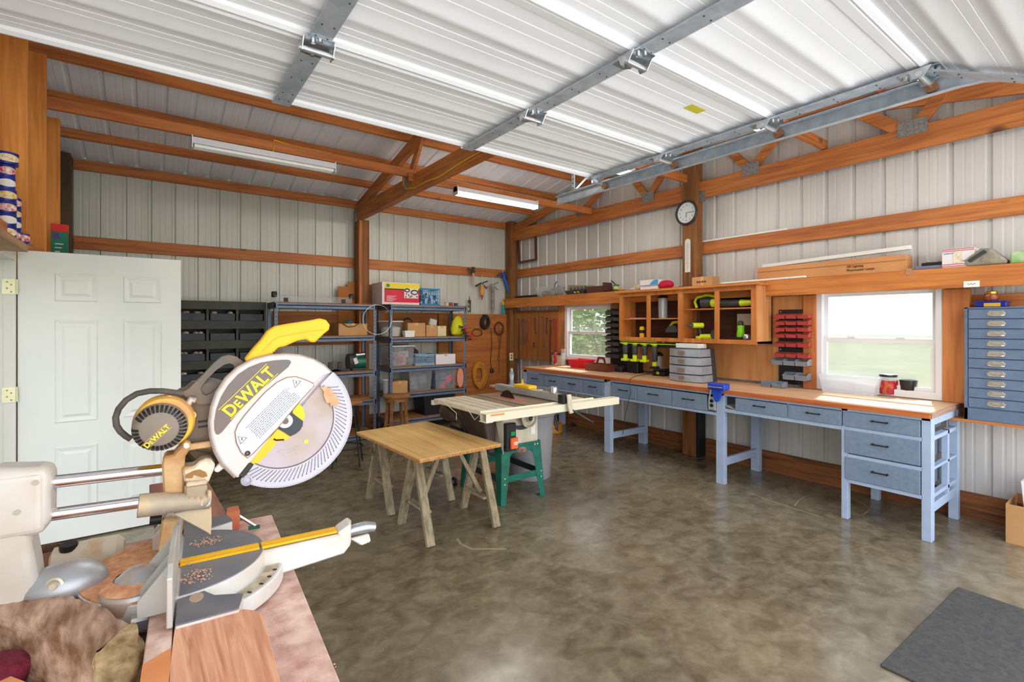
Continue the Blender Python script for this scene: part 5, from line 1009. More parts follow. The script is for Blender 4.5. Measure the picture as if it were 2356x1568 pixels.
# stools
wst = wood('stool_wood', (150, 98, 52), (108, 64, 30), 'x', .55)
t = thing('wooden_stool', 'round wooden stool standing in front of the right shelving unit', 'stool', (2.55, 6.05, 0)); c = V((2.62, 6.13, 0)); zt = .57
obj('seat', B().lathe([(.15, 0), (.175, .006), (.178, .024), (.165, .032)], c+V((0, 0, zt)), n=32), wst, t, smooth=True); obj('seat_ring', B().lathe([(.14, -.05), (.15, -.05), (.15, 0), (.14, 0)], c+V((0, 0, zt)), n=32, cap=False), wst, t)
for a in (40, 130, 220, 310): q = V((math.cos(math.radians(a)), math.sin(math.radians(a)), 0)); obj('leg', B().beam(c+q*.12+V((0, 0, zt-.01)), c+q*.17, .035, .035, q), wst, t, bev=.004)
obj('rung', B().cyl(c+V((-.1, -.1, .2)), c+V((.1, -.1, .2)), .012).cyl(c+V((-.1, .1, .2)), c+V((.1, .1, .2)), .012), wst, t)
t = thing('bar_stool', 'tall wooden seated stool on thin black metal legs with a foot ring', 'stool', (1.75, 5.2, 0)); c = V((1.78, 5.25, 0)); zt = .75; c.x, c.y = pix(803, 1040, Z=.35).x, pix(803, 1040, Z=.35).y
c = pix(800, 1022, Z=.22); c.z = 0; zt = .66
obj('seat', B().lathe([(.14, 0), (.155, .006), (.158, .024), (.15, .03)], c+V((0, 0, zt)), n=32), wst, t, smooth=True)
for a in (20, 110, 200, 290): q = V((math.cos(math.radians(a)), math.sin(math.radians(a)), 0)); obj('leg', B().cyl(c+q*.1+V((0, 0, zt)), c+q*.2, .009, n=8), black, t, smooth=True)
obj('foot_ring', B().tube([c+V((.16*math.cos(a), .16*math.sin(a), .2)) for a in [2*PI*i/28 for i in range(28)]], .008, 6, True), black, t, smooth=True)
# ================================================================== middle of the floor
# plywood on two sawhorses
hw = wood('weathered_sawhorse', (170, 158, 130), (120, 108, 84), 'z', .85, knots=3)
def horse(x0, x1, yc, lab, top=.6):
    t = thing('sawhorse', lab, 'sawhorse', ((x0+x1)/2, yc, 0), 'sawhorses under the plywood sheet')
    obj('top_rail', B().box(x0, x1, yc-.045, yc+.045, top-.04, top), hw, t, bev=.003)
    for x in (x0+.06, x1-.06):
        for s in (-1, 1): obj('leg', B().beam((x, yc+s*.02, top-.005), (x, yc+s*.245, 0), .035, .06, (1, 0, 0)), hw, t, bev=.003)
        obj('cross_piece', B().beam((x+(.03 if x < x1-.1 else -.03), yc-.15, .2), (x+(.03 if x < x1-.1 else -.03), yc+.15, .2), .05, .018), hw, t)
    for x, xm in ((x0+.08, (x0+x1)/2-.08), (x1-.08, (x0+x1)/2+.08)): obj('diagonal_brace', B().beam((x, yc-.05, .22), (xm, yc, top-.04), .03, .02, (0, 1, 0)), hw, t)
horse(1.5, 2.17, 3.31, 'weathered wooden sawhorse under the near edge of the plywood sheet'); horse(1.5, 2.17, 4.0, 'weathered wooden sawhorse under the far edge of the plywood sheet')
t = thing('plywood_sheet', 'rectangular yellowish plywood sheet laid over two sawhorses', 'plywood', (1.78, 3.6, .6)); q = [pix(x, y, Z=.625) for x, y in ((820, 993), (980, 968), (1153, 1020), (965, 1057))]
pg = wood('plywood_yellow', (224, 190, 122), (200, 160, 92), 'y', .55, sc=.35, ring=2.5, bump=.05, dark=(190, 150, 110)); pe = wood('plywood_edge', (214, 160, 92), (150, 96, 50), 'z', .7, sc=4)
obj('sheet', B().prism([p+V((0, 0, -.006)) for p in q], (0, 0, .006)), pg, t); obj('edge_plies', B().prism([p+V((0, 0, -.024)) for p in q], (0, 0, .0178)), pe, t)
# table saw
ts = thing('table_saw', 'cream contractor table saw on a green steel stand', 'table saw', (2.6, 3.7, 0)); cream = mat('saw_cream', (214, 206, 184), .45, c2=(196, 186, 162), sc=7); grn = mat('stand_green', (20, 110, 90), .45, c2=(16, 92, 76), sc=14); cast = mat('saw_cast_top', (150, 132, 106), .45, .2, c2=(112, 92, 70), sc=5, stretch=(4, .6, 1))
X0, X1, YF, YR = 2.405, 2.83, 3.42, 4.03; ZS = .47
def leg(x, y, sx, sy):
    b = B(); top, bot = V((x, y, ZS)), V((x-sx*.03+ (0), y-sy*.03, 0)); t = .003
    b.prism([top, top+V((sx*.1, 0, 0)), bot+V((sx*.055, 0, 0)), bot], (0, sy*t, 0)); b.prism([top, top+V((0, sy*.1, 0)), bot+V((0, sy*.055, 0)), bot], (sx*t, 0, 0)); b.box(min(bot.x, bot.x+sx*.06), max(bot.x, bot.x+sx*.06), min(bot.y, bot.y+sy*.06), max(bot.y, bot.y+sy*.06), 0, .004)
    obj('leg', b, grn, ts)
for x, sx in ((X0, 1), (X1, -1)):
    for y, sy in ((YF, 1), (YR, -1)): leg(x, y, sx, sy)
for y in (YF-.002, YR): obj('apron', B().prism([(X0, y, ZS+.02), (X1, y, ZS+.02), (X1+.01, y, ZS-.1), (X1-.06, y, ZS-.1), (X1-.12, y, ZS-.05), (X0+.12, y, ZS-.05), (X0+.06, y, ZS-.1), (X0-.01, y, ZS-.1)], (0, .004, 0)), grn, ts)
for x in (X0, X1-.004): obj('apron', B().box(x, x+.004, YF, YR, ZS-.09, ZS+.02), grn, ts)
for y in (YF-.012, YR): obj('stretcher', B().prism([(X0-.01, y, .235), (X1+.01, y, .235), (X1+.02, y, .13), (X1-.06, y, .18), (X0+.06, y, .18), (X0-.02, y, .13)], (0, .004, 0)), grn, ts)
for x in (X0-.01, X1+.006): obj('stretcher', B().box(x, x+.004, YF, YR, .18, .235), mat('stand_dark', (30, 44, 42), .5), ts)
bt_ = B()
for x in (X0+.04, X0+.07, X1-.07, X1-.04): bt_.cyl((x, YF-.004, ZS-.005), (x, YF-.012, ZS-.005), .008, n=6)
for x, z in ((X0+.02, .22), (X0+.02, .17), (X1-.005, .22), (X1-.005, .17)): bt_.cyl((x, YF-.014, z), (x, YF-.022, z), .007, n=6)
obj('bolt', bt_, mat('bolt_pale', (214, 214, 206), .4, .5), ts)
c = V(((X0+X1)/2, YF-.004, ZS-.035)); obj('badge', B().prism([c+V((.05*math.cos(a), 0, .026*math.sin(a))) for a in [2*PI*i/24 for i in range(24)]], (0, -.003, 0)), mat('badge_red', (120, 60, 50), .4, c2=(170, 150, 130), sc=20), ts)
cab = obj('cabinet', B().box(X0+.015, X1-.01, YF+.02, YR-.02, ZS+.0, .80), cream, ts, bev=.006)
yf = YF+.018
pts = [(X0+.12+.17*(1-math.cos(a))*1.2, yf, 0) for a in (0,)]; cc_ = V((2.64, yf, .84))
arc = lambda r, a0, a1, n=14: [cc_+V((r*math.sin(math.radians(a0+(a1-a0)*i/n)), 0, -r*math.cos(math.radians(a0+(a1-a0)*i/n)))) for i in range(n+1)]
obj('bevel_scale', B().prism(arc(.235, -33, 28)+arc(.2, 28, -33), (0, -.008, 0)), dgrey, ts, bev=.002); obj('bevel_slot', B().prism(arc(.13, -70, 40)+arc(.095, 40, -70), (0, -.006, 0)), mat('dark_hole', (50, 52, 56), .6), ts)
wc = V((2.665, yf-.05, .712)); hwh = obj('hand_wheel', B().lathe([(.074, 0), (.082, .008), (.082, .022), (.07, .024), (.062, .014), (.03, .012), (.03, .03), (.001, .034)], wc, (0, -1, 0), 32), mat('wheel_cast', (196, 186, 164), .35, .3, c2=(160, 144, 118), sc=18), ts, smooth=True)
obj('hub_knob', B().lathe([(.02, .03), (.022, .04), (.012, .05)], wc, (0, -1, 0)), dgrey, ts, smooth=True); obj('wheel_shaft', B().cyl(wc, wc+V((0, .06, 0)), .01), steel, ts)
obj('warning_label', B().box(2.735, 2.785, yf-.002, yf, .55, .665), white, ts); text('!', (2.752, yf-.003, .61), (1, 0, 0), (0, -1, 0), .03, mat('label_red', (190, 30, 40), .5), ts, th=.0004)
# switch box
obj('switch_bracket', B().prism([(X0-.0, YF-.02, .80), (X0-.0, YF-.02, .43), (X0+.02, YF+.02, .43), (X0-.01, YF+.12, .80)], (.004, 0, 0)).box(X0-.005, X0+.13, YF-.02, YF-.016, .7, .8), cream, ts)
sb = obj('switch_box', B().box(X0+.01, X0+.115, YF-.055, YF-.02, .455, .69), black, ts, bev=.005)
obj('start_button', B().box(X0+.055, X0+.1, YF-.062, YF-.055, .585, .62), mat('start_green', (20, 140, 60), .4), sb, bev=.002); obj('stop_paddle', B().box(X0+.045, X0+.12, YF-.08, YF-.055, .475, .57), mat('stop_orange', (240, 106, 50), .4), sb, bev=.006)
obj('stop_mark', B().box(X0+.075, X0+.11, YF-.0815, YF-.08, .51, .535), white, sb); text('OFF', (X0+.078, YF-.082, .515), (1, 0, 0), (0, -1, 0), .012, mat('stop_orange', (240, 106, 50), .4), sb, th=.0003)
# top
ZT = .855; TX0, TX1 = 2.075, 3.2
obj('extension_wing', B().box(TX0, 2.40, 3.24, 4.02, ZT-.035, ZT), cream, ts, bev=.004); obj('extension_wing', B().box(2.915, TX1, 3.24, 4.02, ZT-.035, ZT), cream, ts, bev=.004)
gr_ = B()
for x in (2.16, 2.24, 2.32): gr_.box(x, x+.006, 3.26, 4.0, ZT-.0004, ZT+.0005)
obj('wing_groove', gr_, mat('groove_brown', (96, 78, 56), .6), ts)
top = obj('cast_top', B().box(2.402, 2.913, 3.24, 4.02, ZT-.04, ZT), cast, ts, bev=.003)
obj('miter_slot', B().box(2.5, 2.519, 3.24, 4.02, ZT-.003, ZT+.0008), mat('dark_hole', (50, 52, 56), .6), top); obj('miter_slot', B().box(2.79, 2.809, 3.24, 4.02, ZT-.003, ZT+.0008), mat('dark_hole', (50, 52, 56), .6), top)
obj('throat_plate', B().box(2.6, 2.69, 3.42, 3.85, ZT, ZT+.0015), mat('throat_rust', (176, 104, 84), .5, c2=(150, 84, 66), sc=8), top)
obj('saw_blade', B().cyl((2.652, 3.68, ZT-.06), (2.655, 3.68, ZT-.06), .127, n=48), mat('blade_dark', (70, 50, 40), .4, .6), ts)
# under-table motor and housing
obj('motor', B().cyl((2.29, 3.86, .71), (2.29, 4.15, .71), .09, n=24), mat('motor_dark', (70, 56, 46), .5, c2=(96, 80, 64), sc=8), ts, smooth=True); obj('dust_shroud', B().prism([(2.25, 3.5, .8), (2.4, 3.5, .8), (2.4, 3.5, .42), (2.34, 3.5, .42), (2.3, 3.5, .6)], (0, .45, 0)), mat('shroud_dark', (76, 62, 52), .5), ts, bev=.01)
obj('motor_bracket', B().beam((2.2, 3.95, .6), (2.45, 3.7, .48), .08, .02), dgrey, ts); obj('motor_cord', B().tube([(2.14, 4.0, .82), (2.2, 3.75, .7), (2.18, 3.62, .58), (2.24, 3.5, .5), (2.4, 3.5, .5)], .006, 6), black, ts, smooth=True)
obj('tie_cord', B().tube([pix(1020, 923, Y=3.6), pix(1050, 950, Y=3.55), pix(1050, 965, Y=3.5)], .003, 5), mat('cord_white', (200, 196, 184), .6), ts, smooth=True); obj('tie_cord', B().tube([pix(1077, 942, Y=3.3), pix(1092, 965, Y=3.3), pix(1106, 952, Y=3.3)], .003, 5), mat('cord_white', (200, 196, 184), .6), ts, smooth=True)
# rails and fence
railm = mat('rail_ivory', (232, 224, 198), .4)
RXE = 3.57
obj('front_rail', B().frame([(TX0-.01, 3.14, ZT-.075), (TX0-.01, 3.22, ZT-.075), (TX0-.01, 3.22, ZT-.012), (TX0-.01, 3.14, ZT-.012)], [(TX0-.01, 3.144, ZT-.071), (TX0-.01, 3.216, ZT-.071), (TX0-.01, 3.216, ZT-.016), (TX0-.01, 3.144, ZT-.016)], (RXE-TX0, 0, 0)), railm, ts)
obj('rail_bracket', B().box(TX0-.01, 3.3, 3.22, 3.226, ZT-.06, ZT+.0).box(TX0-.012, TX0+.05, 3.136, 3.24, ZT-.08, ZT-.075), railm, ts); obj('rail_label', B().box(TX0+.03, TX0+.16, 3.1385, 3.14, ZT-.032, ZT-.018), mat('label_orange', (236, 150, 80), .5), ts)
obj('rear_rail', B().box(TX0, RXE-.2, 4.03, 4.07, ZT-.06, ZT-.02), railm, ts)
fx = pix(1302, 922, Y=3.18).x
fen = B().box(fx-.075, fx-.005, 3.2, 4.16, ZT+.006, ZT+.066)
for z in (.02, .04): fen.box(fx-.078, fx-.075, 3.2, 4.16, ZT+z, ZT+z+.004)
obj('fence', fen, mat('aluminium', (204, 204, 200), .35, .35, c2=(176, 174, 168), sc=8, stretch=(4, .3, 4)), ts, bev=.002)
fh = B().box(fx-.08, fx+.02, 3.13, 3.2, ZT-.005, ZT+.07); obj('fence_head', fh, black, ts, bev=.006); obj('fence_lock', B().prism([(fx-.045, 3.128, ZT+.072), (fx-.0, 3.128, ZT+.072), (fx+.005, 3.118, ZT-.02), (fx+.012, 3.11, ZT-.085), (fx-.03, 3.11, ZT-.09), (fx-.045, 3.115, ZT-.04)], (0, -.02, 0)), cream, ts, bev=.004)
obj('lock_lever', B().cyl((fx, 3.1, ZT-.06), (fx+.13, 3.0, ZT-.16), .008), dgrey, ts); obj('lever_knob', B().ball((fx+.135, 2.995, ZT-.165), .016), black, ts, smooth=True)
# pale plank lying along the right of the fence on both rails
OZ = ZT+.02; t = thing('plank', 'pale wooden plank lying across the saw rails right of the fence', 'plank', (fx+.08, 3.9, ZT)); obj('plank_board', B().box(fx+.03, fx+.14, 3.25, 4.42, ZT+.001, OZ), wood('bench_top_ply', (222, 188, 150), (196, 152, 112), 'y', .55, sc=.4, ring=2, bump=.05), t)
def onT(px, py, z): return pix(px, py, Z=z)
FZ = ZT+.067
c = V((fx-.035, 3.3, FZ)); t = thing('tape_measure_cup', 'round silver metal cup standing on the saw fence', 'cup', c)
obj('cup_wall', B().lathe([(.036, 0), (.038, .002), (.038, .05), (.036, .052), (.034, .01), (.001, .008)], c), mat('aluminium_bright', (200, 204, 210), .25, .9), t, smooth=True)
t = thing('circular_push_stick', 'yellow plastic push block lying on the saw fence', 'push block', (fx-.03, 3.72, FZ)); c = V((fx-.03, 3.72, FZ))
b = B().frame([c+V((sx*.05*1, sy*.2*.6, 0)) for sx, sy in ((-1, -1), (1, -1), (1, .6), (.3, 1), (-1, 1))], [c+V((sx*.026, sy*.2*.38, 0)) for sx, sy in ((-1, -1), (1, -1), (1, .6), (.3, 1), (-1, 1))], (0, 0, .03)); obj('block_body', b, yellow, t, bev=.006)
single('glue_bottle', B().lathe([(.018, 0), (.018, .05), (.008, .07), (.006, .1)], (fx+.1, 3.93, OZ)), yellow, 'small yellow bottle standing on the plank beside the fence', 'bottle', smooth=True); single('paper_box', B().box(fx+.04, fx+.13, 3.74, 3.88, OZ, OZ+.03), white, 'small white box on the plank beside the fence', 'box', bev=.003)
t = thing('cordless_tool', 'teal grey pump tool standing at the far end of the plank', 'tool', (fx+.09, 4.1, OZ)); c = V((fx+.09, 4.1, OZ)); obj('tool_body', B().lathe([(.03, 0), (.035, .02), (.02, .08), (.025, .14), (.01, .2)], c), mat('tool_teal_grey', (90, 106, 110), .4, c2=(170, 180, 186), sc=16), t, smooth=True)
# bin
t = thing('trash_can', 'grey plastic trash can with wire bail handles behind the table saw', 'trash can', (3.05, 3.86, 0)); c = V((3.1, 3.9, 0)); bg_ = mat('can_grey', (156, 156, 158), .45, c2=(146, 146, 148), sc=4)
obj('can_body', B().lathe([(.19, 0), (.2, .01), (.235, .62), (.25, .63), (.252, .69), (.24, .69), (.225, .62), (.185, .02), (.001, .02)], c, n=40), bg_, t, smooth=True)
for a in (-30, 150):
    q = V((math.cos(math.radians(a)), math.sin(math.radians(a)), 0)); s_ = V((-q.y, q.x, 0)); p = c+q*.245
    obj('handle', B().tube([p+s_*.06+V((0, 0, .62)), p+s_*.065+q*.02+V((0, 0, .5)), p+s_*.045+q*.025+V((0, 0, .46)), p-s_*.045+q*.025+V((0, 0, .46)), p-s_*.065+q*.02+V((0, 0, .5)), p-s_*.06+V((0, 0, .62))], .009, 8), dgrey, t, smooth=True)
obj('can_liner', B().lathe([(.001, .58), (.22, .6)], c, n=24), mat('liner_brown', (92, 74, 56), .8), t)
t = thing('bent_pipe', 'bent metal pipe standing in the grey trash can', 'pipe', c); obj('pipe', B().tube([c+V((-.12, -.1, .5)), c+V((-.12, -.1, .74)), c+V((-.08, -.14, .76)), c+V((-.03, -.18, .7)), c+V((-.03, -.2, .5))], .016, 8), steel, t, smooth=True)
# yellow cord heap under bench left end
t = thing('extension_coil', 'yellow extension cord heap on the floor under the far end of the workbench', 'coil', (4.6, 5.4, 0)); b = B(); random.seed(9)
for k in range(9): b.tube([V((4.62+.13*math.cos(a)+random.uniform(-.01, .01), 5.3+.13*math.sin(a), .01+.014*k)) for a in [2*PI*i/20 for i in range(20)]], .007, 5, True)
obj('loop_bundle', b, mat('cord_orange', (206, 140, 40), .5), t, smooth=True)
# caster of the saw's mobile base
t = thing('caster_wheel', 'small black wheel on the floor left of the green saw stand', 'wheel', (2.33, 4.0, 0)); c = pix(1046, 1118, Z=.0)+V((0, 0, .04))
obj('tyre', B().cyl(c+V((-.012, 0, .005)), c+V((.012, 0, .005)), .045, n=24), black, t, bev=.004); obj('hub', B().cyl(c+V((-.016, 0, .005)), c+V((.016, 0, .005)), .015), steel, t)
# chalk-like scuffs on the concrete
# ================================================================== mitre saw in the foreground (built in its own frame: u along the cut, v along the fence, w up)
SO = V((.054, 1.331, 1.0)); SA = -4.3; SR = RZ(SA)
saw = thing('miter_saw', 'large yellow and white sliding compound miter saw on the foreground bench', 'miter saw', SO, rz=SA)
def lp(x, y, u=None, v=None, w=None):
    d = SR.inverted() @ ray(x, y); o = SR.inverted() @ (V((0, 0, CAMH))-SO)
    t = (w-o.z)/d.z if w is not None else (v-o.y)/d.y if v is not None else (u-o.x)/d.x
    return o+d*t
def sp(name, b, m, par=None, **k): return obj(name, b, m, par or saw, local=True, **k)
def outline(pts, v, dv, name, m, par=None, org=(0, 0), k=1.0, inset=0, **kw):
    P = [lp(org[0]+x/k, org[1]+y/k, v=v) for x, y in pts]
    return sp(name, B().prism(P, (0, dv, 0)), m, par, **kw)
castw = mat('saw_casting_white', (216, 212, 208), .42, .1, c2=(204, 194, 180), sc=9); castd = mat('dusty_white_casting', (214, 204, 184), .55, .1, c2=(186, 146, 98), sc=22, thr=(.42, .6)); tan = mat('dusty_casting', (206, 172, 126), .6, .1, c2=(176, 128, 78), sc=14, bump=.2)
silver = mat('saw_silver', (176, 178, 182), .4, .5, c2=(206, 178, 150), sc=7, thr=(.45, .6)); tbl = mat('saw_table_grey', (104, 108, 118), .55, .2, c2=(128, 124, 126), sc=9)
dust = mat('orange_sawdust', (216, 162, 122), .95, c2=(190, 126, 86), sc=60, bump=.6, det=8); chrome2 = mat('polished_rail', (226, 226, 230), .1, 1)
sgrey = mat('arm_grey', (96, 90, 84), .5, .3, c2=(120, 98, 76), sc=10); syel = mat('saw_yellow', (252, 196, 16), .35, c2=(240, 176, 10), sc=5); clab = mat('label_white', (208, 208, 220), .35)
# base and turntable
def disc(r, w0, w1, a0=0, a1=360, n=48, c=(0, 0)): return [V((c[0]+r*math.cos(math.radians(a0+(a1-a0)*i/n)), c[1]+r*math.sin(math.radians(a0+(a1-a0)*i/n)), w0)) for i in range(n+(0 if a1-a0 == 360 else 1))]
tt = sp('turntable', B().prism(disc(.172, -.058, 0), (0, 0, .056)), castw, bev=.003, smooth=40)
ttt = sp('turntable_top', B().prism(disc(.168, -.0025, 0, -88, 88), (0, 0, .003)), tbl, tt)
sp('rear_dust', B().prism(disc(.17, -.0025, 0, 95, 265), (0, 0, .004)), dust, tt)
q = [(x, y) for x, y in ((408, 1379), (470, 1359), (478, 1363), (494, 1369), (560, 1365), (549, 1399), (403, 1438))]
wg = [lp(x, y, w=.0) for x, y in q]
bs = sp('base_frame', B().prism([p-V((0, 0, .075)) for p in wg], (0, 0, .073)), castw, bev=.002); sp('wing_top', B().prism([p-V((0, 0, .002)) for p in wg], (0, 0, .003)), tbl, bs)
wf = [V((p.x, -p.y-.03, p.z)) for p in wg]; bs2 = sp('base_frame', B().prism([p-V((0, 0, .075)) for p in wf], (0, 0, .073)), castw, bev=.002); sp('wing_top', B().prism([p-V((0, 0, .002)) for p in wf], (0, 0, .003)), tbl, bs2)
c = lp(452, 1374, w=.001); sp('wing_hole', B().prism([c+V((.012*math.cos(a), .018*math.sin(a), 0)) for a in [2*PI*i/20 for i in range(20)]], (0, 0, .001)), mat('hole_dusty', (176, 150, 126), .8), bs)
arcO = disc(.212, -.075, 0, -68, 68, 30); arcI = disc(.165, -.075, 0, -68, 68, 30)
sp('miter_scale', B().prism(arcO+arcI[::-1], (0, 0, .036)), castw, bs, bev=.003); sp('scale_strip', B().prism(disc(.203, -.038, 0, -66, 66, 30)+disc(.176, -.038, 0, -66, 66, 30)[::-1], (0, 0, .001)), mat('scale_dusty', (196, 184, 160), .7, c2=(150, 130, 104), sc=30), bs)
g = B()
for a in (-58, -50, -40, -31, -22): g.obb((.2*math.cos(math.radians(a)), .2*math.sin(math.radians(a)), -.036), (.008, .004, .002), RZ(a))
sp('detent_notch', g, black, bs)
# miter arm with kerf plates and handle
am = B().prism([(.15, -.045, -.07), (.35, -.04, -.055), (.365, -.038, -.04), (.365, -.036, -.004), (.16, -.04, -.004)], (0, .05, 0)); arm = sp('miter_arm', am, castw, bev=.004)
for v0, v1 in ((-.032, -.0175), (-.0145, 0.0)):
    for u0, u1 in ((.002, .158), (.163, .335)): sp('kerf_plate', B().box(u0, u1, v0, v1, -.001, .0045), syel, tt, bev=.001)
sp('kerf_slot', B().box(.0, .335, -.0175, -.0145, -.001, .001), mat('dark_hole', (50, 52, 56), .6), tt)
sp('arm_cap', B().prism([(.335, -.038, -.05), (.368, -.034, -.045), (.372, -.02, -.03), (.368, .004, -.03), (.335, .008, -.05)], (0, 0, .054)), castw, arm, bev=.006, seg=2)
sp('miter_handle', B().tube([(.355, -.016, -.012), (.38, -.015, -.008), (.41, -.014, -.008), (.435, -.013, -.014)], [.011, .014, .015, .012], 12), mat('handle_metal', (130, 134, 140), .3, .7, c2=(180, 182, 186), sc=14), arm, smooth=True); sp('latch_lever', B().prism([(.37, -.02, -.03), (.42, -.018, -.028), (.425, -.018, -.05), (.4, -.018, -.055)], (0, .012, 0)), castw, arm, bev=.003)
# dust on the table
for k, (x, y, rx, ry) in enumerate(((475, 1245, .035, .028), (455, 1325, .03, .035), (440, 1290, .015, .02))):
    c = lp(x, y, w=.002); random.seed(k); b = B()
    for i in range(90): a = random.uniform(0, 2*PI); r = random.random()**.6; p = c+V((rx*r*math.cos(a), ry*r*math.sin(a), random.uniform(0, .0012))); b.obb(p, (random.uniform(.001, .004), random.uniform(.001, .002), .0012), RZ(random.uniform(0, 180)))
    o = sp('sawdust', b, mat('pale_sawdust', (226, 178, 146), .9), ttt); o['kind'] = 'stuff'
# fence
fc = mat('fence_grey', (186, 186, 182), .4, .3, c2=(206, 200, 190), sc=8)
for v0, v1 in ((-.284, -.055), (.03, .26)):
    f = sp('fence', B().prism([(-.009, v0, -.002), (-.009, v1, -.002), (-.009, v1, .1 if v1 < 0 else .06), (-.009, v0+.03, .1 if v1 < 0 else .06), (-.009, v0, .085 if v1 < 0 else .05)], (.009, 0, 0)), fc, bev=.0015)
    for vv in (v0+.06, (v0+v1)/2, v1-.02): sp('fence_rib', B().prism([(-.009, vv, .085), (-.009, vv, 0), (-.055, vv, 0), (-.055, vv, .03)], (0, .006, 0)), fc, f)
    sp('fence_foot', B().box(-.04, -.009, v0+.09, v1, -.004, .004), tan, f)
# raised hub behind the fence
c = lp(318, 1318, w=.03); sp('bevel_hub', B().lathe([(.06, -.035), (.062, -.01), (.058, .0), (.045, .008), (.02, .03), (.001, .034)], (c.x, c.y, .01), n=32), silver, smooth=True); sp('hub_dust', B().lathe([(.061, 0), (.059, .004), (.04, .014)], (c.x, c.y, .012), n=32, cap=False), dust)
sp('base_lug', B().obb(lp(322, 1432, w=-.03), (.035, .02, .03), RX(10)), silver, bev=.005)
# rear support: white arm rising to the rail housing
out = [(-40, 1080), (60, 1078), (110, 1076), (114, 1100), (112, 1215), (65, 1232), (78, 1300), (88, 1370), (60, 1400), (-40, 1420)]
sp('rear_support', B().prism([lp(x, y, v=-.035) for x, y in out], (0, .075, 0)), castw, bev=.016, seg=3, smooth=50)
sp('rail_housing', B().box(-.36, -.216, -.038, .04, .122, .243), castw, bev=.012, seg=3)
for y in (1110, 1178): sp('set_screw', B().cyl(lp(82 if y < 1150 else 40, y, v=-.04), lp(82 if y < 1150 else 40, y, v=-.036), .005, n=12), mat('screw_dull', (150, 140, 120), .4, .5))
c = lp(150, 1330, v=0); sp('bevel_pivot', B().ball((c.x, c.y, c.z-.01), (.07, .055, .042), 28, 14), silver, smooth=True)
c2_ = lp(124, 1352, v=-.05); sp('pivot_bolt', B().lathe([(.016, 0), (.016, .006), (.012, .008), (.011, .004), (.006, .012)], c2_+V((0, .01, 0)), (-.2, -1, .2)), mat('bolt_cream', (206, 196, 170), .4, .4), smooth=True)
# rails
for wz0, wz1 in ((.2145, .209), (.149, .144)): sp('slide_rail', B().cyl((-.30, 0, wz0), (-.01, 0, wz1), .0125, n=24), chrome2, smooth=True)
# carriage
K6 = lambda pts: [(360+x/6.533, 1000+y/6.533) for x, y in pts]
outline(K6([(100, 330), (250, 300), (380, 150), (400, 90), (470, 85), (515, 130), (515, 200), (430, 330), (420, 480), (420, 860), (390, 920), (100, 920), (90, 700), (75, 450)]), -.03, .06, 'carriage', tan, bev=.004)
outline(K6([(405, 130), (440, 110), (490, 130), (500, 190), (440, 215), (400, 190)]), -.034, .004, 'pivot_boss', castw, bev=.001)
outline(K6([(390, 560), (390, 490), (560, 480), (640, 400), (740, 360), (820, 370), (880, 450), (870, 510), (830, 600), (790, 700), (760, 720), (420, 720)]), -.04, .05, 'pivot_bracket', castd, bev=.004)
outline(K6([(440, 600), (560, 540), (650, 520), (740, 560), (770, 620), (690, 640), (560, 600), (540, 650), (430, 650)]), -.042, .002, 'bracket_recess', mat('recess_tan', (150, 108, 60), .7))
outline(K6([(440, 740), (470, 710), (740, 680), (770, 700), (760, 740), (450, 790)]), -.048, .01, 'bracket_pad', castd, bev=.002)
outline(K6([(415, 760), (760, 740), (770, 1000), (740, 1080), (420, 1100)]), -.045, .03, 'dust_shoe', mat('shoe_dusty', (150, 134, 112), .6, c2=(176, 156, 126), sc=12), bev=.005)
for x in (500, 590, 680): outline(K6([(x-30, 940), (x+30, 930), (x+22, 1050), (x, 1085), (x-25, 1060)]), -.05, .006, 'shoe_rib', castd, bev=.002)
outline(K6([(760, 850), (790, 830), (830, 870), (800, 1060), (740, 1095), (750, 1060), (775, 1030)]), -.05, .012, 'shoe_flange', castd, bev=.003)
sd_ = mat('spout_grey', (140, 134, 128), .5, .1, c2=(190, 168, 134), sc=12)
a, b_ = lp(318, 1163, v=-.04), lp(455, 1150, v=-.03)
ax = (b_-a).normalized(); sp('dust_spout', B().lathe([(.0215, -.0), (.024, .0), (.0235, .045), (.0205, .055), (.0205, .13)], a, ax, 24, cap=False).lathe([(.0215, 0), (.0185, .04)], a, ax, 24, cap=False), sd_, smooth=True); sp('spout_mouth', B().lathe([(.001, .03), (.0205, .03)], a, ax, 24, cap=False), black)
outline(K6([(240, 1190), (440, 1130), (760, 1080), (825, 1090), (830, 1330), (815, 1510), (760, 1470)]), -.03, .012, 'dust_deflector', mat('deflector', (176, 164, 146), .55, c2=(206, 176, 130), sc=9), bev=.002)
sp('bevel_knob', B().cyl(lp(345, 1195, v=.03), lp(372, 1192, v=.03), .012, n=16), black, smooth=True); sp('bevel_post', B().beam(lp(392, 1190, v=.02), lp(380, 1262, v=.02), .03, .03), tan, bev=.004)
# link bars
sp('link_bar', B().beam(lp(432, 1028, v=-.02), lp(487, 1020, v=-.02), .012, .014), tan, bev=.002)
# gear case and arm behind the guard
outline([(400, 900), (425, 893), (440, 880), (480, 870), (520, 880), (545, 900), (530, 1000), (500, 1045), (455, 1040), (415, 1010), (395, 960)], .0, .05, 'gear_case', sgrey, bev=.01, seg=2)
for y in (968, 980): outline([(456, y), (482, y-4), (482, y+1), (456, y+5)], -.001, .002, 'case_slot', black)
outline([(432, 1003), (520, 985), (530, 1040), (500, 1062), (450, 1066), (425, 1040)], .01, .04, 'lower_arm', mat('arm_brown', (110, 84, 50), .6, c2=(70, 60, 48), sc=10), bev=.006)
K3 = lambda pts: [(260+x/5.6, 780+y/5.6) for x, y in pts]
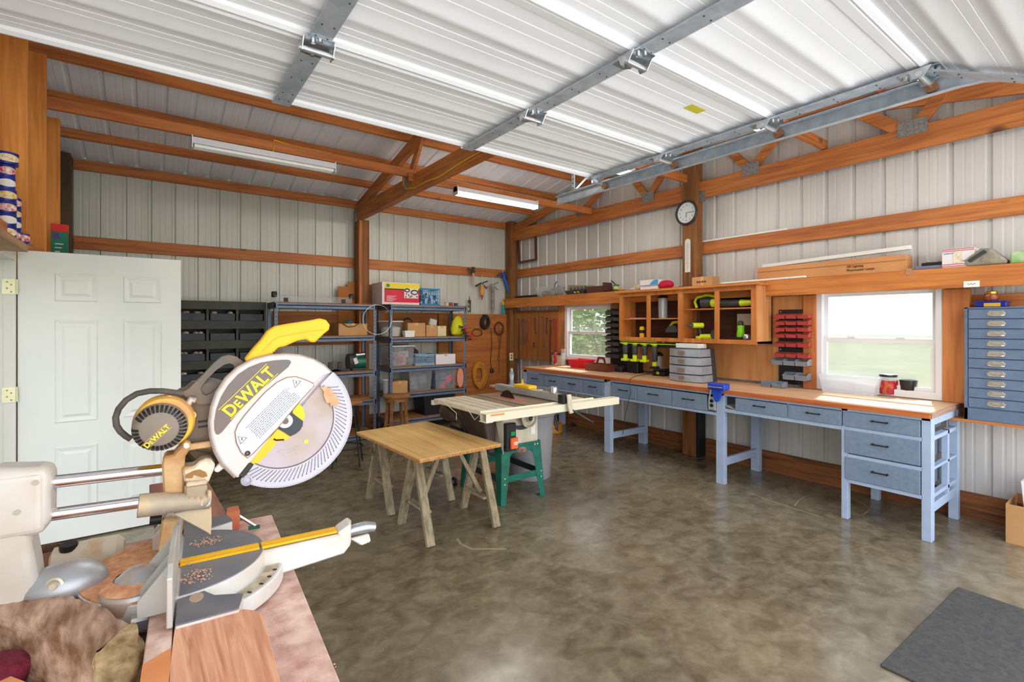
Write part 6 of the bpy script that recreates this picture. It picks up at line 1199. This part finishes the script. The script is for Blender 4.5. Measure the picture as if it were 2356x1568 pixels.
# carrying handle ring
ho = K3([(870, 690), (970, 640), (1140, 480), (1300, 310), (1400, 225), (1500, 205), (1600, 230), (1680, 290), (1620, 370), (1500, 510), (1340, 690), (1290, 830), (1100, 840), (960, 760)])
hi = K3([(1130, 640), (1150, 590), (1230, 500), (1330, 400), (1430, 330), (1500, 310), (1550, 330), (1575, 370), (1540, 430), (1470, 500), (1370, 600), (1260, 700), (1200, 725), (1150, 700)])
sp('carry_handle', B().frame([lp(x, y, v=-.012) for x, y in ho], [lp(x, y, v=-.012) for x, y in hi], (0, .03, 0)), sgrey, bev=.004)
# motor
mc = lp(367, 986, v=-.075); ms = 1.0
def mring(r, v, cx=0, cz=0, n=40): return [V((mc.x+cx+r*math.cos(2*PI*i/n), mc.y+v, mc.z+cz+r*math.sin(2*PI*i/n))) for i in range(n)]
sp('motor_body', B().lathe([(.052, 0), (.056, .01), (.056, .05), (.05, .1)], (mc.x+.006, mc.y+.03, mc.z+.006), (0, 1, 0), 40), mat('motor_yellow', (240, 190, 30), .45, c2=(206, 150, 90), sc=10, thr=(.42, .6)), smooth=True)
cp = sp('motor_cap', B().lathe([(.05, .035), (.049, .02), (.046, .008), (.04, .0), (.033, -.003), (.001, -.003)], mc, (0, 1, 0), 44), mat('cap_grey', (118, 110, 104), .5, c2=(140, 122, 100), sc=10), smooth=True)
g = B()
for i in range(34):
    if i in (15, 16): continue
    a = 2*PI*i/34; d = V((math.cos(a), 0, math.sin(a))); t_ = V((-math.sin(a), 0, math.cos(a)))
    P = [mc+d*r+V((0, y, 0)) for r, y in ((.0345, -.0035), (.041, .0), (.0475, .012))]
    for p, q_ in zip(P, P[1:]): g.add([p-t_*.0022+V((0, -.0006, 0))-d*0, p+t_*.0022+V((0, -.0006, 0)), q_+t_*.003+d*.0004+V((0, -.0006, 0)), q_-t_*.003+d*.0004+V((0, -.0006, 0))], [(0, 1, 2, 3)])
sp('vent_slot', g, black, cp)
for x, y in ((389, 919), (441, 955)): sp('motor_lug', B().cyl(lp(x, y, v=-.035), lp(x, y, v=.0), .009, n=16), mat('motor_yellow', (240, 190, 30), .45)); sp('lug_screw', B().cyl(lp(x, y, v=-.037), lp(x, y, v=-.034), .0055, n=12), sgrey)
cable = [(421, 905), (400, 902), (375, 899), (345, 899), (315, 905), (290, 920), (273, 940), (266, 960), (268, 978), (277, 992), (290, 1003), (302, 1010)]
cb_ = lambda x, y: lp(x, y, v=-.02)
sp('power_cord', B().tube([cb_(*p) for p in cable], .0062, 10), mat('cable_grey', (92, 86, 78), .7, c2=(70, 66, 60), sc=30), smooth=True)
sp('elbow_fitting', B().tube([lp(432, 930, v=-.02), lp(440, 918, v=-.02), lp(450, 921, v=-.02)], .008, 10), silver, smooth=True)
# text helper in the saw frame along a pixel direction on a v-plane
def logo(p0, p1, h, v, m, par, s='WALT', full=True):
    a, b = lp(*p0, v=v), lp(*p1, v=v); u = (b-a); u.y = 0; L = u.length; u.normalize(); n = V((0, -1, 0)); w = n.cross(u)
    cu = [('D', 1.0), ('E', .74), ('WALT', 1.0)]; x = 0; obs = []
    import bpy as _b
    def wid(t_, hh):
        c_ = _b.data.curves.new('w', 'FONT'); c_.body = t_; c_.size = hh/.72; o_ = _b.data.objects.new('w', c_); C.objects.link(o_); me = _b.data.meshes.new_from_object(o_.evaluated_get(_b.context.evaluated_depsgraph_get())); W = max(q.co.x for q in me.vertices); C.objects.unlink(o_); _b.data.objects.remove(o_); return W
    ws = [wid(t_, h*k) for t_, k in cu]; tot = sum(ws)+.08*h*2; sx = L/tot; lt = sp('logo_lettering', B().box(0, .0001, 0, .0001, 0, .0001), m, par) if 0 else None
    for (t_, k), W in zip(cu, ws):
        text(t_, a+u*x+n*.0004, u, n, h*k, m, par, 'logo_lettering', local=True, bold=.028, sx=sx, th=.0006); x += (W+.1*h)*sx
    for o_ in (-.14*h, 1.14*h): sp('logo_line', B().beam(a-u*.02*L+w*o_+n*.0006, a+u*1.03*L+w*o_+n*.0006, .0012, h*.05, w), m, par)
lyel = mat('logo_yellow', (250, 214, 40), .4)
logo((338, 1031), (392, 982), .0098, mc.y-.0032, lyel, cp)
# upper guard
K5 = lambda pts: [(480+x/4.9, 810+y/4.9) for x, y in pts]
GC = lp(656, 968, v=-.02); VF = -.045
cov = K5([(330, 1430), (280, 1395), (150, 1260), (70, 1120), (20, 950), (5, 790), (30, 620), (90, 450), (190, 300), (330, 170), (500, 80), (680, 35), (870, 22), (1030, 35), (1180, 80), (1300, 150), (1390, 230), (1300, 265), (1190, 360), (1020, 550), (950, 650), (780, 850), (480, 1240)])
gd_ = sp('upper_guard', B().prism([lp(x, y, v=VF) for x, y in cov], (0, .05, 0)), mat('guard_cream', (208, 204, 204), .38, c2=(200, 190, 182), sc=6), bev=.006, seg=3, smooth=45)
rim = [(x, y) for x, y in K5([(300, 1405), (150, 1262), (72, 1120), (22, 950), (8, 790), (32, 620), (92, 450), (192, 300), (332, 172), (502, 82), (682, 38), (870, 25), (1030, 38), (1180, 84), (1300, 152), (1375, 225)])]
sp('guard_rim', B().tube([lp(x, y, v=VF+.008) for x, y in rim], .0035, 8), mat('rim_dusty', (176, 152, 136), .6, c2=(150, 140, 136), sc=20), gd_, smooth=True)
def deco(pts, dv, name, m, par): return sp(name, B().prism([lp(x, y, v=VF-dv) for x, y in K5(pts)], (0, dv, 0)), m, par)
dec = deco([(63, 870), (62, 780), (85, 640), (140, 500), (220, 370), (330, 250), (450, 170), (590, 115), (740, 90), (880, 82), (920, 90), (930, 115), (900, 165), (780, 265), (640, 385), (450, 560), (300, 720), (150, 900), (110, 930), (80, 920)], .0008, 'brand_decal', mat('decal_grey', (104, 98, 104), .5, c2=(120, 104, 92), sc=8), gd_)
logo((480+243/4.9, 810+735/4.9), (480+752/4.9, 810+240/4.9), .0262, VF-.001, lyel, gd_)
pt_ = [(300, 900), (330, 820), (400, 720), (500, 600), (640, 450), (770, 340), (880, 285), (980, 275), (1090, 310), (1180, 352), (1185, 380), (1020, 560), (940, 655), (780, 850), (510, 1130), (440, 1190), (370, 1130), (315, 1020)]
pl_ = deco(pt_, .0022, 'warning_plate', clab, gd_); sp('plate_edge', B().tube([lp(x, y, v=VF-.0015) for x, y in K5(pt_[:13]+pt_[13:])], .0013, 6, True), mat('edge_brown', (150, 118, 96), .6), gd_, smooth=True)
# fine print: rows of small marks, warning triangles
g = B(); random.seed(4); a = lp(*K5([(415, 860)])[0], v=VF-.0024); b_ = lp(*K5([(900, 380)])[0], v=VF-.0024); u = (b_-a); L = u.length; u.normalize(); n = V((0, -1, 0)); wv = u.cross(n) if 0 else -n.cross(u)
for r in range(10):
    s = random.uniform(0, .006); e = L*random.uniform(.92, 1.0)
    while s < e:
        l = random.uniform(.002, .007); g.beam(a+u*s+wv*(.0042*r), a+u*min(s+l, e)+wv*(.0042*r), .0006, .0015, wv); s += l+.0014
sp('fine_print', g, mat('print_grey', (120, 120, 136), .6), pl_)
for tx in (((950, 312), (1040, 325), (975, 398)), ((332, 950), (432, 962), (362, 1032))):
    P = [lp(x, y, v=VF-.0026) for x, y in K5(tx)]; tr_ = sp('warning_triangle', B().tube(P, .0009, 5, True), mat('print_dark', (84, 84, 96), .6), pl_); cc_ = sum(P, V())/3; sp('hazard_mark', B().box(cc_.x-.001, cc_.x+.001, cc_.y-.0004, cc_.y, cc_.z-.002, cc_.z+.004), mat('print_dark', (84, 84, 96), .6), pl_)
c = lp(*K5([(1145, 388)])[0], v=VF-.003); sp('plate_stud', B().cyl(c, c+V((0, .002, 0)), .0055, n=20), clab, pl_); c = lp(*K5([(440, 1140)])[0], v=VF-.004); sp('plate_screw', B().lathe([(.006, 0), (.006, .002), (.0045, .0035), (.0025, .001)], c+V((0, .002, 0)), (0, -1, 0)), mat('screw_brown', (110, 96, 84), .4, .6), pl_, smooth=True)
# spindle, black flange, yellow inner arm behind the clear guard
bl = sp('blade', B().cyl(GC+V((0, .0, 0)), GC+V((0, .0022, 0)), .15, n=64), mat('blade_steel', (196, 186, 190), .35, .6, c2=(214, 204, 206), sc=4)); 
def ring_out(pts, v, dv, name, m, par): return sp(name, B().prism([lp(x, y, v=v) for x, y in K5(pts)], (0, dv, 0)), m, par)
ring_out([(1065, 775), (1060, 830), (1030, 880), (980, 920), (920, 948), (860, 905), (780, 855), (830, 790), (930, 670), (990, 720)], VF+.003, .003, 'flange', mat('flange_black', (48, 54, 58), .45), bl)
ring_out([(780, 862), (860, 910), (925, 950), (880, 985), (800, 1003), (770, 1010), (735, 1060), (700, 1100), (640, 1170), (560, 1245), (520, 1262), (480, 1245), (478, 1200), (560, 1100), (680, 975)], VF+.006, .006, 'inner_arm', syel, gd_); ring_out([(950, 655), (1020, 575), (1060, 620), (1082, 690), (1078, 740), (1065, 772), (1000, 735), (945, 690)], VF+.006, .006, 'inner_arm', syel, gd_)
sp('arm_slot', B().tube([lp(x, y, v=VF+.005) for x, y in K5([(735, 975), (760, 990), (850, 985)])], .002, 6), black, gd_, smooth=True)
c = lp(*K5([(865, 775)])[0], v=VF+.0015); sp('arbor_washer', B().cyl(c, c+V((0, .0012, 0)), .0165, n=32), steel, bl); sp('arbor_bolt', B().cyl(c+V((0, -.003, 0)), c, .008, n=6), sgrey, bl)
sp('guard_strip', B().beam(lp(*K5([(480, 1250)])[0], v=VF+.004), lp(*K5([(360, 1400)])[0], v=VF+.004), .01, .012), mat('strip_dark', (50, 44, 38), .6), gd_, bev=.002)
# clear lower guard: inner disc, slotted ring, scalloped rim
clr = mat('guard_clear', (216, 213, 224), .22, alpha=.6); clr2 = mat('guard_clear_inner', (212, 200, 210), .25, alpha=.55, c2=(196, 176, 160), sc=8)
lo = []
VG = -.038; gc = lp(656, 968, v=VG); bd0, bd1 = lp(*K5([(1390, 235)])[0], v=VG), lp(*K5([(390, 1430)])[0], v=VG)
ang = lambda p: math.atan2(p.z-gc.z, p.x-gc.x); RG = .157; a1 = ang(bd0); a0 = ang(bd1)
if a0 > a1: a0 -= 2*PI
N_ = 60; oc = [gc+V((RG*math.cos(a0+(a1-a0)*i/N_), 0, RG*math.sin(a0+(a1-a0)*i/N_))) for i in range(N_+1)]; RI = .112
ic = [gc+V((RI*math.cos(a0+(a1-a0)*i/N_), 0, RI*math.sin(a0+(a1-a0)*i/N_))) for i in range(N_+1)]
lg = sp('lower_guard', B().prism(oc+ic[::-1], (0, .003, 0)), clr); sp('guard_disc', B().prism(ic, (0, .003, 0)), clr2, lg)
sp('guard_lip', B().tube([p+V((0, .0, 0)) for p in ic], .0016, 6), mat('lip_brown', (120, 96, 96), .5), lg, smooth=True)
g = B()
for i in range(40):
    a = a0+(a1-a0)*(i+1.5)/42
    if .55 < (i/40) < .0: continue
    d = V((math.cos(a), 0, math.sin(a))); e_ = V((math.cos(a-.14), 0, math.sin(a-.14))); g.tube([gc+d*.117+V((0, -.0006, 0)), gc+e_*.143+V((0, -.0006, 0))], .0007, 5); g.ball(gc+e_*.143+V((0, -.0006, 0)), .0014, 6, 4)
sp('guard_slot', g, mat('slot_dark', (90, 82, 92), .5), lg)
rimp = [gc+V(((RG+.0012*(i % 2))*math.cos(a0+(a1-a0)*i/180), .014, (RG+.0012*(i % 2))*math.sin(a0+(a1-a0)*i/180))) for i in range(181)]
b = B(); m = len(rimp); b.v = [tuple(p+V((0, dy, 0))) for dy in (-.016, .012) for p in rimp]; b.f = [(i, i+1, m+i+1, m+i) for i in range(m-1)]; sp('guard_rim', b, clr, lg, solid=.002)
c = lp(*K5([(430, 1445)])[0], v=VG-.004); sp('pivot_disc', B().lathe([(.0125, 0), (.0125, .004), (.009, .006), (.008, .003), (.004, .005)], c+V((0, .004, 0)), (0, -1, 0)), mat('pivot_lav', (176, 168, 182), .4), lg, smooth=True)
c = lp(*K5([(1100, 1005)])[0], v=VG-.001); g = B(); g.cyl(c, c+V((0, .001, 0)), .0052, n=20); sp('brass_rivet', g, brass, lg)
ar = lp(*K5([(900, 1120)])[0], v=VG-.0006); sp('arrow_outline', B().tube([lp(x, y, v=VG-.0005) for x, y in K5([(770, 1130), (830, 1090), (830, 1105), (930, 1090), (1020, 1050), (990, 1085), (920, 1130), (840, 1150), (845, 1170), (770, 1130)])], .0005, 4), mat('arrow_pink', (196, 176, 186), .5), lg)
spk = [(1255, 380), (1290, 400), (1310, 370), (1340, 400), (1390, 410), (1400, 460), (1440, 480), (1440, 520), (1478, 530), (1460, 570), (1475, 610), (1430, 600), (1400, 590), (1380, 620), (1370, 570), (1330, 570), (1310, 520), (1295, 480), (1300, 440)]
ring_out(spk, VG-.006, .004, 'wood_chip', mat('chip_peach', (240, 178, 140), .8, c2=(226, 150, 110), sc=30), lg)
# guard linkage tab
outline(K6([(860, 520), (940, 430), (980, 380), (1040, 490), (930, 565), (880, 560)]), -.035, .01, 'link_tab', castw, bev=.002); sp('link_rivet', B().cyl(lp(499, 1080, v=-.038), lp(499, 1080, v=-.034), .004, n=12), steel)
# yellow grip
K4 = lambda pts: [(420+x/4.355, 600+y/4.355) for x, y in pts]
hp = K4([(620, 985), (700, 885), (790, 785), (850, 700), (930, 650), (1080, 625), (1280, 595), (1380, 575), (1440, 590), (1480, 640), (1470, 690), (1420, 730), (1330, 815), (1290, 815), (1240, 785), (1150, 800), (1040, 850), (960, 870), (900, 930), (840, 965), (760, 985), (650, 1020)])
cen = lambda P: sum(P, V())/len(P)
P = [lp(x, y, v=-.03) for x, y in hp]; gp = sp('grip_handle', B().prism(P, (0, .03, 0)), syel, bev=.011, seg=4, smooth=60)
sp('trigger_guard', B().tube([lp(x, y, v=-.016) for x, y in K4([(930, 900), (990, 870), (1000, 890), (940, 930)])], .004, 8), sgrey, smooth=True)
sp('grip_seam', B().tube([lp(x, y, v=-.0308) for x, y in K4([(800, 905), (900, 800), (960, 760), (1100, 735), (1300, 700), (1420, 690)])], .0005, 4), mat('seam_yellow', (206, 150, 10), .5), gp)
# ------------------------------------------------------------------ the bench it stands on
bwm = wood('dusty_bench', (206, 160, 140), (176, 122, 106), 'y', .8, sc=.5, bump=.3); pinky = mat('dusty_board', (228, 198, 182), .9, c2=(190, 146, 130), sc=22, bump=.4, det=8)
mb = thing('tool_bench', 'rough wooden bench covered in sawdust carrying the miter saw', 'workbench', (-.2, 1.0, 0)); BT = .918
a, b_ = pix(625, 1183, Z=BT), pix(783, 1568, Z=BT); d_ = (b_-a).normalized(); e_ = b_+d_*.5
top = B().prism([a, e_, V((-.68, e_.y, BT)), V((-.68, a.y+.04, BT))], (0, 0, -.035)); obj('bench_top', top, pinky, mb, bev=.002)
ft = B()
for x, y in ((.2, 1.7), (.18, .55), (-.5, 1.7), (-.5, .55)): obj('leg', B().box(x-.045, x+.045, y-.045, y+.045, 0, BT-.036), beamwood('z'), mb)
obj('apron', B().box(-.58, .22, 1.66, 1.7, .76, BT-.036), beamwood('x'), mb)
def LB(pts, z): return [pix(x, y, Z=z) for x, y in pts]
nb = thing('extension_board', 'rough grained near wing board beside the saw table with sawdust', 'board', (.1, .9, .96))
P = LB([(402, 1440), (560, 1400), (585, 1402), (606, 1412), (645, 1568)], .993)+[V((.14, .3, .993)), V((-.03, .3, .993))]
obj('board_top', B().prism(P, (0, 0, -.03)), wood('grainy_fir', (232, 176, 140), (190, 124, 92), 'y', .7, sc=1.6, ring=2.5, bump=.4, dark=(230, 206, 190)), nb, bev=.001); obj('support_block', B().prism([cen(P)+(p-cen(P))*.9-V((0, 0, .0305)) for p in P], (0, 0, -.044)), beamwood('y'), nb)
ob = single('board', B().box(-.02, .12, .35, .7, .9755, .98), mat('orange_board', (230, 160, 96), .7), 'bare orange patch board across the near wing board', 'board') if 0 else None
fb = [lp(398, 1440, w=.022), lp(345, 1395, w=.022)]
fw = thing('fence_board', 'dusty upright wooden fence board continuing behind the saw fence', 'board', (0, .9, .93))
F0 = LB([(346, 1397), (400, 1391)], .992); dd_ = V((-.055, -1, 0)).normalized(); P = [F0[0], F0[1], F0[1]+dd_*.75, F0[0]+dd_*.75]
obj('board_body', B().prism(P, (0, 0, -.072)), pinky, fw, bev=.002); obj('clean_patch', B().prism([P[1]+dd_*.15+V((0, 0, .0004)), P[0]+dd_*.19+V((0, 0, .0004)), P[0]+dd_*.5+V((0, 0, .0004)), P[1]+dd_*.5+V((0, 0, .0004))], (0, 0, .0006)), mat('clean_fir', (226, 150, 96), .7, c2=(214, 134, 80), sc=10), fw)
far = thing('extension_board', 'brownish far wing board sticking out beyond the saw over the bench end', 'board', (.1, 1.9, .96))
P = LB([(545, 1188), (535, 1100), (520, 1075)], .975)+[V((.02, 2.15, .975)), V((.04, 1.62, .975)), V((.18, 1.62, .975))]
P = [V((.185, 1.6, .975)), V((.165, 2.12, .975)), V((.0, 2.12, .975)), V((.02, 1.6, .975))]
obj('board_top', B().prism(P, (0, 0, -.055)), wood('brown_board', (176, 124, 104), (140, 92, 76), 'y', .75, sc=.7), far, bev=.002)
c = pix(534, 1215, Z=.93); single('wood_offcut', B().prism([c+V((-.018, -.02, 0)), c+V((.018, -.02, 0)), c+V((.02, .03, 0)), c+V((-.01, .03, 0))], (0, 0, .055)), mat('offcut_red', (206, 122, 84), .7, c2=(190, 104, 70), sc=14), 'small reddish wood offcut standing behind the saw table', 'offcut', bev=.002)
c = pix(570, 1215, Z=.93); t = thing('spring_clip', 'small steel clip with green tips lying behind the saw table', 'clip', c); obj('clip_arm', B().beam(c+V((-.02, .04, .03)), c+V((.02, -.01, .004)), .008, .005), steel, t); obj('clip_tip', B().beam(c+V((.0, -.01, .004)), c+V((.03, -.015, .004)), .016, .006), grn, t)
g = B(); random.seed(11)
for i in range(500):
    x, y = random.uniform(.05, .27), random.uniform(.45, 1.6); g.obb((x, y, BT+.0008), (random.uniform(.001, .004), random.uniform(.001, .0025), .001), RZ(random.uniform(0, 180)))
o = obj('sawdust', g, mat('pale_sawdust', (226, 178, 146), .9), kind='stuff'); o['label'] = 'pale sawdust flecks scattered over the foreground bench'; o['category'] = 'sawdust'
# old timber, cloth and board in the corner of the picture
lg_ = thing('timber_block', 'old weathered timber with a rotten splintered end lying on the foreground bench', 'timber', (-.2, .8, BT))
R1 = [(-60, 1368), (20, 1363), (80, 1361), (140, 1358), (180, 1372), (215, 1387), (262, 1412), (300, 1440), (326, 1492)]
R2 = [(-60, 1400), (0, 1408), (50, 1416), (100, 1430), (150, 1452), (180, 1467), (205, 1480), (225, 1492), (262, 1535)]
R3 = [(-60, 1445), (0, 1485), (40, 1518), (75, 1545), (115, 1572), (150, 1595), (185, 1615), (215, 1630), (250, 1640)]
rows = []
for k in range(9):
    p1, p2, p3 = pix(*R1[k], Z=1.0 if k < 8 else .985), pix(*R2[k], Z=1.002 if k < 8 else .975), pix(*R3[k], Z=.945)
    rows.append([V((p1.x+.012, p1.y+.012, BT+.002)), p1, p1.lerp(p2, .5)+V((0, 0, .003)), p2, p2.lerp(p3, .5)+V((0, 0, .004)), p3, V((p3.x, p3.y, BT+.002))])
from mathutils import noise as NZ
def timber(i0, i1, cap, amp):
    bm = bmesh.new(); G = [[bm.verts.new(p) for p in r] for r in rows[i0:i1+1]]; m = len(rows[0])
    for a in range(len(G)-1):
        for q_ in range(m): bm.faces.new((G[a][q_], G[a+1][q_], G[a+1][(q_+1) % m], G[a][(q_+1) % m]))
    if cap: bm.faces.new(G[-1])
    if i0 == 0: bm.faces.new(G[0][::-1])
    bmesh.ops.triangulate(bm, faces=[f for f in bm.faces if len(f.verts) > 4])
    bmesh.ops.subdivide_edges(bm, edges=bm.edges, cuts=7, use_grid_fill=True)
    for v in bm.verts:
        c_ = v.co; d = NZ.noise(V((c_.x*26, c_.y*9, c_.z*30)))*amp+NZ.noise(V((c_.x*90, c_.y*30, c_.z*110)))*amp*.45; v.co = c_+V((d*.7, d*.7, d if c_.z > BT+.01 else 0))
    bm.verts.index_update(); b = B(); b.v = [tuple(v.co) for v in bm.verts]; b.f = [tuple(v.index for v in f.verts) for f in bm.faces]; bm.free(); return b
obj('timber_body', timber(0, 7, False, .006), mat('old_timber', (206, 172, 148), .9, c2=(132, 96, 70), sc=9, stretch=(5, 1.0, 5), bump=.8, det=12, dist=.15), lg_, smooth=50)
obj('rotten_end', timber(7, 8, True, .012), mat('rotten_wood', (190, 164, 122), .95, c2=(110, 84, 48), sc=30, bump=1.0, det=10), lg_, smooth=35, label='crumbling yellowish rotten end')
c = pix(30, 1520, Z=.95); single('red_cloth', B().ball((c.x-.02, c.y-.02, .945), (.05, .05, .03), 20, 12), mat('maroon_cloth', (120, 30, 50), .9, c2=(90, 20, 36), sc=60, bump=.8), 'maroon cloth tucked under the old timber', 'cloth', smooth=True)
P = LB([(0, 1545), (60, 1568)], .955); single('corner_plank', B().prism([P[0]+V((-.1, .02, 0)), P[0], P[1], P[1]+V((.04, -.1, 0)), P[1]+V((-.2, -.1, 0))], (0, 0, -.03)), mat('clean_fir', (226, 150, 96), .7), 'corner of an orange plank nearest the camera below the timber', 'plank')
# jug and tape roll behind the pivot
c = pix(205, 1290, Z=BT+.03); t = thing('plastic_jug', 'dusty cream plastic jug lying on its side behind the saw pivot', 'jug', (c.x, c.y+.1, BT)); c = V((c.x, c.y+.03, BT+.036))
obj('jug_body', B().lathe([(.016, -.075), (.03, -.068), (.036, .0), (.036, .055), (.022, .068)], c, (1, -.1, 0), 24), mat('jug_cream', (230, 218, 196), .5, c2=(214, 176, 130), sc=8, thr=(.55, .65)), t, smooth=True); obj('jug_mouth', B().cyl(c+V((-.04, -.005, .024)), c+V((-.04, -.006, .038)), .018), black, t)
c = pix(107, 1262, Z=BT+.035); c.y -= .0; t = thing('tape_roll', 'short cardboard tube standing at the back of the bench by the door', 'tube', (c.x, c.y, BT)); obj('tube_wall', B().lathe([(.035, 0), (.035, .035), (.031, .035), (.031, .002), (.001, .002)], (c.x, c.y, BT), n=28), mat('tube_brown', (160, 120, 96), .8, c2=(110, 80, 66), sc=14), t, smooth=True)
# ================================================================== bushes outside the small window
def bush(loc, r, h, lab, seed, n=3000):
    random.seed(seed); t = thing('bush', lab, 'bush', loc, 'bushes outside the small window'); b = B(); c = V(loc)
    for i in range(n):
        a, e, q = random.uniform(0, 2*PI), math.acos(random.uniform(-1, 1)), random.uniform(.75, 1.02)
        p = c+V((r*q*math.sin(e)*math.cos(a), r*q*math.sin(e)*math.sin(a), h/2+h/2*q*math.cos(e))); s = random.uniform(.05, .1)
        R_ = RZ(random.uniform(0, 360)) @ RX(random.uniform(-70, 70)); b.add([p+R_@V(k) for k in ((-s, 0, 0), (0, -s*.5, 0), (s, 0, 0), (0, s*.5, .01))], [(0, 1, 2, 3)])
    obj('foliage', b, mat('leaf_green', (84, 124, 52), .6, c2=(140, 166, 80), sc=1.6), t); s = B()
    for k in range(5): s.cyl(c, c+V((random.uniform(-.5, .5)*r, random.uniform(-.5, .5)*r, h*.7)), .03, .01, 6)
    obj('stem', s, mat('bark', (96, 76, 56), .9), t)
bush((7.6, 7.0, -.13), .8, 2.9, 'nearest leafy green bush outside the small window', 1); bush((8.6, 8.9, -.13), 1.0, 3.3, 'taller green bush behind the nearest one outside the small window', 2); bush((9.9, 11.2, -.13), 1.2, 3.6, 'farthest green bush in the row outside the small window', 3); bush((9.3, 7.4, -.13), .8, 2.9, 'rounded green bush set back from the nearest one outside the small window', 4)
# pale floor scuffs: dust lines lying on the concrete
def scuff(pts, wd, lab):
    P = [pix(x, y, Z=.0006) for x, y in pts]; b = B()
    for p, q in zip(P, P[1:]):
        d = (q-p).normalized(); s = V((-d.y, d.x, 0))*wd/2; b.add([p-s, q-s, q+s, p+s], [(0, 1, 2, 3)])
    o = obj('dust_streak', b, mat('dust_streak', (196, 178, 140), .9, alpha=.55), kind='stuff'); o['label'] = lab; o['category'] = 'dust'
scuff([(1725, 1133), (1770, 1150), (1830, 1170), (1895, 1190)], .012, 'thin pale straight dust streak on the floor under the workbench')
scuff([(1828, 1163), (1838, 1150), (1855, 1141), (1880, 1136), (1910, 1137), (1940, 1142), (1970, 1150), (1990, 1160), (2000, 1172), (1985, 1184)], .01, 'curved pale dust line on the floor beneath the drawers')
scuff([(1052, 1238), (1060, 1250), (1085, 1262), (1120, 1262), (1165, 1262)], .02, 'pale sawdust streak on the floor in front of the table saw'); scuff([(1052, 1205), (1100, 1195), (1145, 1184), (1200, 1177)], .008, 'thin pale line on the floor near the sawhorse foot')
